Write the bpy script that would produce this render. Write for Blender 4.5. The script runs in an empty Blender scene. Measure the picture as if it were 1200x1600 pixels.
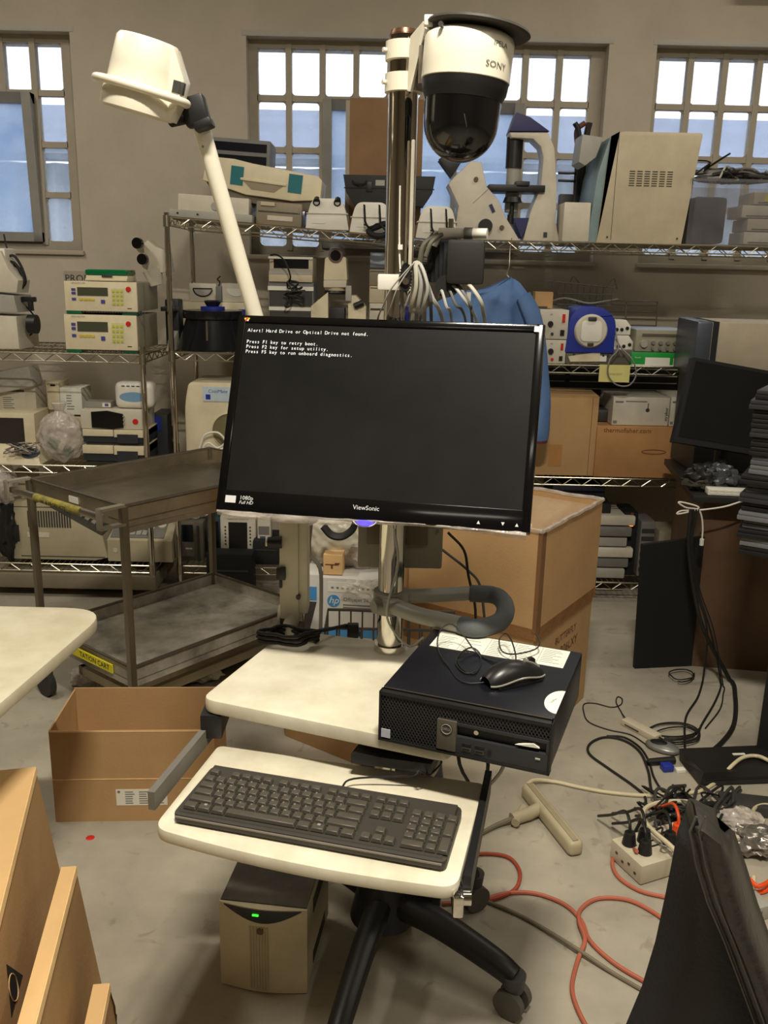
import bpy, bmesh, math, random
from mathutils import Vector, Matrix, noise as mn
random.seed(7)
R = math.radians
SC = bpy.context.scene
COL = SC.collection

# ---------------- camera ----------------
FPX, PITCH, ROLL, EYE = 1400.0, 0.261, 0.0223, 1.5
FW = Vector((0, math.cos(PITCH), -math.sin(PITCH)))
UP0 = Vector((0, math.sin(PITCH), math.cos(PITCH)))
RT0 = Vector((1, 0, 0))
RT = RT0*math.cos(ROLL) + UP0*math.sin(ROLL)
UP = -RT0*math.sin(ROLL) + UP0*math.cos(ROLL)
cam_d = bpy.data.cameras.new('camera')
cam = bpy.data.objects.new('camera', cam_d); COL.objects.link(cam)
cm = Matrix((RT, UP, -FW)).transposed().to_4x4(); cm.translation = Vector((0, 0, EYE))
cam.matrix_world = cm
cam_d.sensor_fit = 'VERTICAL'; cam_d.sensor_height = 36; cam_d.lens = 36*FPX/1600
cam_d.clip_start = .02; cam_d.clip_end = 100
SC.camera = cam

# ---------------- sky, lamps, exposure ----------------
w = bpy.data.worlds.new('sky'); SC.world = w; w.use_nodes = True
bg = w.node_tree.nodes['Background']; bg.inputs[0].default_value = (.86, .92, 1, 1); bg.inputs[1].default_value = 2.2
SC.view_settings.view_transform = 'Standard'; SC.view_settings.look = 'None'
SC.view_settings.exposure = 0; SC.view_settings.gamma = 1; SC.view_settings.use_curve_mapping = False
def area(name, loc, sx, sy, power, color, rot=(0, 0, 0)):
    d = bpy.data.lights.new(name, 'AREA'); d.shape = 'RECTANGLE'; d.size = sx; d.size_y = sy; d.energy = power; d.color = color
    o = bpy.data.objects.new(name, d); COL.objects.link(o); o.location = loc; o.rotation_euler = rot; return o
WARM = (1, .925, .79)
area('ceiling_lamp', (.12, .42, 3.4), .45, .10, 112, WARM)
area('ceiling_lamp', (1.9, .2, 3.4), .22, 1.2, 22, WARM)
area('ceiling_lamp', (-2.2, 2.6, 3.4), .22, 1.2, 34, WARM)
area('ceiling_lamp', (1.6, 3.2, 3.4), 1.2, .22, 18, WARM)
area('ceiling_lamp', (-.3, -2.0, 3.4), 1.2, .3, 8, WARM)

# ---------------- pixel rays to real planes ----------------
def ray(px, py): return FW + RT*((px-600)/FPX) + UP*((800-py)/FPX)
def on_y(px, py, Y):
    d = ray(px, py); return Vector((0, 0, EYE)) + d*(Y/d.y)
def on_z(px, py, z=0.0):
    d = ray(px, py); return Vector((0, 0, EYE)) + d*((z-EYE)/d.z)

# ---------------- materials ----------------
def lin(c): return tuple(((v/255)/12.92 if v/255 <= .04045 else (((v/255)+.055)/1.055)**2.4) for v in c) + (1,)
MATS = {}
def mat(name, c, rough=.5, metal=0, var=.12, scale=6, bump=0, bscale=60, emit=None, trans=0, coat=0, alpha=1, c2=None, spec=.5):
    if name in MATS: return MATS[name]
    m = bpy.data.materials.new(name); m.use_nodes = True; nt = m.node_tree; b = nt.nodes['Principled BSDF']
    b.inputs['Roughness'].default_value = rough; b.inputs['Metallic'].default_value = metal
    b.inputs['Specular IOR Level'].default_value = spec
    base = lin(c)
    if var or c2:
        tc = nt.nodes.new('ShaderNodeTexCoord'); n = nt.nodes.new('ShaderNodeTexNoise'); n.inputs['Scale'].default_value = scale
        n.inputs['Detail'].default_value = 6; n.inputs['Roughness'].default_value = .65
        nt.links.new(tc.outputs['Object'], n.inputs['Vector'])
        rp = nt.nodes.new('ShaderNodeValToRGB'); nt.links.new(n.outputs['Fac'], rp.inputs[0])
        e = rp.color_ramp.elements; e[0].position = .35; e[1].position = .68
        e[0].color = lin(c2) if c2 else tuple(v*(1-var) for v in base[:3])+(1,)
        e[1].color = base if c2 else tuple(min(1, v*(1+var)) for v in base[:3])+(1,)
        nt.links.new(rp.outputs[0], b.inputs['Base Color'])
        if bump:
            n2 = nt.nodes.new('ShaderNodeTexNoise'); n2.inputs['Scale'].default_value = bscale; n2.inputs['Detail'].default_value = 4
            nt.links.new(tc.outputs['Object'], n2.inputs['Vector'])
            bp = nt.nodes.new('ShaderNodeBump'); bp.inputs['Strength'].default_value = bump; bp.inputs['Distance'].default_value = .01
            nt.links.new(n2.outputs['Fac'], bp.inputs['Height']); nt.links.new(bp.outputs[0], b.inputs['Normal'])
    else:
        b.inputs['Base Color'].default_value = base
    if emit:
        b.inputs['Emission Color'].default_value = lin(emit[0]); b.inputs['Emission Strength'].default_value = emit[1]
    if trans: b.inputs['Transmission Weight'].default_value = trans
    if coat: b.inputs['Coat Weight'].default_value = coat; b.inputs['Coat Roughness'].default_value = .15
    if alpha < 1: b.inputs['Alpha'].default_value = alpha
    MATS[name] = m; return m
BEIGE = mat('putty_plastic', (196, 184, 156), .5)
CREAM = mat('cream_plastic', (222, 210, 178), .45)
WHITE = mat('white_plastic', (228, 224, 212), .4, var=.05)
OFFW = mat('aged_white_plastic', (205, 198, 180), .45)
ENAM = mat('white_enamel', (236, 230, 210), .3, var=.04)
GREY = mat('grey_plastic', (120, 118, 112), .5)
LGREY = mat('light_grey_plastic', (165, 162, 152), .5)
DGREY = mat('dark_grey_plastic', (60, 59, 56), .5)
BLACK = mat('black_plastic', (24, 24, 25), .45)
MBLACK = mat('matt_black_plastic', (18, 18, 19), .75)
GLBLACK = mat('glossy_black_plastic', (10, 10, 11), .08, var=0)
RUBBER = mat('black_rubber_cable', (24, 22, 20), .6)
CHROME = mat('chrome', (215, 210, 200), .08, 1, var=.03)
WIRE = mat('chromed_wire', (190, 184, 165), .28, 1, var=.1)
STEEL = mat('scuffed_stainless_steel', (176, 168, 152), .33, 1, var=.18, scale=9, bump=.08, bscale=30)
DSTEEL = mat('dull_steel', (130, 122, 108), .42, 1, var=.15)
CARD = mat('brown_cardboard', (186, 150, 106), .85, var=.07, scale=5, bump=.08, bscale=120, spec=.15)
CARD2 = mat('pale_cardboard', (222, 184, 130), .85, var=.05, scale=5, bump=.05, bscale=120, spec=.15)
CARDE = mat('cardboard_cut_edge', (236, 200, 145), .9, var=.08, scale=40, spec=.1)
TABLE = mat('white_laminate_tabletop', (232, 226, 204), .38, c2=(206, 198, 174), scale=7, var=.1)
TEDGE = mat('laminate_edge', (206, 198, 176), .5)
BLUE = mat('blue_plastic', (34, 52, 150), .45)
NAVY = mat('navy_plastic', (42, 40, 92), .5)
TEAL = mat('teal_plastic', (20, 110, 118), .5)
GREEN = mat('green_plastic', (16, 98, 62), .4)
RED = mat('red_plastic', (200, 40, 30), .4)
YEL = mat('yellow_label', (226, 214, 40), .6)
PAPER = mat('white_paper', (228, 226, 212), .8, var=.03)
INK = mat('black_ink', (26, 24, 22), .8, var=0)
GINK = mat('grey_ink', (120, 118, 112), .8, var=0)
LCD = mat('lcd_green_grey', (74, 76, 60), .3, var=.05)
SMOKE = mat('smoked_panel', (20, 22, 30), .2, var=0)
ORANGE = mat('orange_cord', (178, 98, 74), .55)
IVORY = mat('ivory_cord', (206, 194, 160), .5)
GCORD = mat('grey_cord', (170, 168, 160), .5)
def film(name, c=(230, 230, 228), amt=.35, rough=.15, tls=0.0, sc=25):
    m = bpy.data.materials.new(name); m.use_nodes = True; nt = m.node_tree; nt.nodes.clear()
    o = nt.nodes.new('ShaderNodeOutputMaterial'); mx = nt.nodes.new('ShaderNodeMixShader'); t = nt.nodes.new('ShaderNodeBsdfTransparent'); tl = nt.nodes.new('ShaderNodeBsdfTranslucent'); tl.inputs[0].default_value = lin(c); m2 = nt.nodes.new('ShaderNodeMixShader'); m2.inputs[0].default_value = tls
    p = nt.nodes.new('ShaderNodeBsdfPrincipled'); p.inputs['Base Color'].default_value = lin(c); p.inputs['Roughness'].default_value = rough
    n = nt.nodes.new('ShaderNodeTexNoise'); n.inputs['Scale'].default_value = sc; n.inputs['Detail'].default_value = 5
    tc = nt.nodes.new('ShaderNodeTexCoord'); nt.links.new(tc.outputs['Object'], n.inputs[0])
    mr = nt.nodes.new('ShaderNodeMapRange'); mr.inputs[1].default_value = .3; mr.inputs[2].default_value = .7
    mr.inputs[3].default_value = amt*.5; mr.inputs[4].default_value = min(1, amt*1.5)
    nt.links.new(n.outputs['Fac'], mr.inputs[0]); nt.links.new(mr.outputs[0], mx.inputs[0])
    bp = nt.nodes.new('ShaderNodeBump'); bp.inputs['Strength'].default_value = .5; bp.inputs['Distance'].default_value = .01
    nt.links.new(n.outputs['Fac'], bp.inputs['Height']); nt.links.new(bp.outputs[0], p.inputs['Normal'])
    nt.links.new(t.outputs[0], mx.inputs[1]); nt.links.new(p.outputs[0], m2.inputs[1]); nt.links.new(tl.outputs[0], m2.inputs[2]); nt.links.new(m2.outputs[0], mx.inputs[2]); nt.links.new(mx.outputs[0], o.inputs[0])
    return m
CLEAR = film('clear_polythene', (225, 220, 205), .32)
CLEARB = film('clear_polythene_dense', (215, 205, 195), .5)
BIN = film('translucent_bin_plastic', (140, 138, 142), .24, .25, sc=5)

# ---------------- mesh builder ----------------
class G:
    def __init__(s): s.bm = bmesh.new(); s.M = Matrix()
    def at(s, loc=(0, 0, 0), rx=0, ry=0, rz=0):
        s.M = Matrix.Translation(loc) @ Matrix.Rotation(rz, 4, 'Z') @ Matrix.Rotation(ry, 4, 'Y') @ Matrix.Rotation(rx, 4, 'X'); return s
    def add(s, vs, fs, mi=0):
        b = [s.bm.verts.new(s.M @ Vector(v)) for v in vs]
        for f in fs:
            try:
                q = s.bm.faces.new([b[i] for i in f]); q.material_index = mi
            except ValueError: pass
        return s
    def bx(s, x0, x1, y0, y1, z0, z1, bev=0, seg=2, mi=0):
        if bev <= 0:
            return s.add([(x0, y0, z0), (x1, y0, z0), (x1, y1, z0), (x0, y1, z0), (x0, y0, z1), (x1, y0, z1), (x1, y1, z1), (x0, y1, z1)],
                  [(3, 2, 1, 0), (4, 5, 6, 7), (0, 1, 5, 4), (1, 2, 6, 5), (2, 3, 7, 6), (3, 0, 4, 7)], mi)
        t = bmesh.new(); bmesh.ops.create_cube(t, size=1)
        for v in t.verts: v.co = Vector(((x0+x1)/2+v.co.x*(x1-x0), (y0+y1)/2+v.co.y*(y1-y0), (z0+z1)/2+v.co.z*(z1-z0)))
        bmesh.ops.bevel(t, geom=t.edges[:], offset=min(bev, abs(x1-x0)*.49, abs(y1-y0)*.49, abs(z1-z0)*.49), segments=seg, affect='EDGES', profile=.6, clamp_overlap=True)
        return s.merge(t, mi)
    def merge(s, t, mi=0):
        t.verts.ensure_lookup_table(); vs = [v.co.copy() for v in t.verts]; t.verts.index_update()
        s.add(vs, [[v.index for v in f.verts] for f in t.faces], mi); t.free(); return s
    def prism(s, pts, a, b, ax='y', bev=0, mi=0, seg=2):
        """outline pts (2d) extruded along ax from a to b; ax y: pts=(x,z); x: (y,z); z: (x,y)"""
        f = {'y': lambda p, t: (p[0], t, p[1]), 'x': lambda p, t: (t, p[0], p[1]), 'z': lambda p, t: (p[0], p[1], t)}[ax]
        n = len(pts); t = bmesh.new()
        A = [t.verts.new(f(p, a)) for p in pts]; B = [t.verts.new(f(p, b)) for p in pts]
        t.faces.new(A); t.faces.new(B[::-1])
        for i in range(n): t.faces.new([A[i], B[i], B[(i+1) % n], A[(i+1) % n]])
        bmesh.ops.recalc_face_normals(t, faces=t.faces[:])
        if bev: bmesh.ops.bevel(t, geom=[e for e in t.edges if (e.verts[0] in A) == (e.verts[1] in A)], offset=bev, segments=seg, affect='EDGES', profile=.6, clamp_overlap=True)
        return s.merge(t, mi)
    def hexa(s, b4, t4, mi=0):
        return s.add(list(b4)+list(t4), [(3, 2, 1, 0), (4, 5, 6, 7), (0, 1, 5, 4), (1, 2, 6, 5), (2, 3, 7, 6), (3, 0, 4, 7)], mi)
    def cyl(s, p0, p1, r0, r1=None, n=16, mi=0, caps=True):
        p0 = Vector(p0); p1 = Vector(p1); r1 = r0 if r1 is None else r1; d = (p1-p0).normalized()
        u = d.orthogonal().normalized(); v = d.cross(u)
        vs = []
        for p, r in ((p0, r0), (p1, r1)):
            for i in range(n):
                a = 2*math.pi*i/n; vs.append(p+u*math.cos(a)*r+v*math.sin(a)*r)
        fs = [(i, (i+1) % n, n+(i+1) % n, n+i) for i in range(n)]
        if caps: fs += [tuple(range(n))[::-1], tuple(range(n, 2*n))]
        return s.add(vs, fs, mi)
    def tube(s, pts, r, n=8, sm=0, closed=False, mi=0, flat=1.0, zmin=None):
        pts = [Vector(p) for p in pts]
        if sm: pts = catmull(pts, sm, closed)
        if zmin is not None:
            for p in pts: p.z = max(p.z, zmin)
        m = len(pts); vs = []; fs = []; u = None
        for i, p in enumerate(pts):
            a = pts[i-1] if (i or closed) else p; b = pts[(i+1) % m] if (i < m-1 or closed) else p
            d = (b-a); d = d.normalized() if d.length > 1e-9 else Vector((0, 0, 1))
            u = d.orthogonal().normalized() if u is None else (u-d*u.dot(d))
            u = u.normalized() if u.length > 1e-6 else d.orthogonal().normalized()
            v = d.cross(u); rr = r(i/(m-1)) if callable(r) else r
            for k in range(n):
                t = 2*math.pi*k/n; vs.append(p+u*math.cos(t)*rr+v*math.sin(t)*rr*flat)
        for i in range(m if closed else m-1):
            j = (i+1) % m
            for k in range(n): fs.append((i*n+k, i*n+(k+1) % n, j*n+(k+1) % n, j*n+k))
        if not closed: fs += [tuple(range(n))[::-1], tuple(range((m-1)*n, m*n))]
        return s.add(vs, fs, mi)
    def lathe(s, prof, n=32, mi=0):
        vs = []; fs = []
        for r, z in prof:
            for k in range(n):
                a = 2*math.pi*k/n; vs.append((r*math.cos(a), r*math.sin(a), z))
        for i in range(len(prof)-1):
            for k in range(n): fs.append((i*n+k, i*n+(k+1) % n, (i+1)*n+(k+1) % n, (i+1)*n+k))
        if prof[0][0] > 1e-5: fs.append(tuple(range(n))[::-1])
        if prof[-1][0] > 1e-5: fs.append(tuple(range((len(prof)-1)*n, len(prof)*n)))
        return s.add(vs, fs, mi)
    def grid(s, f, nu, nv, mi=0):
        vs = [f(i/nu, j/nv) for j in range(nv+1) for i in range(nu+1)]; w_ = nu+1
        return s.add(vs, [(j*w_+i, j*w_+i+1, (j+1)*w_+i+1, (j+1)*w_+i) for j in range(nv) for i in range(nu)], mi)
    def blob(s, c, rx, ry, rz, amp=.1, fr=2.0, n=4, seed=0, mi=0):
        t = bmesh.new(); bmesh.ops.create_icosphere(t, subdivisions=n, radius=1)
        for v in t.verts:
            k = 1+amp*mn.noise(v.co*fr+Vector((seed, 0, 0)))+amp*.5*mn.noise(v.co*fr*2.7+Vector((0, seed, 0)))
            v.co = Vector((c[0]+v.co.x*k*rx, c[1]+v.co.y*k*ry, c[2]+v.co.z*k*rz))
        return s.merge(t, mi)
def catmull(P, k, closed=False):
    out = []; m = len(P)
    for i in range(m if closed else m-1):
        a = P[i-1] if (i or closed) else P[0]*2-P[1]; b = P[i]; c = P[(i+1) % m]
        d = P[(i+2) % m] if (i+2 < m or closed) else P[-1]*2-P[-2]
        for j in range(k):
            t = j/k; out.append(.5*((2*b)+(c-a)*t+(2*a-5*b+4*c-d)*t*t+(3*b-a-3*c+d)*t**3))
    if not closed: out.append(P[-1])
    return out
WM = {}
def mesh_of(g, name, mats, M=None, ang=35):
    me = bpy.data.meshes.new(name)
    bmesh.ops.recalc_face_normals(g.bm, faces=g.bm.faces[:])
    if M: g.bm.transform(M)
    g.bm.to_mesh(me); g.bm.free()
    for m in (mats if isinstance(mats, (list, tuple)) else [mats]): me.materials.append(m)
    me.shade_smooth(); me.set_sharp_from_angle(angle=R(ang)); return me
def part(name, g, m, parent, label=None, local=False, kind=None, ang=35):
    M = None if local else WM[parent.name].inverted()
    o = bpy.data.objects.new(name, mesh_of(g, name, m, M, ang)); COL.objects.link(o); o.parent = parent
    WM[o.name] = WM[parent.name].copy()
    if label: o['label'] = label
    if kind: o['kind'] = kind
    return o
def thing(name, label, cat, loc=(0, 0, 0), rz=0, group=None, rot=None):
    o = bpy.data.objects.new(name, None); COL.objects.link(o); o.empty_display_size = .05
    o.location = loc; o.rotation_euler = rot if rot else (0, 0, rz)
    o['label'] = label; o['category'] = cat
    if group: o['group'] = group
    WM[o.name] = Matrix.LocRotScale(Vector(loc), o.rotation_euler, None); return o
def solid(name, g, m, label, cat, group=None, kind=None, ang=35):
    """a one-mesh thing built in world coordinates, origin at its base"""
    c = [v.co for v in g.bm.verts]
    L = Vector(((min(v.x for v in c)+max(v.x for v in c))/2, (min(v.y for v in c)+max(v.y for v in c))/2, min(v.z for v in c)))
    o = bpy.data.objects.new(name, mesh_of(g, name, m, Matrix.Translation(-L), ang)); COL.objects.link(o); o.location = L
    WM[o.name] = Matrix.Translation(L); o['label'] = label; o['category'] = cat
    if group: o['group'] = group
    if kind: o['kind'] = kind
    return o
def struct(name, g, m, parent=None, label=None, ang=35):
    o = bpy.data.objects.new(name, mesh_of(g, name, m, None, ang)); COL.objects.link(o); WM[o.name] = Matrix()
    if parent: o.parent = parent
    else: o['kind'] = 'structure'
    if label: o['label'] = label
    return o
_tc = {}
def txt(s, size, m, parent, loc, rot=(R(90), 0, 0), name='lettering', mono=0, align='CENTER', label=None, shear=0, sx=1):
    """flat lettering as a mesh; x along the text, z towards the reader; size = cap-ish height"""
    def one(t, al):
        k = (t, al, shear)
        if k not in _tc:
            cu = bpy.data.curves.new('t', 'FONT'); cu.body = t; cu.size = 1; cu.align_x = al; cu.align_y = 'CENTER'; cu.extrude = 0; cu.shear = shear; cu.resolution_u = 2
            ob = bpy.data.objects.new('t', cu); COL.objects.link(ob); dg = bpy.context.evaluated_depsgraph_get()
            me = bpy.data.meshes.new_from_object(ob.evaluated_get(dg)); _tc[k] = ([v.co.copy() for v in me.vertices], [tuple(p.vertices) for p in me.polygons])
            bpy.data.objects.remove(ob); bpy.data.meshes.remove(me); bpy.data.curves.remove(cu)
        return _tc[k]
    V = []; F = []
    if mono:
        for i, ch in enumerate(s):
            if ch == ' ': continue
            v, f = one(ch, 'CENTER'); o = len(V)
            V += [Vector((q.x*size*sx+(i+.5)*mono, q.y*size, 0)) for q in v]; F += [tuple(a+o for a in p) for p in f]
    else:
        v, f = one(s, align); V = [Vector((q.x*size*sx, q.y*size, 0)) for q in v]; F = f
    me = bpy.data.meshes.new(name)
    M = Matrix.Translation(loc) @ Matrix.Rotation(rot[2], 4, 'Z') @ Matrix.Rotation(rot[1], 4, 'Y') @ Matrix.Rotation(rot[0], 4, 'X')
    me.from_pydata([tuple(M @ v) for v in V], [], F); me.materials.append(m)
    o = bpy.data.objects.new(name, me); COL.objects.link(o); o.parent = parent; WM[o.name] = WM[parent.name].copy()
    if label: o['label'] = label
    return o
def dev(name, label, cat, x0, y0, x1, y1, Y, z0=None, depth=.2, rz=0, group=None):
    """a thing whose front face fills the given picture rectangle on the plane y=Y; returns thing, width, height"""
    ym = (y0+y1)/2; a = on_y(x0, ym, Y); b = on_y(x1, ym, Y); xm = (x0+x1)/2
    t = on_y(xm, y0, Y); u = on_y(xm, y1, Y); zb = u.z if z0 is None else z0
    o = thing(name, label, cat, ((a.x+b.x)/2, Y, zb), rz, group)
    return o, b.x-a.x, t.z-zb
def dup(o, loc, rot=None, label=None, group=None, sc=None):
    c = o.copy(); COL.objects.link(c); c.location = loc
    if rot is not None: c.rotation_euler = rot
    if label: c['label'] = label
    if group: c['group'] = group
    WM[c.name] = Matrix.LocRotScale(Vector(loc), c.rotation_euler, None)
    for ch in list(o.children):
        d = ch.copy(); COL.objects.link(d); d.parent = c; WM[d.name] = WM[c.name]
        for e in list(ch.children):
            f = e.copy(); COL.objects.link(f); f.parent = d; WM[f.name] = WM[c.name]
    return c

# ---------------- the room ----------------
YW = 4.75
wallm = mat('painted_plaster_wall', (192, 182, 165), .9, var=.07, scale=2.2, bump=.15, bscale=45, spec=.2)
conc = mat('concrete_floor', (178, 170, 152), .62, c2=(150, 143, 128), scale=2.6, var=.1, bump=.05, bscale=25)
nt = conc.node_tree; b = nt.nodes['Principled BSDF']            # scuffs and dark specks in the concrete
tc = nt.nodes.new('ShaderNodeTexCoord'); n3 = nt.nodes.new('ShaderNodeTexNoise'); n3.inputs['Scale'].default_value = 14; n3.inputs['Detail'].default_value = 8; n3.inputs['Distortion'].default_value = 1.2
nt.links.new(tc.outputs['Object'], n3.inputs[0]); r3 = nt.nodes.new('ShaderNodeValToRGB'); nt.links.new(n3.outputs['Fac'], r3.inputs[0])
r3.color_ramp.elements[0].position = .30; r3.color_ramp.elements[0].color = (.78, .76, .73, 1); r3.color_ramp.elements[1].position = .38; r3.color_ramp.elements[1].color = (1, 1, 1, 1)
mx = nt.nodes.new('ShaderNodeMix'); mx.data_type = 'RGBA'; mx.blend_type = 'MULTIPLY'; mx.inputs[0].default_value = 1
src = b.inputs['Base Color'].links[0].from_socket; nt.links.new(src, mx.inputs[6]); nt.links.new(r3.outputs[0], mx.inputs[7]); nt.links.new(mx.outputs[2], b.inputs['Base Color'])
struct('floor', G().bx(-6, 6, -6, 5.1, -.1, 0), conc)
struct('ceiling', G().bx(-6, 6, -6, 5.1, 3.6, 3.7), wallm)
struct('wall_left', G().bx(-6.1, -6, -6, 5.1, 0, 3.6), wallm)
struct('wall_right', G().bx(6, 6.1, -6, 5.1, 0, 3.6), wallm)
struct('wall_front', G().bx(-6, 6, -6.1, -6, 0, 3.6), wallm)
OP = [(-2.95, -1.565), (-.715, 1.035), (1.265, 2.65)]
ZB, ZT = 1.575, 2.59
g = G().bx(-6, 6, YW, YW+.35, ZT, 3.6).bx(-6, 6, YW, YW+.35, 0, ZB)
xs = [-6]+[v for o in OP for v in o]+[6]
for i in range(0, len(xs), 2): g.bx(xs[i], xs[i+1], YW, YW+.35, ZB, ZT)
struct('wall_back', g, wallm)
struct('baseboard_back', G().bx(-6, 6, YW-.03, YW, 0, .1, .004), mat('grey_baseboard', (150, 145, 132), .7))
lin_m = mat('pale_lintel_paint', (186, 181, 170), .8, var=.06)
FRM = mat('painted_steel_window_frame', (176, 166, 148), .6, var=.08, bump=.1, bscale=40)
PANE = film('dusty_window_glass', (206, 218, 235), .22, .3, .8, 12)
FROST = film('frosted_window_glass', (190, 208, 232), .6, .6, .85, 5)
px0 = [(-1.61-.157*8, .157, 8), (-.672, .167, 10), (1.306, .1695, 8)]
ztop = [2.553, 2.313, 2.073, 1.833]; PH = .212
def rrect(x0, x1, z0, z1, r, n=4):
    P = []
    for cx, cz, a0 in ((x1-r, z1-r, 0), (x0+r, z1-r, 90), (x0+r, z0+r, 180), (x1-r, z0+r, 270)):
        for k in range(n+1): a = R(a0+90*k/n); P.append((cx+r*math.cos(a), cz+r*math.sin(a)))
    return P
for wi, ((x0, pit, nc), (o0, o1)) in enumerate(zip(px0, OP)):
    wn = struct('window_%d' % (wi+1), G().bx(o0, o1, YW+.002, YW+.13, ZB-.02, ZB, 0), FRM)
    fr = G(); yf0, yf1 = YW+.085, YW+.125
    case = {0: (0, 6), 1: (2, 7), 2: None}[wi]   # columns of the opening casement below the top row
    pw = pit-.029
    def isc(c, r): return case and r > 0 and case[0] <= c <= case[1]
    # outer frame
    fr.bx(o0, o1, yf0, yf1, ztop[0], ZT).bx(o0, o1, yf0, yf1, ZB, ztop[3]-PH)
    fr.bx(o0, x0, yf0, yf1, ztop[3]-PH, ztop[0]).bx(x0+pit*nc-.029, o1, yf0, yf1, ztop[3]-PH, ztop[0])
    for c in range(nc-1):
        rs = [r for r in range(4) if not (isc(c, r) and isc(c+1, r))]
        xm = x0+pit*c+pw
        top = ZT-.01; bot = ztop[3]-PH-.02 if 3 in rs else ztop[0]-PH-.02
        fr.bx(xm, xm+.029, yf0-.006, yf1, bot, top)
    for r in range(3):
        z = ztop[r]-PH
        for c in range(nc):
            if isc(c, r) and isc(c, r+1): continue
            fr.bx(x0+pit*c-.004, x0+pit*c+pw+.004, yf0, yf1, ztop[r+1], z)
    # softened inner corners of putty round every pane
    part('window_frame', fr, FRM, wn)
    for r in range(4):
        for c in range(nc):
            if isc(c, r): continue
            xa = x0+pit*c; z1 = ztop[r]; z0 = z1-PH
            P = rrect(xa, xa+pw, z0, z1, .012, 3)
            pg = struct('pane', G().prism(P, YW+.103, YW+.107), PANE, wn)
            put = G()
            for (cx, cz, sx, sz) in ((xa, z0, 1, 1), (xa+pw, z0, -1, 1), (xa, z1, 1, -1), (xa+pw, z1, -1, -1)):
                d = .012+.01*random.random(); put.prism([(cx, cz), (cx+sx*d, cz), (cx+sx*d*.35, cz+sz*d*.35), (cx, cz+sz*d)], yf0+.008, yf0+.022)
            part('putty', put, FRM, pg)
    if case:
        xa = x0+pit*case[0]-.01; xb = x0+pit*case[1]+pw+.01; za = ztop[3]-PH-.005; zb = ztop[0]-PH-.022
        tilt = .05
        cs = G()
        def cb(a, b_, c_, d_): cs.hexa([(a, yf0-.03, c_), (b_, yf0-.03, c_), (b_, yf0+.01, c_), (a, yf0+.01, c_)], [(a, yf0-.03-tilt*(d_-za), d_), (b_, yf0-.03-tilt*(d_-za), d_), (b_, yf0+.01, d_), (a, yf0+.01, d_)])
        cb(xa, xa+.045, za, zb); cb(xb-.045, xb, za, zb); cb(xa, xb, za, za+.045); cb(xa, xb, zb-.045, zb)
        k = 3
        for j in range(1, k): xm = xa+(xb-xa)*j/k; cb(xm-.012, xm+.012, za, zb)
        part('casement_frame', cs, mat('casement_grey_paint', (150, 148, 142), .6), wn)
        for j in range(k):
            a_ = xa+(xb-xa)*j/k+.012; b2 = xa+(xb-xa)*(j+1)/k-.012
            part('casement_pane', G().bx(a_, b2, yf0-.018, yf0-.012, za+.04, zb-.04), FROST, wn)
        part('window_stay', G().bx((xa+xb)/2-.1, (xa+xb)/2+.1, yf0-.06, yf0-.045, za+.01, za+.022), DGREY, wn)
    part('sill', G().bx(o0-.01, o1+.01, YW-.022, YW+.10, ZB-.022, ZB, .004), FRM, wn)
    part('lintel', G().bx(o0-.02, o1+.02, YW-.003, YW+.02, ZT-.004, ZT+.022, .003), lin_m, wn)
# white pipe run along the wall at the top right
struct('trim_1', G().tube([(1.6, YW-.09, 2.86), (6, YW-.09, 2.90)], .055, 16), WHITE)
# ---- what stands outside the windows: a shed with a slate roof and a translucent corrugated wall
roofm = mat('blue_slate_roof', (112, 122, 146), .7, var=.12, scale=1.2, bump=.2, bscale=8)
corm = mat('pale_corrugated_sheet', (196, 206, 220), .6, var=.12, scale=1.5)
shed = thing('neighbouring_shed', 'blue-grey roofed shed with a corrugated wall outside the windows', 'building', (0, 8.5, 0))
def corr(u, v):
    x = -8+16*u; return (x, 8.5+.03*math.sin(x*32), 0+2.38*v)
part('corrugated_wall', G().grid(corr, 900, 1).bx(-8, 8, 8.55, 8.6, 0, 2.38), corm, shed)
part('roof', G().hexa([(-8, 8.2, 2.42), (8, 8.2, 2.42), (8, 12, 3.36), (-8, 12, 3.36)], [(-8, 8.2, 2.46), (8, 8.2, 2.46), (8, 12, 3.42), (-8, 12, 3.42)]), roofm, shed)
part('gutter', G().tube([(-8, 8.18, 2.42), (8, 8.18, 2.42)], .06, 8), mat('zinc_gutter', (120, 130, 148), .6), shed)
struct('ground_outside', G().bx(-10, 10, 5.11, 14, -.1, 0), mat('yard_gravel', (130, 130, 128), .9))

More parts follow.
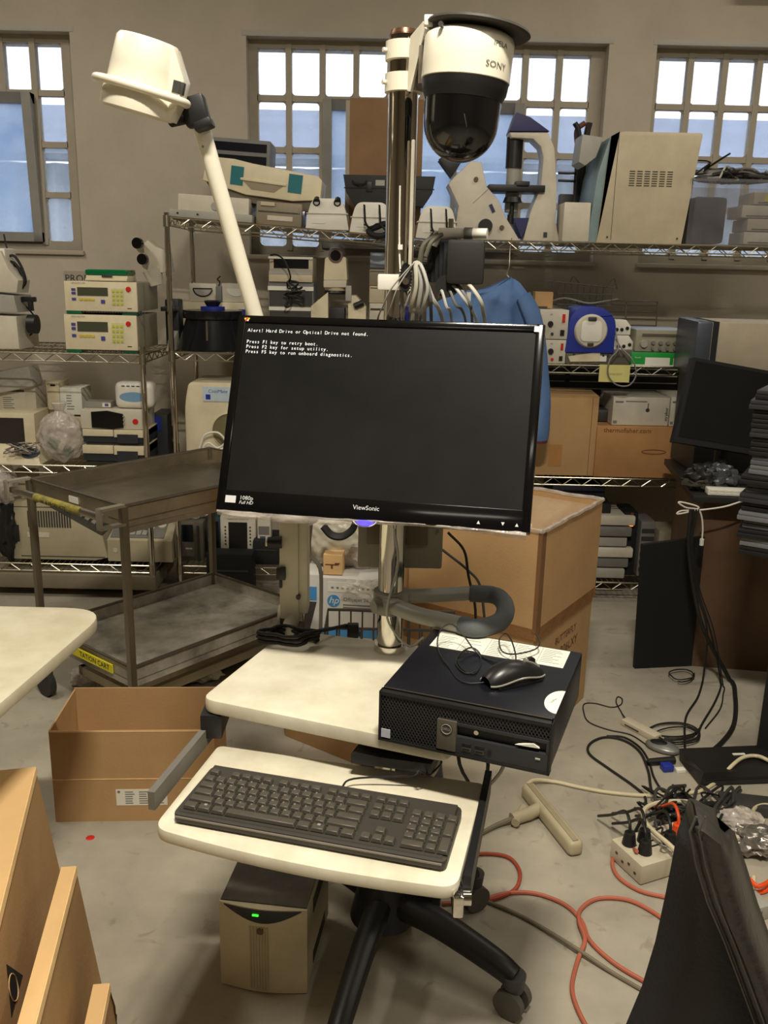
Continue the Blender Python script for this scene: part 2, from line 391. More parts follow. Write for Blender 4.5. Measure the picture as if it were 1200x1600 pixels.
# ---------------- wire shelving ----------------
def shelf_g(x0, x1, y0, y1, z, dz=0.0, pitch=.026):
    g = G(); r = .0032
    def zz(x): return z+dz*(x-x0)/(x1-x0)
    def rail(pa, pb, rr=r, n=6): g.tube([pa, pb], rr, n)
    def truss(a, b, fa, fb):
        L = (Vector(b)-Vector(a)).length; n = max(2, int(L/.045)); a = Vector(a); b = Vector(b); dn = Vector((0, 0, -.034))
        rail(a, b, .0038); rail(a+dn, b+dn, .0032)
        P = [a+(b-a)*i/n+(dn if i % 2 else Vector()) for i in range(n+1)]; g.tube(P, .0026, 5)
    c = .012
    truss((x0+c, y0, zz(x0)), (x1-c, y0, zz(x1)), 0, 0); truss((x0+c, y1, zz(x0)), (x1-c, y1, zz(x1)), 0, 0)
    truss((x0, y0+c, zz(x0)), (x0, y1-c, zz(x0)), 0, 0); truss((x1, y0+c, zz(x1)), (x1, y1-c, zz(x1)), 0, 0)
    k = int((x1-x0)/pitch)
    for i in range(1, k): x = x0+(x1-x0)*i/k; g.tube([(x, y0, zz(x)), (x, y1, zz(x))], .0019, 4)
    for t in (.25, .5, .75): y = y0+(y1-y0)*t; g.tube([(x0, y, zz(x0)-.004), (x1, y, zz(x1)-.004)], .003, 4)
    for x in (x0, x1):
        for y in (y0, y1): g.cyl((x, y, zz(x)-.04), (x, y, zz(x)+.006), .0165, .0155, 12)
    return g
def shelving(name, label, x0, x1, y0, y1, levels, top, rz=0):
    t = thing(name, label, 'shelving', (x0, y0, 0), rz)
    for x in (x0, x1):
        for y in (y0, y1):
            p = part('post', G().cyl((x, y, .02), (x, y, top), .0127, None, 14), CHROME, t)
            part('foot', G().cyl((x, y, 0), (x, y, .022), .017, .013, 10), BLACK, p)
    for z in levels:
        z, dz = z if isinstance(z, tuple) else (z, 0)
        part('shelf', shelf_g(x0, x1, y0, y1, z, dz), WIRE, t)
    return t
ZR = [1.643, 1.119, .606, .102]
RX0, RX1, RY = .31, 2.10, 4.03
shelving('wire_shelving', 'long chrome wire shelving unit behind the desk, right of the monitor', RX0, RX1, RY, RY+.5, ZR, 1.66)
MY = 4.05
ZM = [(1.712, -.075), 1.135, .64, .13]
shelving('wire_shelving', 'chrome wire shelving unit behind the monitor, highest shelf sloping right', -.965, .26, MY, MY+.5, ZM, 1.73)
LY = 3.95
ZL = [1.128, .627, .16]
shelving('wire_shelving', 'lower chrome wire shelving unit behind the steel trolley at far left', -2.3, -1.07, LY, LY+.56, ZL, 1.165)
# white wire grid and dark slatted panel at the back of the right unit
pn = thing('slatted_panel', 'dark grey slatted panel standing behind the cardboard boxes on the right shelving', 'panel', (1.0, RY+.46, .62))
for i in range(13): part('slat', G().bx(.33, 2.05, RY+.455, RY+.465, .66+i*.034, .688+i*.034), mat('charcoal_slat', (50, 52, 54), .6), pn)
for x in (.34, .9, 1.46, 2.03): part('upright', G().bx(x-.012, x+.012, RY+.465, RY+.475, .612, 1.1), DGREY, pn)

# ---------------- workstation cart ----------------
PX, PY = .018, 1.742
cart = thing('workstation_cart', 'white-topped mobile workstation cart with chrome pole carrying the monitor and computer', 'cart', (PX, PY, 0))
ang = R(-20); ex = Vector((math.cos(ang), math.sin(ang), 0)); ey = Vector((-ex.y, ex.x, 0))
F0 = Vector((-.330, 1.500, 0))
def tp(u, v): p = F0+ex*u+ey*v; return (p.x, p.y)
def rounded(P, r, n=5):
    out = []
    m = len(P)
    for i in range(m):
        a, b_, c = Vector(P[i-1]), Vector(P[i]), Vector(P[(i+1) % m]); rr = r[i] if isinstance(r, (list, tuple)) else r
        if rr <= 0: out.append(tuple(b_)); continue
        p = b_+(a-b_).normalized()*rr; q = b_+(c-b_).normalized()*rr
        for k in range(n+1): t = k/n; out.append(tuple(p*(1-t)**2+b_*2*t*(1-t)+q*t*t))
    return out
part('tabletop', G().prism(rounded([tp(0, 0), tp(.475, 0), tp(.475, .36), tp(.42, .40), tp(.055, .365), tp(0.0, .30)], [.028, .028, .03, .03, .035, .03]), .710, .738, 'z', bev=.006), TABLE, cart)
part('table_underframe', G().prism([tp(.05, .06), tp(.45, .06), tp(.45, .27), tp(.05, .27)], .690, .709, 'z').prism([tp(.30, .0), tp(.44, .02), tp(.44, .2), tp(.3, .2)], .672, .6905, 'z'), BLACK, cart)
TR = [(-.356, 1.238), (-.13, 1.150), (.118, 1.108), (.186, 1.388), (-.299, 1.498)]
part('keyboard_tray', G().prism(rounded(TR, [.03, .19, .03, .012, .015], 8), .622, .645, 'z', bev=.006), TABLE, cart)
g = G()
for (a, b_, c, d) in (((-.315, 1.54), (-.368, 1.285), .645, .678), ((.196, 1.42), (.134, 1.13), .606, .65)):
    a = Vector(a+(0,)); b_ = Vector(b_+(0,)); n_ = Vector((-(b_-a).y, (b_-a).x, 0)).normalized()*.006
    g2 = g.hexa([a-n_+Vector((0, 0, c)), b_-n_+Vector((0, 0, c)), b_+n_+Vector((0, 0, c)), a+n_+Vector((0, 0, c))], [a-n_+Vector((0, 0, d)), b_-n_+Vector((0, 0, d)), b_+n_+Vector((0, 0, d)), a+n_+Vector((0, 0, d))])
    if c > .64: part('slide_rail', g, mat('grey_painted_rail', (112, 108, 100), .5), cart, 'grey slide rail'); g = G()
    else: part('slide_rail', g, BLACK, cart, 'black slide rail')
part('rail_bracket', G().bx(.112, .128, 1.10, 1.16, .60, .635, .004).cyl((.125, 1.125, .618), (.14, 1.125, .618), .012), CHROME, cart)
part('rail_bracket', G().bx(-.33, -.29, 1.49, 1.60, .66, .708, .004), BLACK, cart)
part('pole', G().cyl((PX, PY, .16), (PX, PY, 1.905), .027, None, 40).cyl((PX, PY, .738), (PX, PY, .752), .034, .032, 40), CHROME, cart)
part('pole_cap', G().cyl((PX, PY, 1.903), (PX, PY, 1.912), .0275, .024, 32), mat('pole_cap_bronze', (110, 80, 60), .3, .6), cart)
part('pole_reflection', G().bx(PX+.016, PX+.023, PY-.034, PY-.027, 1.44, 1.73, .003), OFFW, cart)  # pale strip standing in for the camera's reflection on the chrome pole
# five-star base
hub = part('hub', G().cyl((PX, PY, .085), (PX, PY, .20), .075, .05, 28).bx(PX-.06, PX+.13, PY-.03, PY+.16, .10, .42, .02), mat('navy_black_plastic', (20, 22, 30), .5), cart, 'dark hub with an upright block')  # tapered hub joined to a taller block of the same dark colour
ends = [(-.075, 1.36), (.292, 1.555), (.238, 1.88), (.0, 2.10), (-.24, 2.00)]
for i, (xx, yy) in enumerate(ends):
    d = Vector((xx-PX, yy-PY, 0)); L = d.length; d.normalize()
    pts = [Vector((PX, PY, .135))+d*.03, Vector((PX, PY, .13))+d*L*.45, Vector((PX, PY, .105))+d*L*.85, Vector((PX, PY, .088))+d*L]
    lg = part('leg', G().tube(pts, lambda t: .034-.010*t, 12, sm=4, flat=.8), BLACK, cart)
    c = Vector((PX, PY, 0))+d*L
    s_ = Vector((-d.y, d.x, 0))
    w_ = G().cyl(c+s_*.010+Vector((0, 0, .033)), c+s_*.026+Vector((0, 0, .033)), .033, None, 20).cyl(c-s_*.010+Vector((0, 0, .033)), c-s_*.026+Vector((0, 0, .033)), .033, None, 20)
    w_.cyl(c-s_*.01+Vector((0, 0, .033)), c+s_*.01+Vector((0, 0, .033)), .012)
    part('caster', w_, mat('grey_caster', (88, 84, 78), .6), lg)
    part('caster_hood', G().cyl(c+Vector((0, 0, .06)), c+Vector((0, 0, .095)), .022, .026, 18), DGREY, lg)
# handle loop on the pole
zh = on_y(608, 942, PY-.02).z
P = [on_z(598, 940, zh), on_z(650, 960, zh), on_z(745, 982, zh), on_z(780, 972, zh), on_z(790, 950, zh), on_z(775, 931, zh), on_z(735, 927, zh), on_z(650, 931, zh)]
hd = G().tube([P[0], P[1], P[2]*.75+P[1]*.25], .0165, 14, sm=6).tube([P[6], P[7], Vector((PX-.03, PY+.035, zh))], .015, 14, sm=6)
hp = part('handle', hd, mat('grey_enamel_handle', (140, 138, 126), .45), cart)
part('handle_grip', G().tube([P[2]*.75+P[1]*.25, P[2], P[3], P[4], P[5], P[6]], .0185, 14, sm=6), mat('grey_foam_grip', (88, 92, 92), .75, bump=.15), hp)
part('handle_clamp', G().cyl((PX, PY, zh-.024), (PX, PY, zh+.02), .036, None, 32).cyl((PX-.035, PY-.035, zh-.004), (PX-.01, PY-.02, zh-.004), .014), mat('grey_enamel_handle', (140, 138, 126), .45), hp)
# outlet panel behind the pole
a = on_y(560, 815, 1.80); b_ = on_y(690, 888, 1.80)
op = part('outlet_panel', G().bx(a.x, b_.x, 1.792, 1.84, b_.z, a.z+.02, .006), mat('grey_green_enamel', (128, 124, 104), .5), cart)
c0 = on_y(585, 830, 1.79); c1 = on_y(668, 852, 1.79)
for xa, xb in ((c0.x-.015, c0.x+.02), (c1.x-.05, c1.x)):
    part('outlet', G().bx(xa, xb, 1.785, 1.793, c1.z, c1.z+.06, .003), mat('brown_outlet', (92, 76, 54), .5), op)
part('screws', G().cyl((b_.x-.012, 1.789, c1.z+.03), (b_.x-.012, 1.794, c1.z+.03), .003), DSTEEL, op)
# clamps and bracket of the dome camera on the pole
# wire basket on the back of the cart
g = G(); bx0, bx1, by0, by1, bz0, bz1 = -.125, .17, 1.838, 1.95, .62, .742
for z in (bz0, bz1): g.tube([(bx0, by0, z), (bx1, by0, z), (bx1, by1, z), (bx0, by1, z)], .0035, 6, closed=True)
for i in range(12):
    x = bx0+(bx1-bx0)*i/11; g.tube([(x, by0, bz1), (x, by0, bz0), (x, by1, bz0), (x, by1, bz1)], .0022, 5)
for i in range(5):
    y = by0+(by1-by0)*(i+1)/6; g.tube([(bx0, y, bz1), (bx0, y, bz0), (bx1, y, bz0), (bx1, y, bz1)], .0022, 5)
part('wire_basket', g, mat('grey_coated_wire', (104, 100, 94), .45), cart)
part('basket_clip', G().bx(-.075, -.05, by0-.008, by0+.008, bz1-.02, bz1+.012, .003), BLACK, cart)

# ---------------- dome camera ----------------
cc = on_y(727, 128, 1.62); zt = on_y(727, 52, 1.62).z
dome = thing('dome_camera', 'white and black domed surveillance camera clamped at the top of the pole', 'camera', tuple(cc), rot=(0, R(4), 0))
H = zt-cc.z; hw = .0735
part('housing', G().lathe([(hw-.004, -.004), (hw, 0), (hw, .02), (hw+.0005, H*.82), (hw-.002, H*.9), (hw*.85, H*.98), (.02, H)], 56), ENAM, dome, 'white cylindrical housing', local=True)
part('mounting_plate', G().at((.012, 0, H+.002), ry=R(3)).lathe([(0, 0), (hw+.009, 0), (hw+.013, .003), (hw+.011, .007), (0, .009)], 64), mat('dusty_black_plate', (58, 54, 48), .6), dome, local=True)
part('shroud', G().lathe([(hw-.001, 0), (hw-.002, -.008), (.070, -.018), (.0655, -.026), (.0645, -.030)][::-1], 56), BLACK, dome, local=True)
r_ = .0625
part('dome', G().lathe([(.0640, -.026), (.0632, -.05)]+[(r_*math.sin(R(a_)), -.062-r_*1.03*math.cos(R(a_))+.0) for a_ in range(92, -1, -6)], 56), mat('glossy_black_dome', (12, 12, 13), .12, var=.3, coat=.5), dome, local=True)
part('dome_seam', G().tube([(.0645*math.sin(R(t))*.30+.001, -.0645*math.cos(R(t))*.96, -.062-.0*t+.064*math.sin(R(t))*-.9) for t in range(-35, 45, 8)], .0009, 5), DGREY, dome, local=True)
for s_, sz, pos, rz_ in (('SONY', .0135, (.0444, -.0612, .017), 36), ('IPELA', .0105, (.0482, -.0582, H*.66), 39)):
    o_ = txt(s_, sz, mat('housing_print', (96, 92, 84), .8, var=0), dome, pos, (R(90), 0, R(rz_)), sx=1.25)
    for v in o_.data.vertices:                                       # wrapped on to the round housing
        k = (hw+.0008)/math.hypot(v.co.x, v.co.y); v.co.x *= k; v.co.y *= k
part('screw', G().cyl((-.05, -.056, H*.93), (-.052, -.062, H*.93), .004), DGREY, dome, local=True)
brk = thing('camera_bracket', 'cream steel clamp bracket with two rings holding the dome camera to the pole', 'bracket', (PX, PY, 1.78))
for py_ in (81, 131):
    z = on_y(622, py_, PY).z
    part('clamp_ring', G().lathe([(.0275, -.015), (.0335, -.015), (.0335, .015), (.0275, .015)], 40) and G().at((PX, PY, z)).lathe([(.0276, -.015), (.0335, -.015), (.0335, .015), (.0276, .015)], 40).at((PX-.032, PY-.012, z)).cyl((0, 0, 0), (-.006, -.003, 0), .004), ENAM, brk)
pl = [on_y(641, 57, 1.70), on_y(661, 33, 1.665), on_y(664, 44, 1.665), on_y(641, 143, 1.70), on_y(636, 142, 1.71)]
part('side_plate', G().add([p for p in pl]+[p+Vector((.004, .006, 0)) for p in pl], [(0, 1, 2, 3, 4), (9, 8, 7, 6, 5)]+[(i, (i+1) % 5, (i+1) % 5+5, i+5) for i in range(5)]), ENAM, brk)
zc = on_y(660, 120, 1.67).z
part('arm_plate', G().bx(PX+.030, cc.x-.055, 1.66, 1.70, zc-.01, zc-.004).bx(PX+.024, PX+.034, 1.66, PY, zc-.012, zt-.01).bx(PX+.03, cc.x-.04, 1.64, 1.68, zt-.006, zt-.001), DSTEEL, brk)
part('bracket_lug', G().bx(.047, .062, 1.60, 1.615, on_y(665, 33, 1.61).z-.008, on_y(665, 33, 1.61).z+.008, .002), WHITE, brk)

# ---------------- monitor ----------------
mon = thing('monitor', 'large black flat monitor showing a boot error on the cart pole', 'monitor', (-.016, 1.597, 1.247), rot=(0, 0, 0))
mrot = Matrix.Rotation(-.192, 4, 'Z') @ Matrix.Rotation(-.396, 4, 'X')
mon.rotation_euler = mrot.to_euler(); WM[mon.name] = Matrix.Translation(mon.location) @ mrot
MW, MH = .57, .374
GB = mat('piano_black_bezel', (13, 13, 14), .12, var=.2)
bz, bb = .016, .040
fr = G().prism([(-MW/2, -MH/2), (MW/2, -MH/2), (MW/2, MH/2), (-MW/2, MH/2)], .004, .03, 'y', bev=.004)
fr.bx(-MW/2+.001, -MW/2+bz, 0, .012, -MH/2+.001, MH/2-.001, .003).bx(MW/2-bz, MW/2-.001, 0, .012, -MH/2+.001, MH/2-.001, .003)
fr.bx(-MW/2+.004, MW/2-.004, .0004, .012, MH/2-bz, MH/2-.0015, .003).bx(-MW/2+.004, MW/2-.004, .0004, .012, -MH/2+.0015, -MH/2+bb, .003)
part('bezel', fr, GB, mon, local=True)
part('back_shell', G().bx(-.2, .2, .028, .052, -.13, .13, .012).bx(-.05, .05, .05, .062, -.05, .05, .004), BLACK, mon, local=True)
scrm = mat('dusty_lcd_panel', (33, 32, 30), .32, c2=(21, 21, 20), scale=3.2, spec=.15, emit=((30, 30, 30), .12))
part('screen', G().bx(-MW/2+bz-.001, MW/2-bz+.001, .0035, .006, -MH/2+bb-.001, MH/2-bz+.001), scrm, mon, local=True)
GLOW = mat('screen_text_glow', (210, 210, 210), .5, var=0, emit=((205, 208, 205), .8))
x0t = -MW/2+.0215; zt_ = MH/2
for s_, dz in (('Alert! Hard Drive or Optical Drive not found.', .0305), ('Press F1 key to retry boot.', .0525), ('Press F2 key for setup utility.', .0620), ('Press F5 key to run onboard diagnostics.', .0715)):
    txt(s_, .0092, GLOW, mon, (x0t, .0029, zt_-dz), mono=.00515, name='screen_text')
LOGO = mat('bezel_print_white', (215, 215, 212), .5, var=0)
txt('ViewSonic', .0115, LOGO, mon, (-.004, -.0002, -MH/2+.0235), name='maker_lettering')
txt('1080p', .0105, LOGO, mon, (-MW/2+.058, -.0002, -MH/2+.026), name='lettering')
txt('Full HD', .0085, LOGO, mon, (-MW/2+.058, -.0002, -MH/2+.0175), name='lettering', shear=.2)
part('sticker', G().bx(-MW/2+.018, -MW/2+.038, -.0003, .0003, -MH/2+.016, -MH/2+.029, 0), LOGO, mon, 'small white sticker by lower left corner', local=True)
part('sticker', G().bx(MW/2-.019, MW/2-.010, -.0003, .0003, MH/2-.016, MH/2-.0055, 0), LOGO, mon, 'white square sticker at upper right corner', local=True)
for k, (cx, cz, mm) in enumerate(((0, 0, (230, 190, 40)), (.0035, .001, (200, 60, 60)), (.007, 0, (230, 190, 40)), (.0018, -.003, (220, 80, 60)), (.0055, -.003, (235, 225, 190)))):
    part('emblem_bird', G().prism([(-MW/2+.013+cx, MH/2-.0075+cz), (-MW/2+.017+cx, MH/2-.0075+cz), (-MW/2+.016+cx, MH/2-.0105+cz), (-MW/2+.0135+cx, MH/2-.011+cz)], -.0002, .0004), mat('emblem_%d' % k, mm, .5, var=0), mon, local=True)
for i, x in enumerate((.196, .238, .262)):
    s_ = .003
    tri = [(x-s_, -MH/2+.013+(s_ if i == 1 else -s_)), (x+s_, -MH/2+.013+(s_ if i == 1 else -s_)), (x, -MH/2+.013+(-s_ if i == 1 else s_))]
    part('button_mark', G().prism(tri, -.0002, .0003), LOGO, mon, local=True)
part('power_light', G().at((-.004, .004, -MH/2-.001)).lathe([(0, -.008), (.012, -.006), (.017, 0), (.012, .002)], 24), mat('violet_power_light', (110, 90, 200), .2, var=0, emit=((110, 95, 235), 1.0)), mon, 'violet glowing power light', local=True)
part('power_arc', G().tube([(-.004+.022*math.cos(R(a_)), -.001, -MH/2+.004+.014*math.sin(R(a_))) for a_ in range(200, 345, 12)], .001, 5), LOGO, mon, local=True)
# clear polythene film still hanging from the lower edge
def fl(u, v):
    x = -MW/2+.004+(MW-.01)*u; hang = .013+.006*math.sin(u*7)+.003*mn.noise(Vector((u*9, 0, 0)))
    return (x, .006-.006*math.sin(v*3.1)+.0025*mn.noise(Vector((u*22, v*3, 1))), -MH/2+.006-hang*v)
part('protective_film', G().grid(fl, 70, 5), CLEARB, mon, 'clear protective film hanging from lower edge', local=True)
part('tilt_mount', G().bx(-.03, .03, .055, .085, -.03, .03, .005), BLACK, mon, local=True)

# ---------------- desktop computer ----------------
pc = thing('desktop_computer', 'black small desktop computer lying flat on the cart, a mouse on top', 'computer', (-.0017, 1.362, .738), R(-20.7))
W_, D_, H_ = .29, .292, .0925
CASE = mat('black_painted_case', (16, 18, 26), .34, var=.15, scale=14)
part('case', G().bx(0.001, W_-.001, .017, D_, .003, H_, .003), CASE, pc, local=True)
part('front_panel', G().bx(0, W_, .0095, .0165, 0, H_-.002, .0015).bx(0, W_, 0, .0165, 0, .005, .001).bx(0, W_, 0, .0165, H_-.009, H_-.002, .0015).bx(0, .004, 0, .0165, 0, H_-.002, .001).bx(W_-.004, W_, 0, .0165, 0, H_-.002, .001), BLACK, pc, local=True)
part('bay_fascia', G().bx(.120, .286, 0.001, .012, .005, .036, .0015).bx(.120, .286, .001, .012, .054, .060, .001).bx(.282, .287, .001, .012, .036, .056, .001), mat('dark_grey_fascia', (46, 47, 50), .4), pc, local=True)
bs = part('badge_strip', G().bx(.103, .136, -.0015, .012, .008, .062, .0015), mat('warm_grey_badge', (86, 80, 68), .4), pc, 'warm grey badge strip', local=True)
part('round_badge', G().cyl((.1195, -.0015, .047), (.1195, -.0025, .047), .0105, None, 28), DGREY, bs, local=True)
part('badge_ring', G().tube([(.1195+.0085*math.cos(R(a_)), -.0028, .047+.0085*math.sin(R(a_))) for a_ in range(0, 360, 18)], .0006, 5, closed=True), LGREY, bs, local=True)
txt('DELL', .0062, LGREY, bs, (.1195, -.0028, .047))
part('drive_slot', G().bx(.137, .282, .0125, .014, .037, .054), mat('slot_shadow_black', (6, 6, 6), .9, var=0), pc, local=True)
part('torn_tab', G().hexa([(.232, .000, .043), (.272, .001, .044), (.270, .006, .046), (.240, .006, .045)], [(.245, .0, .046), (.262, .001, .050), (.262, .006, .051), (.245, .006, .047)]), PAPER, pc, 'torn white plastic tab in drive slot', local=True)
part('screw_post', G().cyl((.168, .003, .048), (.168, .014, .048), .004), CHROME, pc, local=True)
for x in (.146, .168):
    p_ = part('usb_port', G().bx(x, x+.015, -.0005, .004, .013, .0195, .0008), DSTEEL, pc, local=True)
    part('port_hole', G().bx(x+.0012, x+.0138, -.0009, .0, .0142, .0182), MBLACK, p_, local=True)
for x in (.146, .168):
    part('usb_port', G().bx(x, x+.015, -.0005, .004, .0225, .0275, .0008), MBLACK, pc, local=True)
part('audio_jack', G().cyl((.192, 0, .02), (.192, -.001, .02), .0035), MBLACK, pc, local=True)
part('power_button', G().bx(.266, .274, -.0005, .002, .024, .027, .0005), LGREY, pc, local=True)
part('cpu_sticker', G().bx(.006, .022, -.0012, .0, .008, .0235), mat('pale_grey_sticker', (190, 192, 198), .4), pc, 'pale grey square sticker', local=True)
g = G()      # slanted lattice of the grille: both diagonals, clipped to two rectangles
def lattice(xa, xb, za, zb, st=.0058):
    hgt = zb-za
    for sgn in (1, -1):
        k = -hgt*1.0
        while k < (xb-xa)+hgt:
            xs_ = xa+k; p0 = [xs_, za]; p1 = [xs_+sgn*hgt*.62, zb]
            def clip(p, q):
                t0, t1 = 0., 1.; dx = q[0]-p[0]
                for lim, sg in ((xa, 1), (xb, -1)):
                    a_ = sg*(p[0]-lim); b2 = sg*dx
                    if b2 == 0:
                        if a_ < 0: return None
                    else:
                        t = -a_/b2
                        if b2 > 0: t0 = max(t0, t)
                        else: t1 = min(t1, t)
                return None if t0 >= t1 else ([p[0]+dx*t0, p[1]+(q[1]-p[1])*t0], [p[0]+dx*t1, p[1]+(q[1]-p[1])*t1])
            c_ = clip(p0, p1)
            if c_: g.tube([(c_[0][0], .003, c_[0][1]), (c_[1][0], .003, c_[1][1])], .00075, 4)
            k += st
lattice(.004, .103, .005, .0835); lattice(.103, .286, .061, .0835)
part('grille_lattice', g, mat('grille_black', (52, 52, 54), .35, var=0), pc, local=True, kind='stuff')
lab = part('paper_label', G().bx(.02, .268, .208, .286, H_, H_+.0006), PAPER, pc, 'white printed sheet at rear of lid', local=True)
g = G()
for i in range(5):
    for j in range(9):
        if random.random() < .9: g.bx(.027+i*.049, .027+i*.049+.036*random.uniform(.5, 1), .213+j*.0078, .2145+j*.0078, H_+.0006, H_+.0008)
for i in range(1, 5): g.bx(.0225+i*.049, .0232+i*.049, .210, .284, H_+.0006, H_+.0008)
part('print_lines', g, GINK, lab, local=True)
P = [(.2885, .05+.0*0)] 
arc = [(.2885-.026*math.sin(R(t)), .075-.043*math.cos(R(t))) for t in range(0, 181, 12)]
part('round_label', G().prism(arc, H_, H_+.0006, 'z'), PAPER, pc, 'half-round white label on lid edge', local=True)
txt('OptiPlex', .006, GINK, pc, (.276, .075, H_+.0008), (0, 0, R(70)))
part('lid_gap', G().bx(.004, W_-.004, .0135, .0172, H_-.004, H_-.0005), DSTEEL, pc, local=True)

# ---------------- mouse ----------------
def mpt(u, v): return (u, v)
a = on_z(560, 1068, .832); b_ = on_z(688+165, 1040, .832)
ctr = on_z(812, 1062, .832)
ms = thing('computer_mouse', 'black and silver mouse lying on top of the computer', 'mouse', (ctr.x-.012, ctr.y, .8315), R(-62))
def mouse_body(sc=1.0, dz=0, lo=0.0):
    def f(u, v):
        t = u; y = -.056+.112*t; wd = .031*(math.sin(math.pi*min(1, max(0, .06+.88*t)))**.42)*(1-.12*math.sin(math.pi*t))*sc
        hh = (.012+.024*math.sin(math.pi*(t**.85)*.93+.15))*sc; a_ = math.pi*v
        return (wd*math.cos(a_), y*sc, lo+dz+max(0, hh*math.sin(a_)**.8))
    return G().grid(f, 22, 18)
g = mouse_body(); g.bx(-.026, .026, -.045, .045, 0, .003)
part('body', g, mat('mouse_black', (26, 25, 25), .35, var=.05), ms, local=True)
g = G()
for sx in (1, -1):
    g.tube([(sx*(.031*(math.sin(math.pi*(.06+.88*t))**.42)*(1-.12*math.sin(math.pi*t))+.0004), -.056+.112*t, .005+.009*math.sin(math.pi*t)**2) for t in [i/14 for i in range(15)]], .0016, 6)
part('silver_trim', g, mat('silver_trim', (190, 186, 176), .3, .6), ms, local=True)
part('wheel_strip', G().tube([(0, .052, .014), (0, .04, .0235), (0, .022, .0315)], .0042, 8, sm=4, flat=1), mat('silver_trim', (190, 186, 176), .3, .6), ms, local=True)
part('scroll_wheel', G().cyl((-.003, .036, .0275), (.003, .036, .0275), .008, None, 18), RUBBER, ms, local=True)
Mi = WM[ms.name]
hd = Mi @ Vector((0, .057, .008)); zt1 = .8325
q = lambda x, y, z=zt1: on_z(x, y, z)
loop = [hd, q(735, 1068), q(700, 1040), q(684, 1012, .84), q(688, 985, .865), q(705, 975, .875), q(722, 990, .86), q(738, 1012, .845), q(752, 1030), q(742, 1052), q(722, 1045), q(715, 1026), q(735, 1012, .84), q(750, 1022), q(748, 1044), q(728, 1052), q(712, 1036), q(722, 1018, .84), q(742, 1020), q(765, 1032), q(795, 1038, .836), q(806, 1030, .85), q(800, 1003, .86), q(790, 990, .86), q(780, 1000, .85), q(785, 1018, .84), q(805, 1022, .845), q(835, 1015, .845), q(843, 1005, .85), q(838, 990, .86)]
part('cable', G().tube(loop, .0014, 6, sm=5), RUBBER, ms)

# ---------------- keyboard ----------------
kb = thing('keyboard', 'black full-size keyboard on the pull-out tray of the cart', 'keyboard', (-.3259, 1.2497, .645), R(-14.2))
KW, KD = .442, .150
KBODY = mat('keyboard_body', (58, 54, 48), .5, var=.08); KKEY = mat('keycap', (76, 71, 62), .5, var=.08, scale=30)
part('body', G().prism(rounded([(0, 0), (KW, 0), (KW, KD), (0, KD)], [.012, .012, .014, .014]), .003, .018, 'z', bev=.003).hexa([(.006, .004, .012), (KW-.006, .004, .012), (KW-.006, KD-.006, .018), (.006, KD-.006, .018)], [(.008, .008, .019), (KW-.008, .008, .019), (KW-.008, KD-.008, .0245), (.008, KD-.008, .0245)]), KBODY, kb, local=True)
part('front_lip', G().tube([(.006, -.0008, .014), (KW-.006, -.0008, .014)], .0018, 8), mat('worn_shiny_edge', (120, 112, 100), .3), kb, 'shiny worn front edge', local=True)
for x in (.02, KW-.03): part('rubber_foot', G().bx(x, x+.02, .01, .02, 0, .003), RUBBER, kb, local=True)
u = .01905; zk = lambda y: .0195+.0055*(y/KD)
kc = {}
def key(x, y, w_=1, d_=1):
    k = (w_, d_)
    W2 = w_*u-.0018; D2 = d_*u-.0018
    if k not in kc:
        gg = G().hexa([(0, 0, 0), (W2, 0, 0), (W2, D2, 0), (0, D2, 0)], [(.0022, .0016, .0065), (W2-.0022, .0016, .0065), (W2-.0022, D2-.003, .0065), (.0022, D2-.003, .0065)])
        bmesh.ops.bevel(gg.bm, geom=gg.bm.edges[:], offset=.0008, segments=1, affect='EDGES')
        kc[k] = mesh_of(gg, 'key', KKEY)
    o = bpy.data.objects.new('key', kc[k]); COL.objects.link(o); o.parent = kb; o.location = (x, y, zk(y)); o.rotation_euler = (R(2), 0, 0)
    WM[o.name] = WM[kb.name] @ Matrix.Translation((x, y, zk(y)))
X0 = .0115; Y0 = .014
leg = []
def row(r, x, ws, chars=None):
    y = Y0+r*u
    for i, w_ in enumerate(ws):
        key(x, y, w_)
        if chars and i < len(chars) and chars[i] != ' ': leg.append((chars[i], x+.005, y+.0125))
        x += w_*u
row(0, X0, [1.25, 1.25, 1.25, 6.25, 1.25, 1.25, 1.25, 1.25])
row(1, X0, [2.25]+[1]*10+[2.75], ' ZXCVBNM,./')
row(2, X0, [1.75]+[1]*11+[2.25], ' ASDFGHJKL;\'')
row(3, X0, [1.5]+[1]*12+[1.5], ' QWERTYUIOP[]')
row(4, X0, [1]*13+[2], '`1234567890-=')
yf = Y0+5.15*u
for x, n in ((X0, 1), (X0+2*u, 4), (X0+6.5*u, 4), (X0+11*u, 4)):
    for i in range(n): key(x+i*u, yf, 1, .85)
X1 = X0+15.35*u
for i in range(3): key(X1+i*u, yf, 1, .85); key(X1+i*u, Y0+4*u); key(X1+i*u, Y0+3*u); key(X1+i*u, Y0)
key(X1+u, Y0+u)
X2 = X1+3.35*u
for r, s_ in ((4, '   -'), (3, '789 '), (2, '456 '), (1, '123 ')):
    for i in range(4 if r == 4 else 3):
        key(X2+i*u, Y0+r*u)
        if s_[i] != ' ': leg.append((s_[i], X2+i*u+.005, Y0+r*u+.0125))
key(X2+3*u, Y0+2*u, 1, 2); key(X2+3*u, Y0, 1, 2); key(X2, Y0, 2); key(X2+2*u, Y0)
V = []; F = []
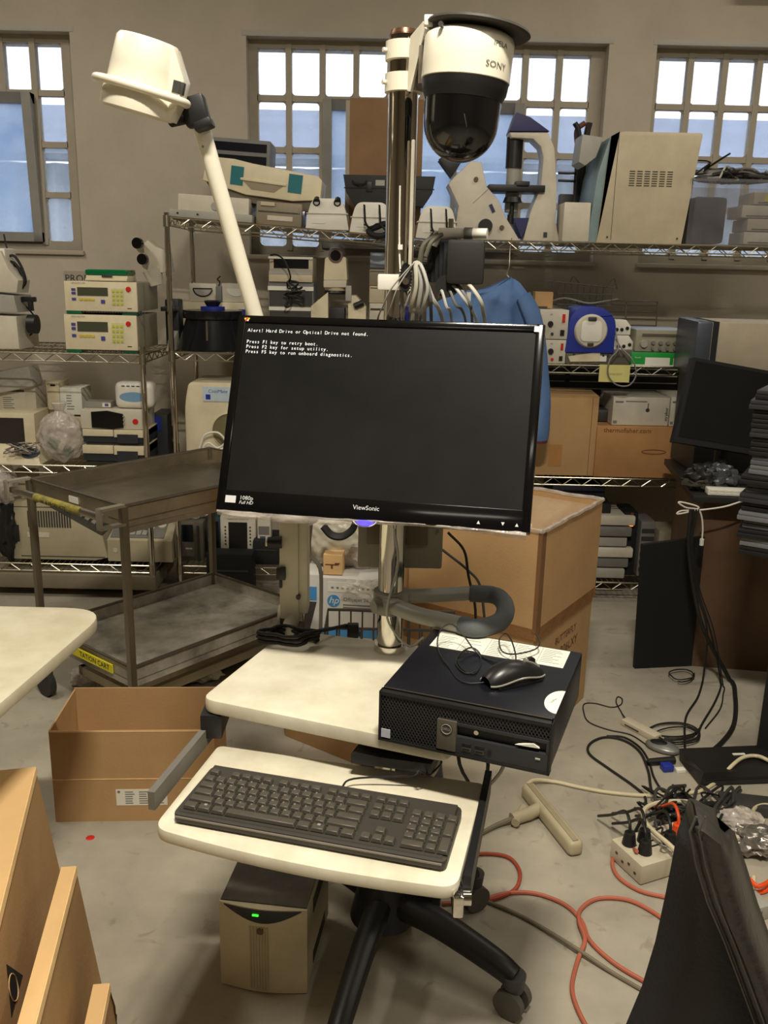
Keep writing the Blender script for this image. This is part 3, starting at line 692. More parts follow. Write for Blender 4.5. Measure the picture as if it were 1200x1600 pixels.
for ch, x, y in leg:
    t_ = txt(ch, .0052, PAPER, kb, (x, y, zk(y-.01)+.0069), (R(2), 0, 0)); me_ = t_.data; o_ = len(V)
    V += [tuple(v.co) for v in me_.vertices]; F += [tuple(o_+i for i in p.vertices) for p in me_.polygons]; bpy.data.objects.remove(t_); bpy.data.meshes.remove(me_)
for wx in (X0+1.25*u+.009, X0+11.25*u+.009):
    for dx in (0, .0025):
        for dy in (0, .0025): o_ = len(V); z_ = zk(Y0)+.0070; V += [(wx+dx, Y0+.009+dy, z_), (wx+dx+.002, Y0+.009+dy, z_), (wx+dx+.002, Y0+.011+dy, z_), (wx+dx, Y0+.011+dy, z_)]; F.append((o_, o_+1, o_+2, o_+3))
me = bpy.data.meshes.new('key_legends'); me.from_pydata(V, [], F); me.materials.append(mat('key_legend_grey', (170, 165, 152), .6, var=0))
o = bpy.data.objects.new('key_legends', me); COL.objects.link(o); o.parent = kb; o['kind'] = 'stuff'; WM[o.name] = WM[kb.name]
kq = Vector((.20, KD, .02))
kp = WM[kb.name] @ Vector((.235, KD-.002, .016))
solid('keyboard_cable', G().tube([kp, kp+Vector((.02, .03, 0)), on_z(640, 1212, .67), on_z(655, 1205, .69), on_z(672, 1210, .66), on_z(690, 1190, .63), (.08, 1.56, .55), (.05, 1.66, .60)], .0018, 6, sm=6), RUBBER, 'thin black cable running from the keyboard back under the tabletop', 'cable')

# ---------------- battery backup on the floor ----------------
up = thing('battery_backup', 'putty-coloured battery backup tower with green light, on the floor under the keyboard tray', 'power supply', (-.330, 1.612, 0), R(-7.2))
UW, UD, UH = .190, .24, .215
UM = mat('dusty_putty_plastic', (200, 190, 160), .6)
P = rounded([(0, 0), (UW, 0), (UW, UD), (0, UD)], [.012, .012, .01, .01])
part('body', G().bx(0.0, UW, .012, UD, .012, UH-.004, .006), UM, up, local=True)
def bow(x): return -.012*math.sin(math.pi*x/UW)
n = 14; g = G()
prof = [(UW*i/n, bow(UW*i/n)) for i in range(n+1)]+[(UW, .02), (0, .02)]
g.prism(prof, .004, UH-.002, 'z', bev=.003); part('front_panel', g, UM, up, local=True)
g = G().bx(.002, UW-.002, .004, UD-.01, UH-.003, UH+.001, .002); part('lid', g, mat('grimy_dark_lid', (84, 78, 66), .75, c2=(60, 56, 48), scale=12), up, 'grimy dark lid', local=True)
sm_ = [(UW*.06+UW*.88*i/12, UH-.006-.030*math.sin(math.pi*i/12)) for i in range(13)]
g = G(); vs = []
for (x, z) in sm_: vs.append((x, bow(x)-.0012, z))
for i in range(13): x = UW*.06+UW*.88*i/12; vs.append((x, bow(x)-.0012, UH-.004))
g.add(vs, [(i, i+1, 14+i, 13+i) for i in range(12)])
part('display_window', g, mat('smoked_green_window', (18, 26, 26), .25, var=0), up, 'curved smoked display window', local=True)
part('status_light', G().bx(UW*.40, UW*.47, bow(UW*.43)-.004, bow(UW*.43)-.001, UH-.018, UH-.0145, .0008), mat('green_led', (60, 255, 60), .3, var=0, emit=((50, 255, 50), 2.5)), up, 'lit green status light', local=True)
g = G()
for i in range(7): x = UW*.36+i*.0062; g.bx(x, x+.0032, bow(x)-.0022, bow(x)+.003, .012, UH-.045)
part('ribbed_strip', g, mat('rib_putty', (178, 168, 138), .6), up, local=True)
part('emblem', G().prism(rrect(UW*.45, UW*.45+.014, UH-.062, UH-.048, .004), bow(UW*.47)-.0035, bow(UW*.47)), mat('brown_emblem', (96, 78, 52), .5), up, 'small brown emblem', local=True)
for z0_, z1_ in ((.16, .195), (.03, .06)):
    g = G()
    for i in range(18): y = .06+i*.0075; g.bx(UW-.0005, UW+.0012, y, y+.004, z0_, z1_)
    part('vent', g, DGREY, up, local=True)
for x in (.02, UW-.02):
    for y in (.03, UD-.03): part('rubber_foot', G().cyl((x, y, 0), (x, y, .013), .012), RUBBER, up, local=True)

# ---------------- examination lamp ----------------
hc = on_y(222, 128, 1.70)
lamp = thing('examination_lamp', 'cream examination lamp on a long slanting arm left of the monitor', 'lamp', (-.185, 1.83, .738))
Mh = Matrix.Translation(hc) @ Matrix.Rotation(R(14), 4, 'Y') @ Matrix.Rotation(R(3), 4, 'X')
def atM(M): g_ = G(); g_.M = M; return g_
rl = .0620
head = atM(Mh).lathe([(.0, .068), (rl*.80, .068), (rl*.87, .062), (rl*.92, .02), (rl*.95, -.012), (rl, -.02), (rl+.002, -.030), (rl+.001, -.050), (rl-.003, -.052), (rl-.006, -.046), (rl-.010, -.030), (.01, -.026)], 56)
hh = part('lamp_head', head, ENAM, lamp)
wd = atM(Mh).prism([(.02, -.05), (.066, -.05), (.074, -.022), (.077, .02), (.050, .066), (.02, .066)], -.026, .026, 'y', bev=.004)
part('head_housing', wd, ENAM, hh, 'wedge-shaped side housing')
part('switch', atM(Mh).bx(.066, .0785, -.0265, -.012, -.004, .016, .001).bx(.060, .072, -.0275, -.025, -.004, .016), DGREY, hh)
part('lens', atM(Mh).lathe([(0, -.040), (.03, -.0415), (rl-.008, -.039)], 40), mat('greenish_lens_glass', (120, 128, 100), .12, var=.1, spec=.8), hh)
g = G(); g.M = Mh
g.tube([(.002+.079*math.cos(R(a_)), .068*math.sin(R(a_)), -.014) for a_ in range(0, 360, 10)], .0072, 12, closed=True)
part('handle_ring', g, ENAM, hh)
jn = on_y(306, 175, 1.76)
part('joint', G().at(jn, ry=R(-15)).bx(-.022, .022, -.018, .018, -.024, .026, .006).at(jn, ry=R(-22)).cyl((-.022, 0, 0), (-.045, -.02, 0), .013).bx(-.012, .022, -.02, .02, -.034, -.018, .004), BLACK, lamp)
pts = [on_y(312, 190, 1.78), on_y(398, 490, 1.86), on_y(452, 668, 1.86)]
part('upper_arm', G().tube([pts[0], pts[1], pts[2]], .0165, 20, flat=.85), ENAM, lamp)
part('arm_screw', G().cyl(on_y(317, 229, 1.757), on_y(317, 229, 1.765), .0025), DGREY, lamp)
el = on_y(455, 665, 1.86)
part('elbow', G().cyl((el.x, 1.82, el.z), (el.x, 1.90, el.z), .03, None, 24), BLACK, lamp)
xl = on_y(461, 900, 1.83).x; lw = .030; ztop_ = el.z
def zl(py): return on_y(460, py, 1.80).z
bt = G().bx(xl-lw, xl+lw*.35, 1.80, 1.86, zl(968), ztop_, .005).bx(xl+lw*.2, xl+lw, 1.806, 1.856, zl(962), ztop_, .008)
la = part('lower_arm', bt, mat('aged_cream_enamel', (206, 200, 178), .4), lamp)
txt('Magic Illumination', .012, GINK, la, (xl+lw*.62, 1.8055, zl(845)), (R(90), R(90), 0))
txt('model', .008, LGREY, la, (xl+lw*.6, 1.8055, zl(885)), (R(90), R(90), 0))
part('knob', G().cyl((xl-lw-.024, 1.80, zl(848)), (xl-lw+.006, 1.80, zl(848)), .011, .013, 18), BLACK, la)
part('knob_cap', G().cyl((xl-lw-.028, 1.80, zl(848)), (xl-lw-.024, 1.80, zl(848)), .009, None, 18), WHITE, la)
part('latch', G().bx(xl-lw-.006, xl-lw+.014, 1.79, 1.802, zl(905), zl(886), .003).bx(xl-lw+.0, xl-lw+.006, 1.794, 1.802, zl(918), zl(903), .001), BLACK, la)
part('screw', G().cyl((xl+.010, 1.797, zl(933)), (xl+.010, 1.806, zl(933)), .005), DGREY, la)
ft = G().cyl((xl-.036, 1.83, zl(975)), (xl-.012, 1.83, zl(975)), .030, None, 28).tube([(xl-.002, 1.83, zl(955)), (xl-.006, 1.81, zl(975)), (xl+.0, 1.79, zl(1000))], .020, 16, sm=4)
part('pivot', ft, mat('aged_cream_enamel', (206, 200, 178), .4), lamp)
part('pivot_band', G().cyl((xl-.030, 1.83, zl(975)), (xl-.018, 1.83, zl(975)), .0308, None, 28).cyl((xl+.012, 1.80, zl(985)), (xl+.024, 1.80, zl(985)), .02, None, 20), mat('brown_rubber_band', (70, 58, 44), .6), lamp)
part('clamp_base', G().cyl((xl, 1.79, .738), (xl, 1.79, zl(995)), .03, .022, 24), BLACK, lamp)
cz = .744; loopc = []
for k in range(44):
    a_ = k*.42; rr = .050+.010*math.sin(k*1.7); loopc.append((xl-.006+rr*1.1*math.cos(a_), 1.755+rr*.62*math.sin(a_), cz+.0006*k))
part('coiled_cord', G().tube(loopc+[(xl+.08, 1.79, .76), (xl+.12, 1.86, .74), (xl+.14, 1.95, .68)], .0042, 8, sm=3), RUBBER, lamp)

# ---------------- things clamped to the pole above the monitor ----------------
Yb = 1.66
A = on_y(700, 374, Yb); B = on_y(755, 445, Yb)
pb = thing('transformer', 'black ribbed power transformer hanging from the pole beneath the dome camera', 'transformer', ((A.x+B.x)/2, Yb, B.z), R(-8))
w2 = (B.x-A.x)/2; h2 = A.z-B.z
part('front_block', G().bx(-w2, w2, -.012, .012, 0, h2, .007), mat('dusty_charcoal', (30, 29, 25), .6), pb, local=True)
for k in range(5): part('cooling_fin', G().bx(-w2-.008-k*.0085, w2-.012-k*.0085, .014+k*.011, .021+k*.011, .002, h2-.003-.002*k, .002), MBLACK, pb, local=True)
part('round_knob', G().cyl((-w2+.0, .0, -.004), (-w2+.0, .05, -.004), .020, None, 24), MBLACK, pb, local=True)
part('clamp_handle', G().cyl((-.052, .035, h2+.012), (w2+.002, .02, h2+.012), .0095, .009, 18).cyl((-w2-.03, .035, h2-.01), (-w2-.02, .035, h2+.014), .008), WHITE, pb, 'white round clamp handle', local=True)
part('handle_band', G().cyl((-.006, .026, h2+.0122), (.009, .0245, h2+.0122), .0102, None, 18), GREY, pb, local=True)
part('strap_wires', G().tube([(-w2-.02, .03, h2+.01), (-w2-.045, .02, h2-.01), (-w2-.052, .02, h2-.05)], .005, 8, sm=4).tube([(-w2-.01, .03, h2+.012), (-w2-.03, .012, h2-.004), (-w2-.04, .01, h2-.03)], .004, 8, sm=4), mat('olive_wires', (92, 92, 76), .6), pb, local=True)
part('pole_arm', G().cyl((-.05, .05, h2*.4), (-.13, .085, h2*.4), .008), BLACK, pb, local=True)
A = on_y(590, 428, 1.66); B = on_y(627, 454, 1.66)
wb = thing('junction_box', 'small white plastic box clipped to the pole just above the monitor', 'box', ((A.x+B.x)/2, 1.66, B.z))
part('shell', G().bx(A.x-wb.location.x, B.x-wb.location.x, 0, .035, 0, A.z-B.z, .004), WHITE, wb, local=True)
part('socket', G().cyl((A.x-wb.location.x-.0005, .014, .015), (A.x-wb.location.x+.003, .014, .015), .0055, None, 14), GREY, wb, local=True)
rc = on_y(634, 434, 1.65)
rw = thing('cable_hook_wheel', 'black ribbed wheel on the pole holding the looped grey cables', 'hook', tuple(rc))
g = G()
for k in range(26):
    a_ = 2*math.pi*k/26; g.at((0, .012, 0)).bx(.0, .0, 0, 0, 0, 0) if 0 else g.cyl((.0105*0+.024*math.sin(a_)*.42, .0, .024*math.cos(a_)), (.024*math.sin(a_)*.42, .026, .024*math.cos(a_)), .0022, None, 6)
g.cyl((0, 0, 0), (0, .026, 0), .010, None, 20)
def ell(rx_, rz_, y0_, y1_):
    n_ = 28; vs_ = [(rx_*math.sin(2*math.pi*i/n_), y, rz_*math.cos(2*math.pi*i/n_)) for y in (y0_, y1_) for i in range(n_)]
    return vs_, [(i, (i+1) % n_, n_+(i+1) % n_, n_+i) for i in range(n_)]+[tuple(range(n_)), tuple(range(n_, 2*n_))[::-1]]
v_, f_ = ell(.010, .0235, .001, .025); g.add(v_, f_)
part('wheel', g, BLACK, rw, local=True)
part('hub_cap', G().cyl((0, -.004, -.006), (0, .001, -.006), .006), CHROME, rw, local=True)
part('axle', G().cyl((0, .026, 0), (-.016, .075, 0), .006), BLACK, rw, local=True)
GM = [GCORD, mat('ivory_flat_cable', (176, 172, 156), .5), mat('dim_grey_cable', (96, 96, 93), .5)]
cl = [((644, 414), (590, 500), .0026, 0, (612, 450), 'leftmost grey cable'), ((646, 412), (604, 500), .0026, 1, (622, 448), 'second cable from the left, ivory'),
      ((648, 411), (638, 500), .0038, 1, (650, 446), 'wide ivory cable nearest the black wheel'), ((651, 410), (650, 502), .004, 0, (658, 440), 'wide grey cable right of the black wheel'),
      ((654, 411), (663, 503), .0038, 1, (664, 442), 'ivory cable in the middle of the looped bundle'), ((657, 413), (656, 503), .003, 0, (668, 448), 'grey cable behind the middle of the looped bundle'),
      ((660, 418), (674, 503), .003, 2, (672, 460), 'dim grey cable at the right of the looped bundle'), ((664, 436), (692, 505), .0036, 0, (676, 466), 'grey cable slanting right out of the looped bundle'),
      ((708, 446), (746, 508), .003, 0, (726, 468), 'grey cable slanting right under the transformer'), ((700, 448), (728, 506), .0026, 2, (712, 476), 'dim grey cable under the transformer'),
      ((732, 444), (758, 508), .0036, 1, (750, 468), 'rightmost ivory cable under the transformer'), ((690, 454), (706, 506), .0026, 0, (698, 480), 'grey cable under the round knob of the transformer'),
      ((640, 456), (634, 500), .0024, 2, (633, 478), 'dim grey cable under the black wheel'), ((716, 446), (738, 508), .0026, 2, (734, 474), 'dim grey cable crossing under the transformer')]
for k, (p, q_, r0, mi, md, lb_) in enumerate(cl):
    y_ = 1.640+.004*(k % 5)
    P3 = [on_y(p[0]-4, p[1]+10, y_+.03), on_y(p[0], p[1], y_+.012), on_y(md[0], md[1], y_), on_y((q_[0]*.6+md[0]*.4), q_[1]-22, y_+.012), on_y(q_[0], q_[1], y_+.045), on_y(q_[0]+(q_[0]-md[0])*.2, q_[1]+50, y_+.085)]
    solid('hanging_cable', G().tube(P3, r0, 8, sm=6, flat=.5), GM[mi], lb_+', hanging behind the monitor', 'cable', 'cables hung on the pole')
solid('blue_tube', G().tube([on_y(636, 478, 1.67), on_y(635, 520, 1.69)], .004, 10), mat('blue_tubing', (60, 70, 190), .3), 'short blue tube standing behind the top edge of the monitor', 'tube')
solid('hanging_cable', G().tube([on_y(625, 290, 1.712), on_y(624, 385, 1.712), on_y(626, 432, 1.70)], .0016, 6, sm=4).bx(on_y(622, 386, 1.71).x, on_y(629, 386, 1.71).x, 1.704, 1.712, on_y(622, 390, 1.71).z, on_y(622, 382, 1.71).z), WHITE, 'thin white cable running straight down the chrome pole', 'cable')
solid('hanging_cable', G().tube([on_y(616, 826, 1.70), on_y(622, 880, 1.70), on_y(608, 935, 1.69), on_y(605, 965, 1.69), on_y(618, 990, 1.70), on_y(640, 1010, 1.72), (.09, 1.80, .74)], .0026, 6, sm=6), GCORD, 'grey cable running down the lower pole past the handle clamp', 'cable')
solid('hanging_cable', G().tube([on_y(700, 832, 1.84), on_y(725, 860, 1.84), on_y(732, 900, 1.84), on_y(742, 945, 1.86), on_y(745, 985, 1.9), (.24, 1.92, .72)], .0032, 6, sm=6), RUBBER, 'black cable hanging from behind the monitor in front of the big carton', 'cable')
solid('hanging_cable', G().tube([on_y(690, 858, 1.85), on_y(730, 890, 1.85), on_y(750, 915, 1.86), on_y(757, 965, 1.9)], .0032, 6, sm=6), mat('dim_grey_cable', (96, 96, 93), .5), 'grey cable slanting down from the outlet panel behind the handle', 'cable')

# ---------------- things on the wire shelving ----------------
def boxdev(name, label, cat, rect, Y, z0, depth, m, bev=.006, rz=0, group=None):
    t, w_, h_ = dev(name, label, cat, *rect, Y, z0, depth, rz, group)
    part('body', G().bx(-w_/2, w_/2, 0, depth, 0, h_, bev), m, t, local=True)
    return t, w_, h_
def plate(t, w_, h_, name, u0, v0, u1, v1, m, out=.002, bev=0, lab=None, par=None, y=0):
    return part(name, G().bx(-w_/2+u0*w_, -w_/2+u1*w_, y-out, y+.002, v0*h_, v1*h_, bev), m, par or t, lab, local=True)
def dial(t, w_, h_, name, u_, v_, r, m, out=.008, par=None, lab=None):
    x = -w_/2+u_*w_; z = v_*h_; return part(name, G().cyl((x, .001, z), (x, -out, z), r, r*.85, 16), m, par or t, lab, local=True)
def label_txt(t, w_, h_, s, u_, v_, size, m=INK, y=-.0026, **k): return txt(s, size, m, t, (-w_/2+u_*w_, y, v_*h_), **k)
S4 = [z+.004 for z in ZR]
YF = RY+.02
# --- top right shelf
# inverted microscope, seen from the side
zS = S4[0]
def W(px, py, y=4.12): p = on_y(px, py, y); return (p.x, p.z)
ims = thing('inverted_microscope', 'white inverted microscope with navy trim standing on the top shelf in front of the window', 'microscope', (on_y(790, 370, 4.12).x, 4.16, zS))
o_ = [W(*p) for p in ((722, 275), (748, 248), (757, 254), (766, 288), (784, 312), (800, 350))]
base = [W(714, 372), W(711, 352), W(716, 322), W(700, 288)]
base[0] = (base[0][0], zS)
part('base_body', G().prism(base+[W(708, 278), W(735, 252), W(752, 254), W(760, 292), W(778, 312), W(790, 340), (W(812, 372)[0], zS)], 4.10, 4.28, 'y', bev=.010), OFFW, ims)
part('panel_seam', G().tube([(W(738, 318)[0], 4.0985, W(738, 318)[1]), (W(762, 296)[0], 4.0985, W(762, 296)[1])], .0015, 5), LGREY, ims)
part('eyepiece_tube', G().prism([W(706, 276), W(722, 252), W(700, 238), W(686, 248)], 4.13, 4.17, 'y', bev=.006).prism([W(706, 276), W(722, 252), W(700, 238), W(686, 248)], 4.20, 4.24, 'y', bev=.006), BLACK, ims)
p = W(757, 354); part('focus_knob', G().cyl((p[0], 4.07, p[1]), (p[0], 4.11, p[1]), .030, None, 24), BLACK, ims)
for q_ in ((743, 281), (783, 356)): p = W(*q_); part('adjust_button', G().cyl((p[0], 4.092, p[1]), (p[0], 4.11, p[1]), .010, None, 16), mat('brown_button', (92, 74, 54), .5), ims)
p = W(770, 318); txt('INVERTED 100', .020, mat('faded_navy_ink', (80, 78, 110), .7, var=0), ims, (p[0]+.012, 4.098, p[1]+.0), (R(90), R(62), 0))
p = W(768, 326); part('badge', G().at((p[0], 4.098, p[1]), ry=R(62)).bx(-.018, .018, -.001, .002, -.007, .007), NAVY, ims, 'small navy badge')
part('trim_wedge', G().prism([W(803, 340), W(828, 340), W(816, 372)], 4.14, 4.26, 'y'), NAVY, ims, 'navy wedge between base and arm')
arm = [W(818, 372), W(830, 330), W(846, 292), W(850, 245), W(846, 228), W(834, 216), W(800, 214), W(797, 205), W(858, 205), W(868, 230), W(872, 290), W(870, 345), W(876, 372)]
arm[0] = (arm[0][0], zS); arm[-1] = (arm[-1][0], zS)
part('arm', G().prism(arm, 4.14, 4.26, 'y', bev=.008), OFFW, ims)
part('arm_cap', G().prism([W(797, 204), W(808, 174), W(830, 182), W(860, 204)], 4.135, 4.265, 'y', bev=.003), NAVY, ims, 'navy cap on the arm')
p = W(809, 211); q_ = W(809, 260); part('condenser_tube', G().cyl((p[0], 4.2, p[1]), (p[0], 4.2, q_[1]), .036, None, 24), BLACK, ims)
r_2 = W(810, 330); part('condenser_column', G().cyl((p[0], 4.2, q_[1]), (p[0], 4.2, r_2[1]), .030, None, 24), LGREY, ims)
p = W(764, 292); q_ = W(852, 296)
part('stage', G().bx(p[0], q_[0], 4.12, 4.26, q_[1]-.012, p[1]+.012, .004).bx(W(822, 0)[0], W(845, 0)[0], 4.12, 4.2, p[1], W(825, 283)[1], .004), BLACK, ims)
c_ = W(802, 312); part('objective_turret', G().cyl((c_[0], 4.15, c_[1]-.01), (c_[0], 4.15, c_[1]+.012), .042, .034, 24).cyl((c_[0], 4.15, c_[1]-.08), (c_[0], 4.15, c_[1]), .010).cyl((c_[0]-.004, 4.15, c_[1]-.10), (c_[0]-.004, 4.15, c_[1]-.06), .014), BLACK, ims)
p = W(853, 367); part('power_socket', G().bx(p[0]-.008, p[0]+.008, 4.137, 4.142, p[1]-.010, p[1]+.012), DGREY, ims)
# pair of bentwood-like crutch frames behind
cr = thing('padded_tube_frame', 'pair of curved black and brown tube frames standing behind the beige machine', 'frame', (on_y(915, 370, 4.40).x, 4.40, zS))
for k, (xa, xb, m_) in enumerate(((898, 906, BLACK), (914, 903, mat('brown_padding', (110, 66, 44), .7)), (913, 918, BLACK), (930, 916, MATS['brown_padding']))):
    yk = 4.38+.03*(k % 2)
    if k < 2: pts = [on_y(xb-4, 340, yk), on_y(xb-3, 290, yk), on_y(xb, 240, yk), on_y(xb-2, 205, yk), on_y(xa, 192, yk)]
    else: pts = [on_y(xb-12, 330, yk), on_y(xb-10, 290, yk), on_y(xb-4, 245, yk), on_y(xb, 210, yk), on_y(xb+4, 192, yk)]
    pts[0].z = zS
    part('curved_tube', G().tube(pts, .012, 10, sm=5), m_, cr, 'brown padded tube' if k % 2 else 'black tube')
for z_ in (270, 282): part('cross_bar', G().tube([on_y(872, z_, 4.40), on_y(924, z_+2, 4.40)], .006, 8), BLACK, cr)
# small beige box + black cup behind
t, w_, h_ = boxdev('beige_case', 'small plain beige case with sloping sides left of the large vented machine', 'case', (880, 316, 922, 374), YF, S4[0], .16, OFFW, .006)
t, w_, h_ = boxdev('black_cup', 'black holder standing behind the small beige case on the top shelf', 'holder', (874, 303, 896, 340), 4.30, S4[0], .05, BLACK, .004)
# large beige vented machine
t, w_, h_ = dev('laboratory_analyzer', 'large beige sheet-metal machine with grid of vent slots on the top shelf', 'machine', 922, 206, 1090, 376, YF, S4[0])
part('body', G().prism(rounded([(-w_/2+.045, 0), (-w_/2+.062, h_*.6), (-w_/2+.085, h_*.97), (-w_/2+.11, h_), (w_/2, h_), (w_/2-.045, 0)], [.002, .05, .02, .03, .012, .002]), 0, .42, 'y', bev=.005), BEIGE, t, local=True)
part('front_cover', G().prism([(-w_/2+.005, .0), (-w_/2+.03, h_*.62), (-w_/2+.07, h_*.95), (-w_/2+.092, h_*.965), (-w_/2+.068, h_*.6), (-w_/2+.052, .0)], .006, .41, 'y', bev=.003), mat('blue_grey_cover', (128, 150, 152), .5), t, local=True)
g = G().bx(-w_/2+.105, -w_/2+.107, -.001, .002, .01, h_-.01); part('seam', g, DGREY, t, local=True)
g = G()
for i in range(6):
    for j in range(7): g.bx(-.035+i*.032-.03, -.012+i*.032-.03, -.0012, .002, h_*.52+j*.0095, h_*.52+j*.0095+.0032)
part('vent_slots', g, INK, t, local=True)
for x in (-w_/2+.09, w_/2-.065): part('screw', G().cyl((x, .001, .022), (x, -.003, .022), .004), DGREY, t, local=True)
hk = part('side_hopper', G().prism([(-w_/2-.048, h_*.98-.11), (-w_/2-.04, h_*.98-.0), (-w_/2+.05, h_*.98-.01), (-w_/2+.025, h_*.98-.09), (-w_/2-.02, h_*.98-.125)], .04, .2, 'y', bev=.005), LGREY, t, local=True)
# translucent bin with contents
bn, w_, h_ = dev('storage_bin', 'translucent storage bin full of dark parts right of the large vented machine', 'bin', 1077, 280, 1250, 380, YF, S4[0])
gg = G().bx(-w_/2, w_/2, 0, .004, 0, h_).bx(-w_/2, -w_/2+.004, 0, .4, 0, h_).bx(w_/2-.004, w_/2, 0, .4, 0, h_).bx(-w_/2, w_/2, .396, .4, 0, h_).bx(-w_/2, w_/2, 0, .4, 0, .004).bx(-w_/2-.008, w_/2+.008, -.008, .004, h_-.012, h_)
part('tub', gg, BIN, bn, local=True)
zb = S4[0]+.006; bx_ = bn.location.x
solid('black_adapter', G().bx(bx_-w_/2+.03, bx_-.06, 4.09, 4.3, zb, zb+h_*.72, .02), mat('brown_black_plastic', (46, 40, 40), .6), 'dark brown-black block seen through the front of the storage bin', 'adapter')
for i, (dx, z_, ww) in enumerate(((.02, 0, .2), (.03, .055, .19), (.0, .11, .2), (.045, .165, .16))):
    sb = solid('disk_drive', G().bx(bx_+dx, bx_+dx+ww, 4.08, 4.26, zb+z_, zb+z_+.052, .006), BEIGE if i % 2 else OFFW, ['beige drive lying at the very bottom inside the bin', 'aged white drive second from the bottom inside the bin', 'beige drive third from the bottom inside the bin', 'topmost drive in the bin, bearing a yellow label'][i], 'drive', 'drives stacked in the storage bin')
    if i == 3: part('yellow_label', G().bx(bx_+dx+.045, bx_+dx+.15, 4.077, 4.081, zb+z_+.012, zb+z_+.042), YEL, sb)
    part('slot', G().bx(bx_+dx+.02, bx_+dx+ww-.03, 4.0785, 4.081, zb+z_+.006, zb+z_+.010), DGREY, sb)
ordl = ['tall loop standing up from', 'second loop, thin and black, over', 'black cable at the left of', 'thick grey cable in the middle of', 'olive cable across', 'light grey cable across', 'black cable at the bottom of', 'olive cable at the front of', 'dark cable at the back of', 'grey cable at the right of', 'thin black cable at the right of', 'dark grey cable on top of', 'olive cable at the left of', 'black cable curled beneath']
for i in range(14):
    c0_ = bx_-w_/2+.06+.018*i; P = [Vector((c0_+random.uniform(-.07, .13), 4.08+random.random()*.22, S4[0]+h_+.004+random.random()*.06*(1 if 0 < k < 6 else .1))) for k in range(8)]
    if i < 2: P[2].z += .05; P[3].z += .05
    solid('bundled_cable', G().tube(P, [.004, .003, .006, .009, .007, .005, .008][i % 7], 6, sm=5), [RUBBER, RUBBER, DGREY, GREY, mat('olive_grey_cable', (96, 90, 78), .6), GCORD, RUBBER, MATS['olive_grey_cable'], DGREY, GREY, RUBBER, DGREY, MATS['olive_grey_cable'], RUBBER][i] if i != 4 else mat('olive_grey_cable', (96, 90, 78), .6), ordl[i]+' the cable heap on top of the storage bin', 'cable', 'cables heaped on the storage bin')
# cardboard tall box behind the pole
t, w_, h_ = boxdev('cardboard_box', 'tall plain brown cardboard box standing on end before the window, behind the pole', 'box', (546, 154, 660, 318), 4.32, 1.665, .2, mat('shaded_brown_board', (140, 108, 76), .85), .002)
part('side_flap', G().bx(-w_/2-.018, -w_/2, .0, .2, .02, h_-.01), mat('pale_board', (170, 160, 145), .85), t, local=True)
t, w_, h_ = dev('instrument_case', 'black latched plastic carrying case lying on the white goggle bins on the top shelf', 'case', 536, 274, 680, 322, 4.16, None)
part('shell', G().prism([(-w_/2, h_), (-w_/2+.012, h_*.45), (-w_/2+.05, 0), (w_/2-.05, 0), (w_/2-.012, h_*.45), (w_/2, h_)], 0, .1, 'y', bev=.006), mat('textured_black_case', (34, 34, 33), .6, bump=.1), t, local=True)
part('lid_seam', G().bx(-w_/2+.004, w_/2-.004, -.001, .002, h_*.55, h_*.59), MBLACK, t, local=True)
part('label', G().bx(-.06, -.02, -.002, .002, h_*.66, h_*.84), LGREY, t, local=True)
part('latch', G().bx(-.10, -.075, -.006, .002, h_*.45, h_*.78, .002), BLACK, t, local=True)
part('handle', G().tube([(-.16, -.002, h_*.8), (-.15, -.014, h_*.7), (-.11, -.014, h_*.7), (-.10, -.002, h_*.8)], .004, 8, sm=3), MBLACK, t, local=True)
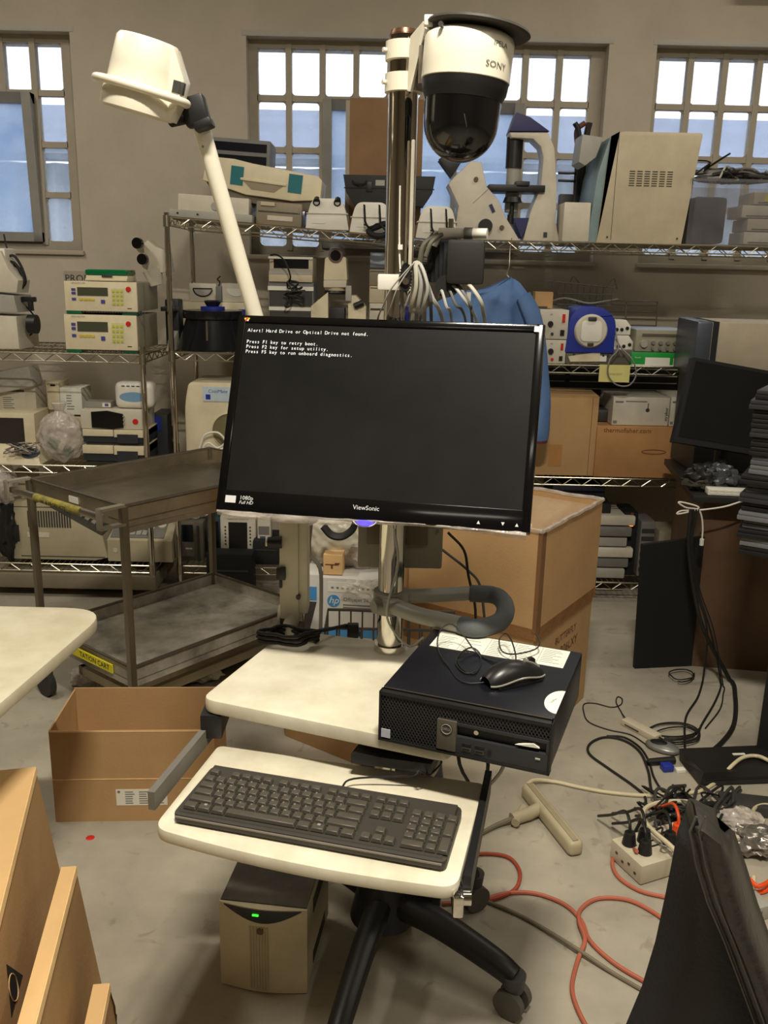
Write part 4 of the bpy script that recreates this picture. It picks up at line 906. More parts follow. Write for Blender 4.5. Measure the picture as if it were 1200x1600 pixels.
# goggle bins
zz = lambda x: 1.712-.075*(x+.965)/1.225+.005
for i, (xa, xb, ya, yb) in enumerate(((477, 545, 310, 356), (546, 614, 316, 362), (650, 716, 322, 364))):
    xm = on_y((xa+xb)/2, 350, 4.08).x
    z0 = zz(xm) if xm < .26 else S4[0]
    if i == 2: z0 = S4[0] if xm > .29 else zz(xm)
    t, w_, h_ = dev('goggle_bin', ['white moulded bin with two round knobs on its lid on the sloping top shelf', 'white moulded bin with black strapped goggles hanging in front, left of the pole', 'white moulded bin with black straps dangling, right of the pole'][i], 'bin', xa, ya, xb, yb, 4.08, z0, .2, 0, 'white bins along the top shelf')
    part('body', G().prism(rounded([(-w_/2, 0), (-w_/2+.012, h_*.55), (-w_/2+.03, h_), (w_/2-.03, h_), (w_/2-.012, h_*.55), (w_/2, 0)], [.003, .01, .03, .03, .01, .003]), 0, .09, 'y', bev=.01), WHITE, t, local=True)
    part('rim', G().bx(-w_/2+.004, w_/2-.004, -.004, .086, h_*.5, h_*.54, .002), OFFW, t, local=True)
    part('label', G().bx(-w_/2+.03, -.01, -.002, .002, h_*.2, h_*.36), PAPER, t, local=True)
    if i == 0:
        for x in (-.045, .045): k_ = part('knob', G().cyl((x, -.01, h_*.86), (x, .02, h_*.98), .016, .013, 16), BLACK, t, local=True); part('knob_face', G().cyl((x, -.011, h_*.86), (x, -.010, h_*.86), .010), LGREY, k_, local=True)
    else:
        go = thing('goggles', ['', 'black strapped goggles draped over the bin left of the pole', 'black strap harness draped over the bin right of the pole'][i], 'goggles', (t.location.x, 4.05, z0-.01))
        part('frame', G().tube([(-.01*i, 0, .02), (.02, -.012, .0), (.06, -.012, .004), (.085, 0, .03), (.06, .0, .05), (.03, 0, .038)], .013, 10, sm=5, closed=True), MBLACK, go, local=True)
        for x in (-.03, .035): part('strap', G().tube([(x, -.0, h_*.9+.01), (x+.004, -.018, h_*.6), (x+.008, -.014, .05), (x+.03, -.012, .02)], .0065, 6, sm=4, flat=.35), MBLACK, go, local=True)
        part('cord', G().tube([(-.03, -.015, .045), (.0, -.02, .035), (.03, -.018, .05), (.06, -.016, .03)], .003, 6, sm=4), RUBBER, go, local=True)
# sloping left half of the top shelf
def onm(px): return zz(on_y(px, 345, 4.1).x)
t, w_, h_ = boxdev('slide_machine', 'flat beige machine with a small round dial at the left end of the top shelf', 'machine', (277, 306, 388, 342), 4.10, onm(300), .3, OFFW, .005)
t.rotation_euler = (0, R(3), 0)
dial(t, w_, h_, 'dial', .53, .55, .020, LGREY, .006)
part('base_tray', G().bx(-w_/2-.03, w_/2+.02, -.03, .2, -.006, h_*.28, .003), LGREY, t, local=True)
for u_ in (.02, .3): dial(t, w_, h_, 'screw', u_, .12, .005, INK, .032)
t, w_, h_ = boxdev('label_printer', 'squat brown-grey printer on the top shelf left of the goggle bins', 'printer', (399, 316, 471, 353), 4.11, onm(435), .22, mat('taupe_plastic', (140, 128, 106), .5), .008)
t.rotation_euler = (0, R(3), 0)
plate(t, w_, h_, 'paper_slot', .25, .22, .8, .42, OFFW); plate(t, w_, h_, 'top_button', .1, .82, .4, .98, BEIGE, .006); plate(t, w_, h_, 'cover', .05, .55, .95, .6, DGREY)
t, w_, h_ = boxdev('silver_bottle', 'small crumpled silver and navy pouch wedged between printer and goggle bin', 'pouch', (467, 330, 477, 353), 4.12, onm(472), .04, mat('crinkled_foil', (150, 150, 165), .25, .8, c2=(30, 30, 60), scale=30), .004)
t, w_, h_ = dev('white_equipment_case', 'long white slanted carton with two teal tape squares on the top shelf', 'case', 318, 256, 500, 305, 4.14, onm(400)+.115, .3)
P = [(-w_/2-.01, .035), (-w_/2, h_*1.0), (-w_/2+.12, h_*1.03), (-w_/2+.2, h_*.97), (w_/2-.02, h_*.87), (w_/2, h_*.75), (w_/2, .02), (w_/2-.12, 0), (-w_/2+.18, 0)]
t.rotation_euler = (0, R(6.5), 0)
part('carton', G().prism(P, 0, .26, 'y', bev=.006), CREAM, t, local=True)
part('lower_shell', G().prism([(-w_/2-.005, .04), (w_/2, .015), (w_/2-.02, -.035), (-w_/2+.05, -.03)], .02, .25, 'y', bev=.006), mat('mouse_grey_board', (112, 104, 90), .6), t, local=True)
for xa, xb in ((-w_/2+.11, -w_/2+.165), (w_/2-.145, w_/2-.085)): part('teal_square', G().bx(xa, xb, -.002, .002, h_*.25, h_*.82), TEAL, t, 'teal tape square', local=True)
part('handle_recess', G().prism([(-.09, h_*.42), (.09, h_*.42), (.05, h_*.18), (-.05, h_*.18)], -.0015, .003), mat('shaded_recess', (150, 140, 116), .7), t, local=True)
part('handle_lip', G().bx(-.1, .1, -.006, .002, h_*.42, h_*.50, .002), CREAM, t, local=True)
t, w_, h_ = boxdev('dark_monitor_base', 'dark grey flat unit with black inset panels on top of the slanted white carton', 'machine', (330, 217, 421, 260), 4.24, None, .2, mat('slate_plastic', (112, 112, 110), .5), .006)
t.rotation_euler = (0, R(3), 0)
plate(t, w_, h_, 'inset_panel', .02, .55, .94, .86, SMOKE); plate(t, w_, h_, 'inset_panel', .02, .08, .94, .40, SMOKE)
part('stand_foot', G().bx(-w_/2+.0, -w_/2+.03, .02, .18, -h_*.9, 0, .003), DGREY, t, local=True)

# --- middle unit, second shelf
Z2 = 1.139
t, w_, h_ = boxdev('cream_cabinet', 'cream cabinet standing behind the dark canister on the second shelf', 'cabinet', (287, 472, 385, 552), 4.39, Z2, .2, CREAM, .008)
plate(t, w_, h_, 'window', .08, .3, .3, .8, LGREY); plate(t, w_, h_, 'blue_plate', .88, .7, .99, .85, BLUE)
for i, (xa, xb) in enumerate(((296, 338), (346, 392))):
    t2, w2_, h2_ = boxdev('glove_box', ['pale dispenser box with a dark-rimmed half-moon opening on the cream cabinet', 'pale dispenser box with a plain half-moon tray on the cream cabinet'][i], 'box', (xa, 443, xb, 473), 4.405, t.location.z+h_+.001, .12, OFFW, .003)
    arc = [(.045*math.cos(R(a_)), h2_*.72+.036*math.sin(R(a_))) for a_ in range(180, 361, 15)]
    part('half_moon', G().prism(arc, -.003, .002), LGREY if i == 0 else WHITE, t2, local=True)
    if i == 0: part('half_moon_rim', G().tube([(x_, -.003, z_) for x_, z_ in arc+[arc[0]]], .003, 6), INK, t2, local=True)
t2, w2_, h2_ = boxdev('wire_spool', 'small coil of grey wire mesh standing between the two dispenser boxes', 'spool', (337, 447, 346, 474), 4.30, t.location.z+h_+.001, .03, GREY, .003)
part('loose_wire', G().tube([(0, .01, h2_), (.005, .01, h2_+.02), (-.004, .0, h2_+.03), (.012, .0, h2_+.045)], .003, 6, sm=4), RUBBER, t2, local=True)
cn = on_y(331, 548, 4.17); 
t = thing('canister', 'black lidded canister with blue band and chrome highlight on the second shelf', 'canister', (cn.x, 4.22, Z2))
hc_ = on_y(331, 484, 4.17).z-Z2
part('body', G().lathe([(.165, 0), (.165, .01), (.12, hc_*.82), (.12, hc_*.9)], 40), mat('glossy_dark_canister', (22, 23, 27), .2), t, local=True)
part('lid', G().lathe([(.135, hc_*.78), (.137, hc_*.84), (.135, hc_*.98), (.05, hc_)], 40), mat('glossy_dark_canister', (22, 23, 27), .2), t, local=True)
part('blue_band', G().lathe([(.055, hc_), (.055, hc_+.012), (.03, hc_+.014)], 28), BLUE, t, local=True)
part('lid_knob', G().lathe([(.025, hc_+.01), (.04, hc_+.035), (.036, hc_+.04), (.0, hc_+.042)], 24), BLACK, t, local=True)
part('chrome_strip', G().bx(-.004, .004, -.152, -.12, .03, hc_*.75), CHROME, t, local=True)
t, w_, h_ = boxdev('chart_recorder', 'grey tabletop recorder with dark window and white stripes, black cord hanging over it', 'machine', (419, 441, 490, 500), 4.16, Z2+.05, .22, mat('slate_plastic', (112, 112, 110), .5), .006)
plate(t, w_, h_, 'white_stripe', 0, .86, 1, .93, WHITE, .006); plate(t, w_, h_, 'white_stripe', .02, .52, 1, .58, WHITE, .006); plate(t, w_, h_, 'dark_face', .03, .6, .97, .85, DGREY); plate(t, w_, h_, 'dark_face', .03, .15, .97, .5, DGREY)
t2, w2_, h2_ = boxdev('beige_terminal', 'beige terminal with keypad slope and dark screen, on top of the grey recorder', 'machine', (421, 402, 489, 441), 4.18, t.location.z+h_+.001, .2, BEIGE, .005)
plate(t2, w2_, h2_, 'screen', .1, .55, .9, .93, SMOKE); plate(t2, w2_, h2_, 'top_strip', -.02, .93, 1.0, 1.02, WHITE, .008)
part('keypad', G().hexa([(-w2_/2, -.03, h2_*.3), (w2_/2, -.03, h2_*.3), (w2_/2, 0, h2_*.3), (-w2_/2, 0, h2_*.3)], [(-w2_/2, -.02, h2_*.36), (w2_/2, -.02, h2_*.36), (w2_/2, 0, h2_*.52), (-w2_/2, 0, h2_*.52)]), LGREY, t2, local=True)
part('front', G().bx(-w2_/2, w2_/2, -.03, 0, 0, h2_*.3, .003), BEIGE, t2, local=True)
cdp = [on_y(422, 399, 4.12), on_y(432, 398, 4.12), on_y(445, 408, 4.10), on_y(454, 432, 4.10)]
for k in range(26): cdp.append(on_y(455+random.uniform(-14, 22), 440+k*1.3+random.uniform(-8, 10), 4.11+random.uniform(-.01, .02)))
solid('coiled_cable', G().tube(cdp, .004, 6, sm=3), RUBBER, 'bunched black power cord hanging down the front of the grey recorder', 'cord')
solid('base_plate', G().bx(on_y(405, 500, 4.15).x, on_y(500, 500, 4.15).x, 4.12, 4.40, Z2, Z2+.048, .004), LGREY, 'flat grey-beige tray under the recorder, just over the top edge of the monitor', 'tray')
# white box left of recorder & microscope front view
mi = thing('microscope', 'cream microscope facing forward with a dark ocular on top, between recorder and boxes', 'microscope', (on_y(525, 495, 4.2).x, 4.25, Z2))
def WM_(px, py, y=4.16): p = on_y(px, py, y); return (p.x, p.z)
part('head', G().prism(rounded([WM_(506, 438), WM_(508, 404), WM_(516, 400), WM_(541, 402), WM_(543, 438)], .006), 4.14, 4.30, 'y', bev=.006), CREAM, mi)
p = WM_(525, 398); part('ocular', G().cyl((p[0], 4.13, p[1]-.004), (p[0], 4.22, p[1]+.012), .032, .036, 28), mat('mauve_ring', (120, 100, 96), .5), mi); part('ocular_glass', G().cyl((p[0], 4.126, p[1]-.0045), (p[0], 4.14, p[1]), .023, None, 24), GLBLACK, mi)
part('neck', G().prism([WM_(506, 449), WM_(506, 438), WM_(542, 438), WM_(541, 449)], 4.14, 4.26, 'y', bev=.003), OFFW, mi)
p = WM_(525, 452); part('collar', G().at((p[0], 4.20, p[1])).lathe([(.05, .018), (.055, .006), (.048, -.012)], 32), CREAM, mi); part('black_ring', G().at((p[0], 4.20, p[1]-.016)).lathe([(.052, .01), (.056, 0), (.05, -.006)], 32), BLACK, mi)
for a_, b2 in (((486, 498), (513, 456)), ((545, 455), (572, 498))):
    Q = [WM_(a_[0], 520), WM_(a_[0], a_[1]-20 if a_[0] < 520 else 456), WM_(b2[0], b2[1]), WM_(b2[0], 520)] if a_[0] < 520 else [WM_(544, 520), WM_(544, 462), WM_(556, 462), WM_(572, 480), WM_(572, 520)]
    Q[0] = (Q[0][0], Z2); Q[-1] = (Q[-1][0], Z2)
    part('stand_side', G().prism(Q, 4.15, 4.32, 'y', bev=.005), CREAM, mi)
part('black_core', G().bx(WM_(514, 0)[0], WM_(543, 0)[0], 4.19, 4.3, Z2, WM_(0, 470)[1], .003), BLACK, mi)
part('focus_slide', G().bx(WM_(545, 0)[0], WM_(555, 0)[0], 4.13, 4.17, WM_(0, 458)[1], WM_(0, 434)[1], .003), LGREY, mi)
part('stage_knob', G().cyl((WM_(560, 0)[0], 4.14, WM_(0, 466)[1]), (WM_(575, 0)[0], 4.14, WM_(0, 460)[1]), .014), BLACK, mi)
zc_ = Z2
for i, (ya, yb, lb, mm) in enumerate(((474, 507, 'beige drawer unit with a small black button, bottom of the stack beside the pole', OFFW), (447, 474, 'beige flat drawer unit in the middle of the stack beside the pole', BEIGE), (421, 446, 'brown-grey flat unit, topmost of the stack beside the pole', mat('taupe_plastic', (140, 128, 106), .5)))):
    za = on_y(590, yb, 4.2).z if i else Z2
    t, w_, h_ = boxdev('drawer_unit', lb, 'box', (577, ya, 614, yb), 4.20, zc_, .2, mm, .004, group='stacked units beside the pole')
    zc_ += h_+.0012
    plate(t, w_, h_, 'drawer_line', .04, .86, .96, .9, DGREY)
    if i == 0: dial(t, w_, h_, 'button', .25, .6, .008, INK, .004)
pr_ = on_y(578, 415, 4.2); qr = on_y(606, 415, 4.2)
solid('paper_roll', G().cyl((pr_.x, 4.26, zc_+.037), (qr.x+.02, 4.26, zc_+.037), .036, None, 24), mat('pale_blue_paper', (170, 185, 205), .7), 'pale blue paper roll lying on the stack beside the pole', 'roll')
# --- middle unit lower shelves
Z3 = .644
t, w_, h_ = dev('block_heater', 'cream moulded laboratory housing with a large round opening and blue-lettered label', 'machine', 289, 598, 380, 708, 4.09, Z3)
def bo(u, v): return (-w_/2+u*w_, v*h_)
part('body', G().prism(rounded([bo(0, 0), bo(.0, .72), bo(.08, 1), bo(1, 1), bo(1, 0)], [.01, .05, .02, .02, .01]), 0, .3, 'y', bev=.01), CREAM, t, local=True)
part('round_opening', G().at((w_*.10+.045, -.001, h_*.38), rx=R(90)).lathe([(.083, -.006), (.085, .002), (.080, .004), (.078, -.006)], 40), mat('cream_shaded_rim', (200, 190, 150), .5), t, local=True)
part('opening_back', G().cyl((w_*.10+.045, -.0012, h_*.38), (w_*.10+.045, .003, h_*.38), .079, None, 40), mat('olive_interior', (112, 106, 72), .7), t, local=True)
lb = part('label', G().bx(-w_*.18, w_*.42, -.003, .001, h_*.76, h_*.95, .0), mat('pale_blue_label', (190, 205, 214), .5), t, 'pale blue label with blue lettering', local=True)
txt('CoolMate', .022, mat('label_blue_ink', (40, 70, 150), .6, var=0), lb, (.02, -.0035, h_*.89), shear=.15)
part('label_square', G().bx(-w_*.13, -w_*.05, -.0036, -.002, h_*.785, h_*.85), BLUE, lb, local=True)
solid('white_cable', G().tube([on_y(p_[0], p_[1], 4.05) for p_ in ((312, 700), (320, 680), (340, 676), (352, 690), (340, 700), (326, 692), (318, 700), (332, 706), (350, 700))], .005, 8, sm=5), WHITE, 'looped white cable lying in the round opening of the cream housing', 'cable')
Z4 = .134
# infusion pumps etc on bottom shelf
def pump(rect, lbl, Y, m, scr, z0, **k):
    t, w_, h_ = boxdev('infusion_pump', lbl, 'pump', rect, Y, z0, .12, m, .008)
    plate(t, w_, h_, 'screen', *scr, SMOKE, .003); return t, w_, h_
t, w_, h_ = pump((283, 815, 318, 876), 'grey-brown infusion pump with dark face, leftmost under the monitor', 4.12, mat('pump_grey', (110, 104, 90), .5), (.05, .5, .55, .92), Z4)
plate(t, w_, h_, 'face_plate', .05, .12, .6, .48, GREY, .004); plate(t, w_, h_, 'badge', .2, .3, .5, .34, WHITE, .0045)
part('strap', G().bx(w_/2-.03, w_/2-.02, -.004, .12, 0, h_*.9), DGREY, t, local=True)
solid('clear_wrap', G().blob((on_y(300, 802, 4.15).x, 4.19, on_y(300, 802, 4.15).z), .07, .05, .03, .4, 3, 4, 3), CLEARB, 'crumpled clear plastic wrap on the leftmost infusion pump', 'wrap')
t, w_, h_ = pump((325, 808, 346, 868), 'narrow dark teal infusion pump beside the multi-button monitor', 4.14, mat('dark_teal_plastic', (38, 62, 72), .5), (.1, .1, .8, .9), Z4)
t, w_, h_ = boxdev('patient_monitor', 'white patient monitor with a tall dark screen and side button rows on the bottom shelf', 'monitor', (344, 806, 400, 872), 4.13, Z4, .16, OFFW, .012)
plate(t, w_, h_, 'screen', .24, .18, .76, .86, mat('dark_screen', (36, 34, 34), .3, var=.1), .003)
for sx in (.15, .84):
    for j in range(6): dial(t, w_, h_, 'side_button', sx, .38+j*.075, .0045, DGREY, .003)
label_txt(t, w_, h_, 'TRANSPORT MONITOR', .5, .93, .010, GINK)
for u_ in (.35, .5, .65): dial(t, w_, h_, 'connector', u_, .08, .010, LGREY, .012)
t, w_, h_ = boxdev('handheld_meter', 'white handheld meter with grey display and blue keys beside the patient monitor', 'meter', (402, 808, 423, 866), 4.12, Z4, .06, OFFW, .008)
plate(t, w_, h_, 'display', .1, .62, .9, .8, GREY); plate(t, w_, h_, 'blue_key', .2, .42, .6, .58, mat('muted_blue', (70, 90, 120), .5)); plate(t, w_, h_, 'key', .3, .2, .7, .27, DGREY); plate(t, w_, h_, 'key', .3, .1, .7, .17, DGREY)
part('top_grip', G().bx(-w_*.2, w_*.2, 0, .05, h_, h_+.01, .003), OFFW, t, local=True)
for i, (rc_, lb) in enumerate((((322, 866, 395, 908), 'black flat console lying before the patient monitor on the floor shelf'), ((395, 845, 436, 905), 'black upright cabinet behind the lamp arm on the bottom shelf'))):
    t, w_, h_ = boxdev('black_console', lb, 'console', rc_, 3.98 if i == 0 else 4.08, .0 if i == 0 else Z4, .1 if i == 0 else .2, MBLACK, .008)
    plate(t, w_, h_, 'trim', .1, .6, .9, .64, DGREY)

# --- second shelf right
YF2 = RY+.02
zA = S4[1]
for i, (xa, xb, ya, yb, lb) in enumerate(((846, 884, 531, 568, 'lower white power supply with red rocker switch beside the monitor'), (843, 888, 484, 528, 'upper white power supply with red rocker switch beside the monitor'))):
    z0 = zA if i == 0 else zpre
    t, w_, h_ = boxdev('power_supply', lb, 'power supply', (xa, ya, xb, yb), YF2, z0, .2, OFFW, .003, group='stacked power supplies')
    zpre = z0+h_+.003
    plate(t, w_, h_, 'rocker_switch', .78, .58, .88, .86, RED, .004); plate(t, w_, h_, 'socket', .74, .12, .88, .32, INK, .003); dial(t, w_, h_, 'knob', .38, .52, .013, BLACK, .012); dial(t, w_, h_, 'jack', .46, .18, .007, RED if i == 0 else DGREY, .006)
    label_txt(t, w_, h_, 'AC', .4, .84, .008)
t, w_, h_ = boxdev('brown_carton', 'little brown carton on top of the white power supplies', 'box', (836, 456, 864, 483), 4.12, zpre, .08, CARD, .002)
plate(t, w_, h_, 'dark_tape', 0, 0, .7, .12, DGREY)
t, w_, h_ = dev('blue_centrifuge', 'blue tabletop device with a big round white door on the second shelf', 'machine', 885, 479, 962, 546, YF2, zA+.052)
part('body', G().prism(rounded([(-w_/2, 0), (-w_/2+.012, h_*.75), (-w_/2+.05, h_), (w_/2-.05, h_), (w_/2-.0, h_*.7), (w_/2, 0)], [.004, .03, .03, .05, .03, .004]), 0, .22, 'y', bev=.008), BLUE, t, local=True)
dr = part('door', G().at((0, 0, h_*.47), rx=R(90)).lathe([(0, .012), (.066, .011), (.072, .006), (.074, 0)], 44), OFFW, t, 'round white door', local=True)
part('door_panel', G().prism(rrect(-.046, .046, h_*.47-.045, h_*.47+.045, .018), -.016, -.010, bev=.002), WHITE, dr, local=True)
part('latch', G().bx(-.018, .018, -.024, -.01, h_*.47+.046, h_*.47+.062, .003), DGREY, dr, local=True)
part('latch', G().bx(-.013, .013, -.022, -.01, h_*.47-.062, h_*.47-.05, .003), DGREY, dr, local=True)
zt_c = t.location.z+h_
t, w_, h_ = boxdev('silver_tray', 'flat aluminium instrument plate with a cream wedge under the blue device', 'tray', (884, 546, 990, 567), YF2+.01, zA, .24, mat('dull_aluminium', (130, 126, 116), .4, .6), .003)
part('cream_wedge', G().prism([(-w_/2+.02, h_*.15), (0.0, h_*.2), (0.0, h_*.85), (-w_/2+.01, h_*.5)], -.006, .002), CREAM, t, local=True)
for u_ in (.12, .55, .62, .7, .78, .85): dial(t, w_, h_, 'fitting', u_, .6, .006, DGREY, .004)
plate(t, w_, h_, 'white_tag', .48, .2, .6, .6, WHITE, .004)
for i, (xa, xb, ya, yb) in enumerate(((957, 990, 524, 547), (955, 986, 500, 522))):
    t, w_, h_ = dev('connector_block', ['lower white block with three dark sockets beside the blue device', 'upper white block with three dark sockets beside the blue device'][i], 'connector', xa, ya, xb, yb, YF2+.05, zA+.053 if i == 0 else zcb, .1, 0, 'pair of socket blocks')
    zcb = t.location.z+h_+.002
    part('body', G().prism([(-w_/2, 0), (-w_/2, h_), (w_/4, h_), (w_/2, h_*.6), (w_/2, 0)], 0, .12, 'y', bev=.005), WHITE, t, local=True)
    for u_ in (.3, .55, .82): dial(t, w_, h_, 'socket', u_, .35 if u_ < .8 else .45, .0085, BLACK, .004)
t, w_, h_ = boxdev('green_box', 'flat green box with two white labels near the end of the second shelf', 'box', (986, 551, 1078, 571), YF2-.0, zA, .24, mat('bright_green_card', (28, 150, 60), .5), .002)
plate(t, w_, h_, 'label', .24, .08, .66, .62, PAPER); plate(t, w_, h_, 'label', .72, .06, .92, .6, PAPER); plate(t, w_, h_, 'lower_edge', 0, -.02, 1, .08, WHITE, .003)
label_txt(t, w_, h_, 'Power', .11, .6, .010, WHITE, shear=.2)
zg = t.location.z+h_+.002
t, w_, h_ = boxdev('signal_generator', 'grey bench instrument with rows of round knobs on the green box', 'instrument', (993, 516, 1074, 550), YF2+.01, zg, .25, mat('khaki_grey_panel', (150, 146, 126), .5), .003)
part('lit_top', G().bx(-w_/2-.002, w_/2+.002, .004, .25, h_-.002, h_+.003), mat('pale_blue_lit_top', (176, 186, 200), .5), t, local=True)  # bluish light on the instrument's top, put into the colour of a thin slab
plate(t, w_, h_, 'button_row', .12, .72, .92, .83, mat('bronze_keys', (92, 84, 66), .5), .004)
dial(t, w_, h_, 'large_knob', .16, .36, .018, LGREY, .014)
for i in range(5):
    for v_, r0 in ((.42, .009), (.14, .007)): dial(t, w_, h_, 'knob', .34+i*.14, v_, r0, GREY, .012)
plate(t, w_, h_, 'tag', .95, .6, 1.0, .95, WHITE)
part('front_foot', G().bx(-w_/2, w_/2, -.002, .01, -.0018, .002), DGREY, t, local=True)
# wire basket and rack
t = thing('wire_basket', 'small dark wire basket resting on top of the blue device', 'basket', (on_y(915, 475, 4.15).x, 4.18, zt_c+.002))
g = G(); xb0, xb1, yb0, yb1, zb0, zb1 = -.16, .13, -.05, .12, .0, .10
for z_ in (.002, .05, .1): g.tube([(xb0+.03*(z_ < .06), yb0, z_), (xb1-.02*(z_ < .06), yb0, z_-(.02 if z_ > .06 else 0)), (xb1-.02*(z_ < .06), yb1, z_-(.02 if z_ > .06 else 0)), (xb0+.03*(z_ < .06), yb1, z_)], .0022, 5, closed=True)
for i in range(9): x_ = xb0+.03+(xb1-xb0-.05)*i/8; g.tube([(x_, yb0, .09), (x_, yb0, .002), (x_, yb1, .002), (x_, yb1, .09)], .0018, 5)
g.tube([(xb1-.05, yb0, .08), (xb1-.02, yb0-.01, .12), (xb1, yb0-.0, .075)], .0022, 5, sm=3).tube([(xb0+.08, yb0, .1), (xb0+.09, yb0-.01, .125), (xb0+.12, yb0, .098)], .0022, 5, sm=3)
part('basket', g, mat('dark_wire', (62, 62, 58), .5), t, local=True)
part('loose_tube', G().tube([(-.17, -.04, .01), (-.1, -.06, .03), (.0, -.07, .01), (.08, -.05, .02), (.14, -.04, .03)], .004, 6, sm=5), GREY, t, local=True)
t = thing('wire_rack', 'brown-grey wire rack leaning against the wall behind the second shelf', 'rack', (on_y(985, 500, 4.4).x, 4.44, zA))
xa_, xb_ = on_y(936, 470, 4.42).x-t.location.x, on_y(1034, 470, 4.42).x-t.location.x; ztp = on_y(985, 471, 4.42).z-zA
g = G().tube([(xa_, .01, 0), (xa_, .05, ztp), (xb_, .05, ztp), (xb_, .01, 0)], .004, 6)
for i in range(9): z_ = ztp-(i+.6)*.032; g.tube([(xa_, .05-(ztp-z_)*.12, z_), (xb_, .05-(ztp-z_)*.12, z_)], .0026, 5)
g.tube([((xa_+xb_)/2, .01, 0), ((xa_+xb_)/2, .05, ztp)], .004, 6)
part('rack', g, mat('bronze_wire', (96, 84, 70), .5), t, local=True)
pc_ = [on_y(p_[0], p_[1], y_) for p_, y_ in (((960, 500), 4.1), ((962, 520), 4.06), ((966, 545), 4.02), ((953, 562), 4.0), ((950, 585), 4.0), ((963, 601), 4.0), ((983, 602), 4.0), ((994, 585), 4.0), ((988, 562), 4.0), ((972, 545), 4.03), ((962, 530), 4.05))]
solid('hanging_cable', G().tube(pc_, .0035, 6, sm=6), GREY, 'thin grey cord looping below the second shelf over the yellow note', 'cord')
t, w_, h_ = dev('paper_note', 'pale yellow paper note taped to the front edge of the second shelf', 'note', 936, 570, 984, 597, RY-.012, None)
part('sheet', G().bx(-w_/2, w_/2, 0, .0008, 0, h_), mat('pale_yellow_paper', (214, 206, 130), .8, var=.04), t, local=True)
label_txt(t, w_, h_, 'Generator', .5, .48, .016, mat('faint_pencil', (150, 145, 90), .8, var=0), y=-.001, shear=.2)
# --- third shelf right
zB = S4[2]
t, w_, h_ = boxdev('cardboard_carton', 'tall brown cardboard carton with creased side, half behind the monitor on the third shelf', 'box', (800, 620, 932, 746), RY+.03, zB, .36, CARD, .004)
part('side_seam', G().bx(w_/2-.03, w_/2-.028, -.001, .002, 0, h_), mat('board_shadow_line', (120, 84, 50), .9), t, local=True)
part('top_flap', G().hexa([(-w_/2, .0, h_), (w_/2, 0, h_), (w_/2, .18, h_+.01), (-w_/2, .18, h_+.015)], [(-w_/2, .0, h_+.004), (w_/2, 0, h_+.004), (w_/2, .18, h_+.014), (-w_/2, .18, h_+.019)]), CARD, t, local=True)
part('tape', G().bx(-.02, .04, -.0012, .001, h_*.12, h_*.40), mat('brown_tape', (176, 128, 76), .35), t, local=True)
t, w_, h_ = boxdev('cardboard_carton', 'wide brown carton with web address and oval hand hole on the third shelf', 'box', (930, 668, 1098, 752), RY+.02, zB, .38, mat('orange_brown_cardboard', (176, 130, 82), .85, bump=.05), .003)
label_txt(t, w_, h_, 'thermofisher.com', .28, .93, .030, mat('board_ink', (110, 64, 36), .9, var=0), y=-.0015)
part('hand_hole', G().tube([(.02+.055*math.cos(R(a_)), -.001, h_*.52+.010*math.sin(R(a_))) for a_ in range(0, 360, 15)], .0016, 5, closed=True), mat('board_ink', (110, 64, 36), .9), t, local=True)
part('hand_flap', G().bx(-.028, .068, -.001, .001, h_*.505, h_*.54), mat('orange_brown_cardboard', (176, 130, 82), .85), t, local=True)
zT = zB+h_+.002
for i, (xa, xb) in enumerate(((957, 1045), (1047, 1110))):
    t, w_, h_ = boxdev('instrument_box', ['white printed box with a round mark lying on the wide carton', 'second white printed box on the wide carton, partly behind the right-hand monitor'][i], 'box', (xa, 621, xb, 668), RY+.06, zT, .26, OFFW, .003, group='white boxes on the wide carton')
    label_txt(t, w_, h_, 'stryker', .955, .42, .022, INK, rot=(R(90), -R(90), 0)); plate(t, w_, h_, 'small_print', .04, .8, .18, .86, GINK, .0015); plate(t, w_, h_, 'small_print', .22, .84, .6, .87, GINK, .0015)
    if i == 0: dial(t, w_, h_, 'round_mark', .62, .55, .010, DGREY, .001); plate(t, w_, h_, 'stem', .615, .62, .63, .8, DGREY, .001)
    plate(t, w_, h_, 'corner_mark', .02, .06, .09, .16, GINK, .0015)
t, w_, h_ = boxdev('grey_cushion', 'flat dark grey folded pad wedged behind the white printed box', 'pad', (930, 640, 958, 665), RY+.14, zT-.0, .16, DGREY, .012)
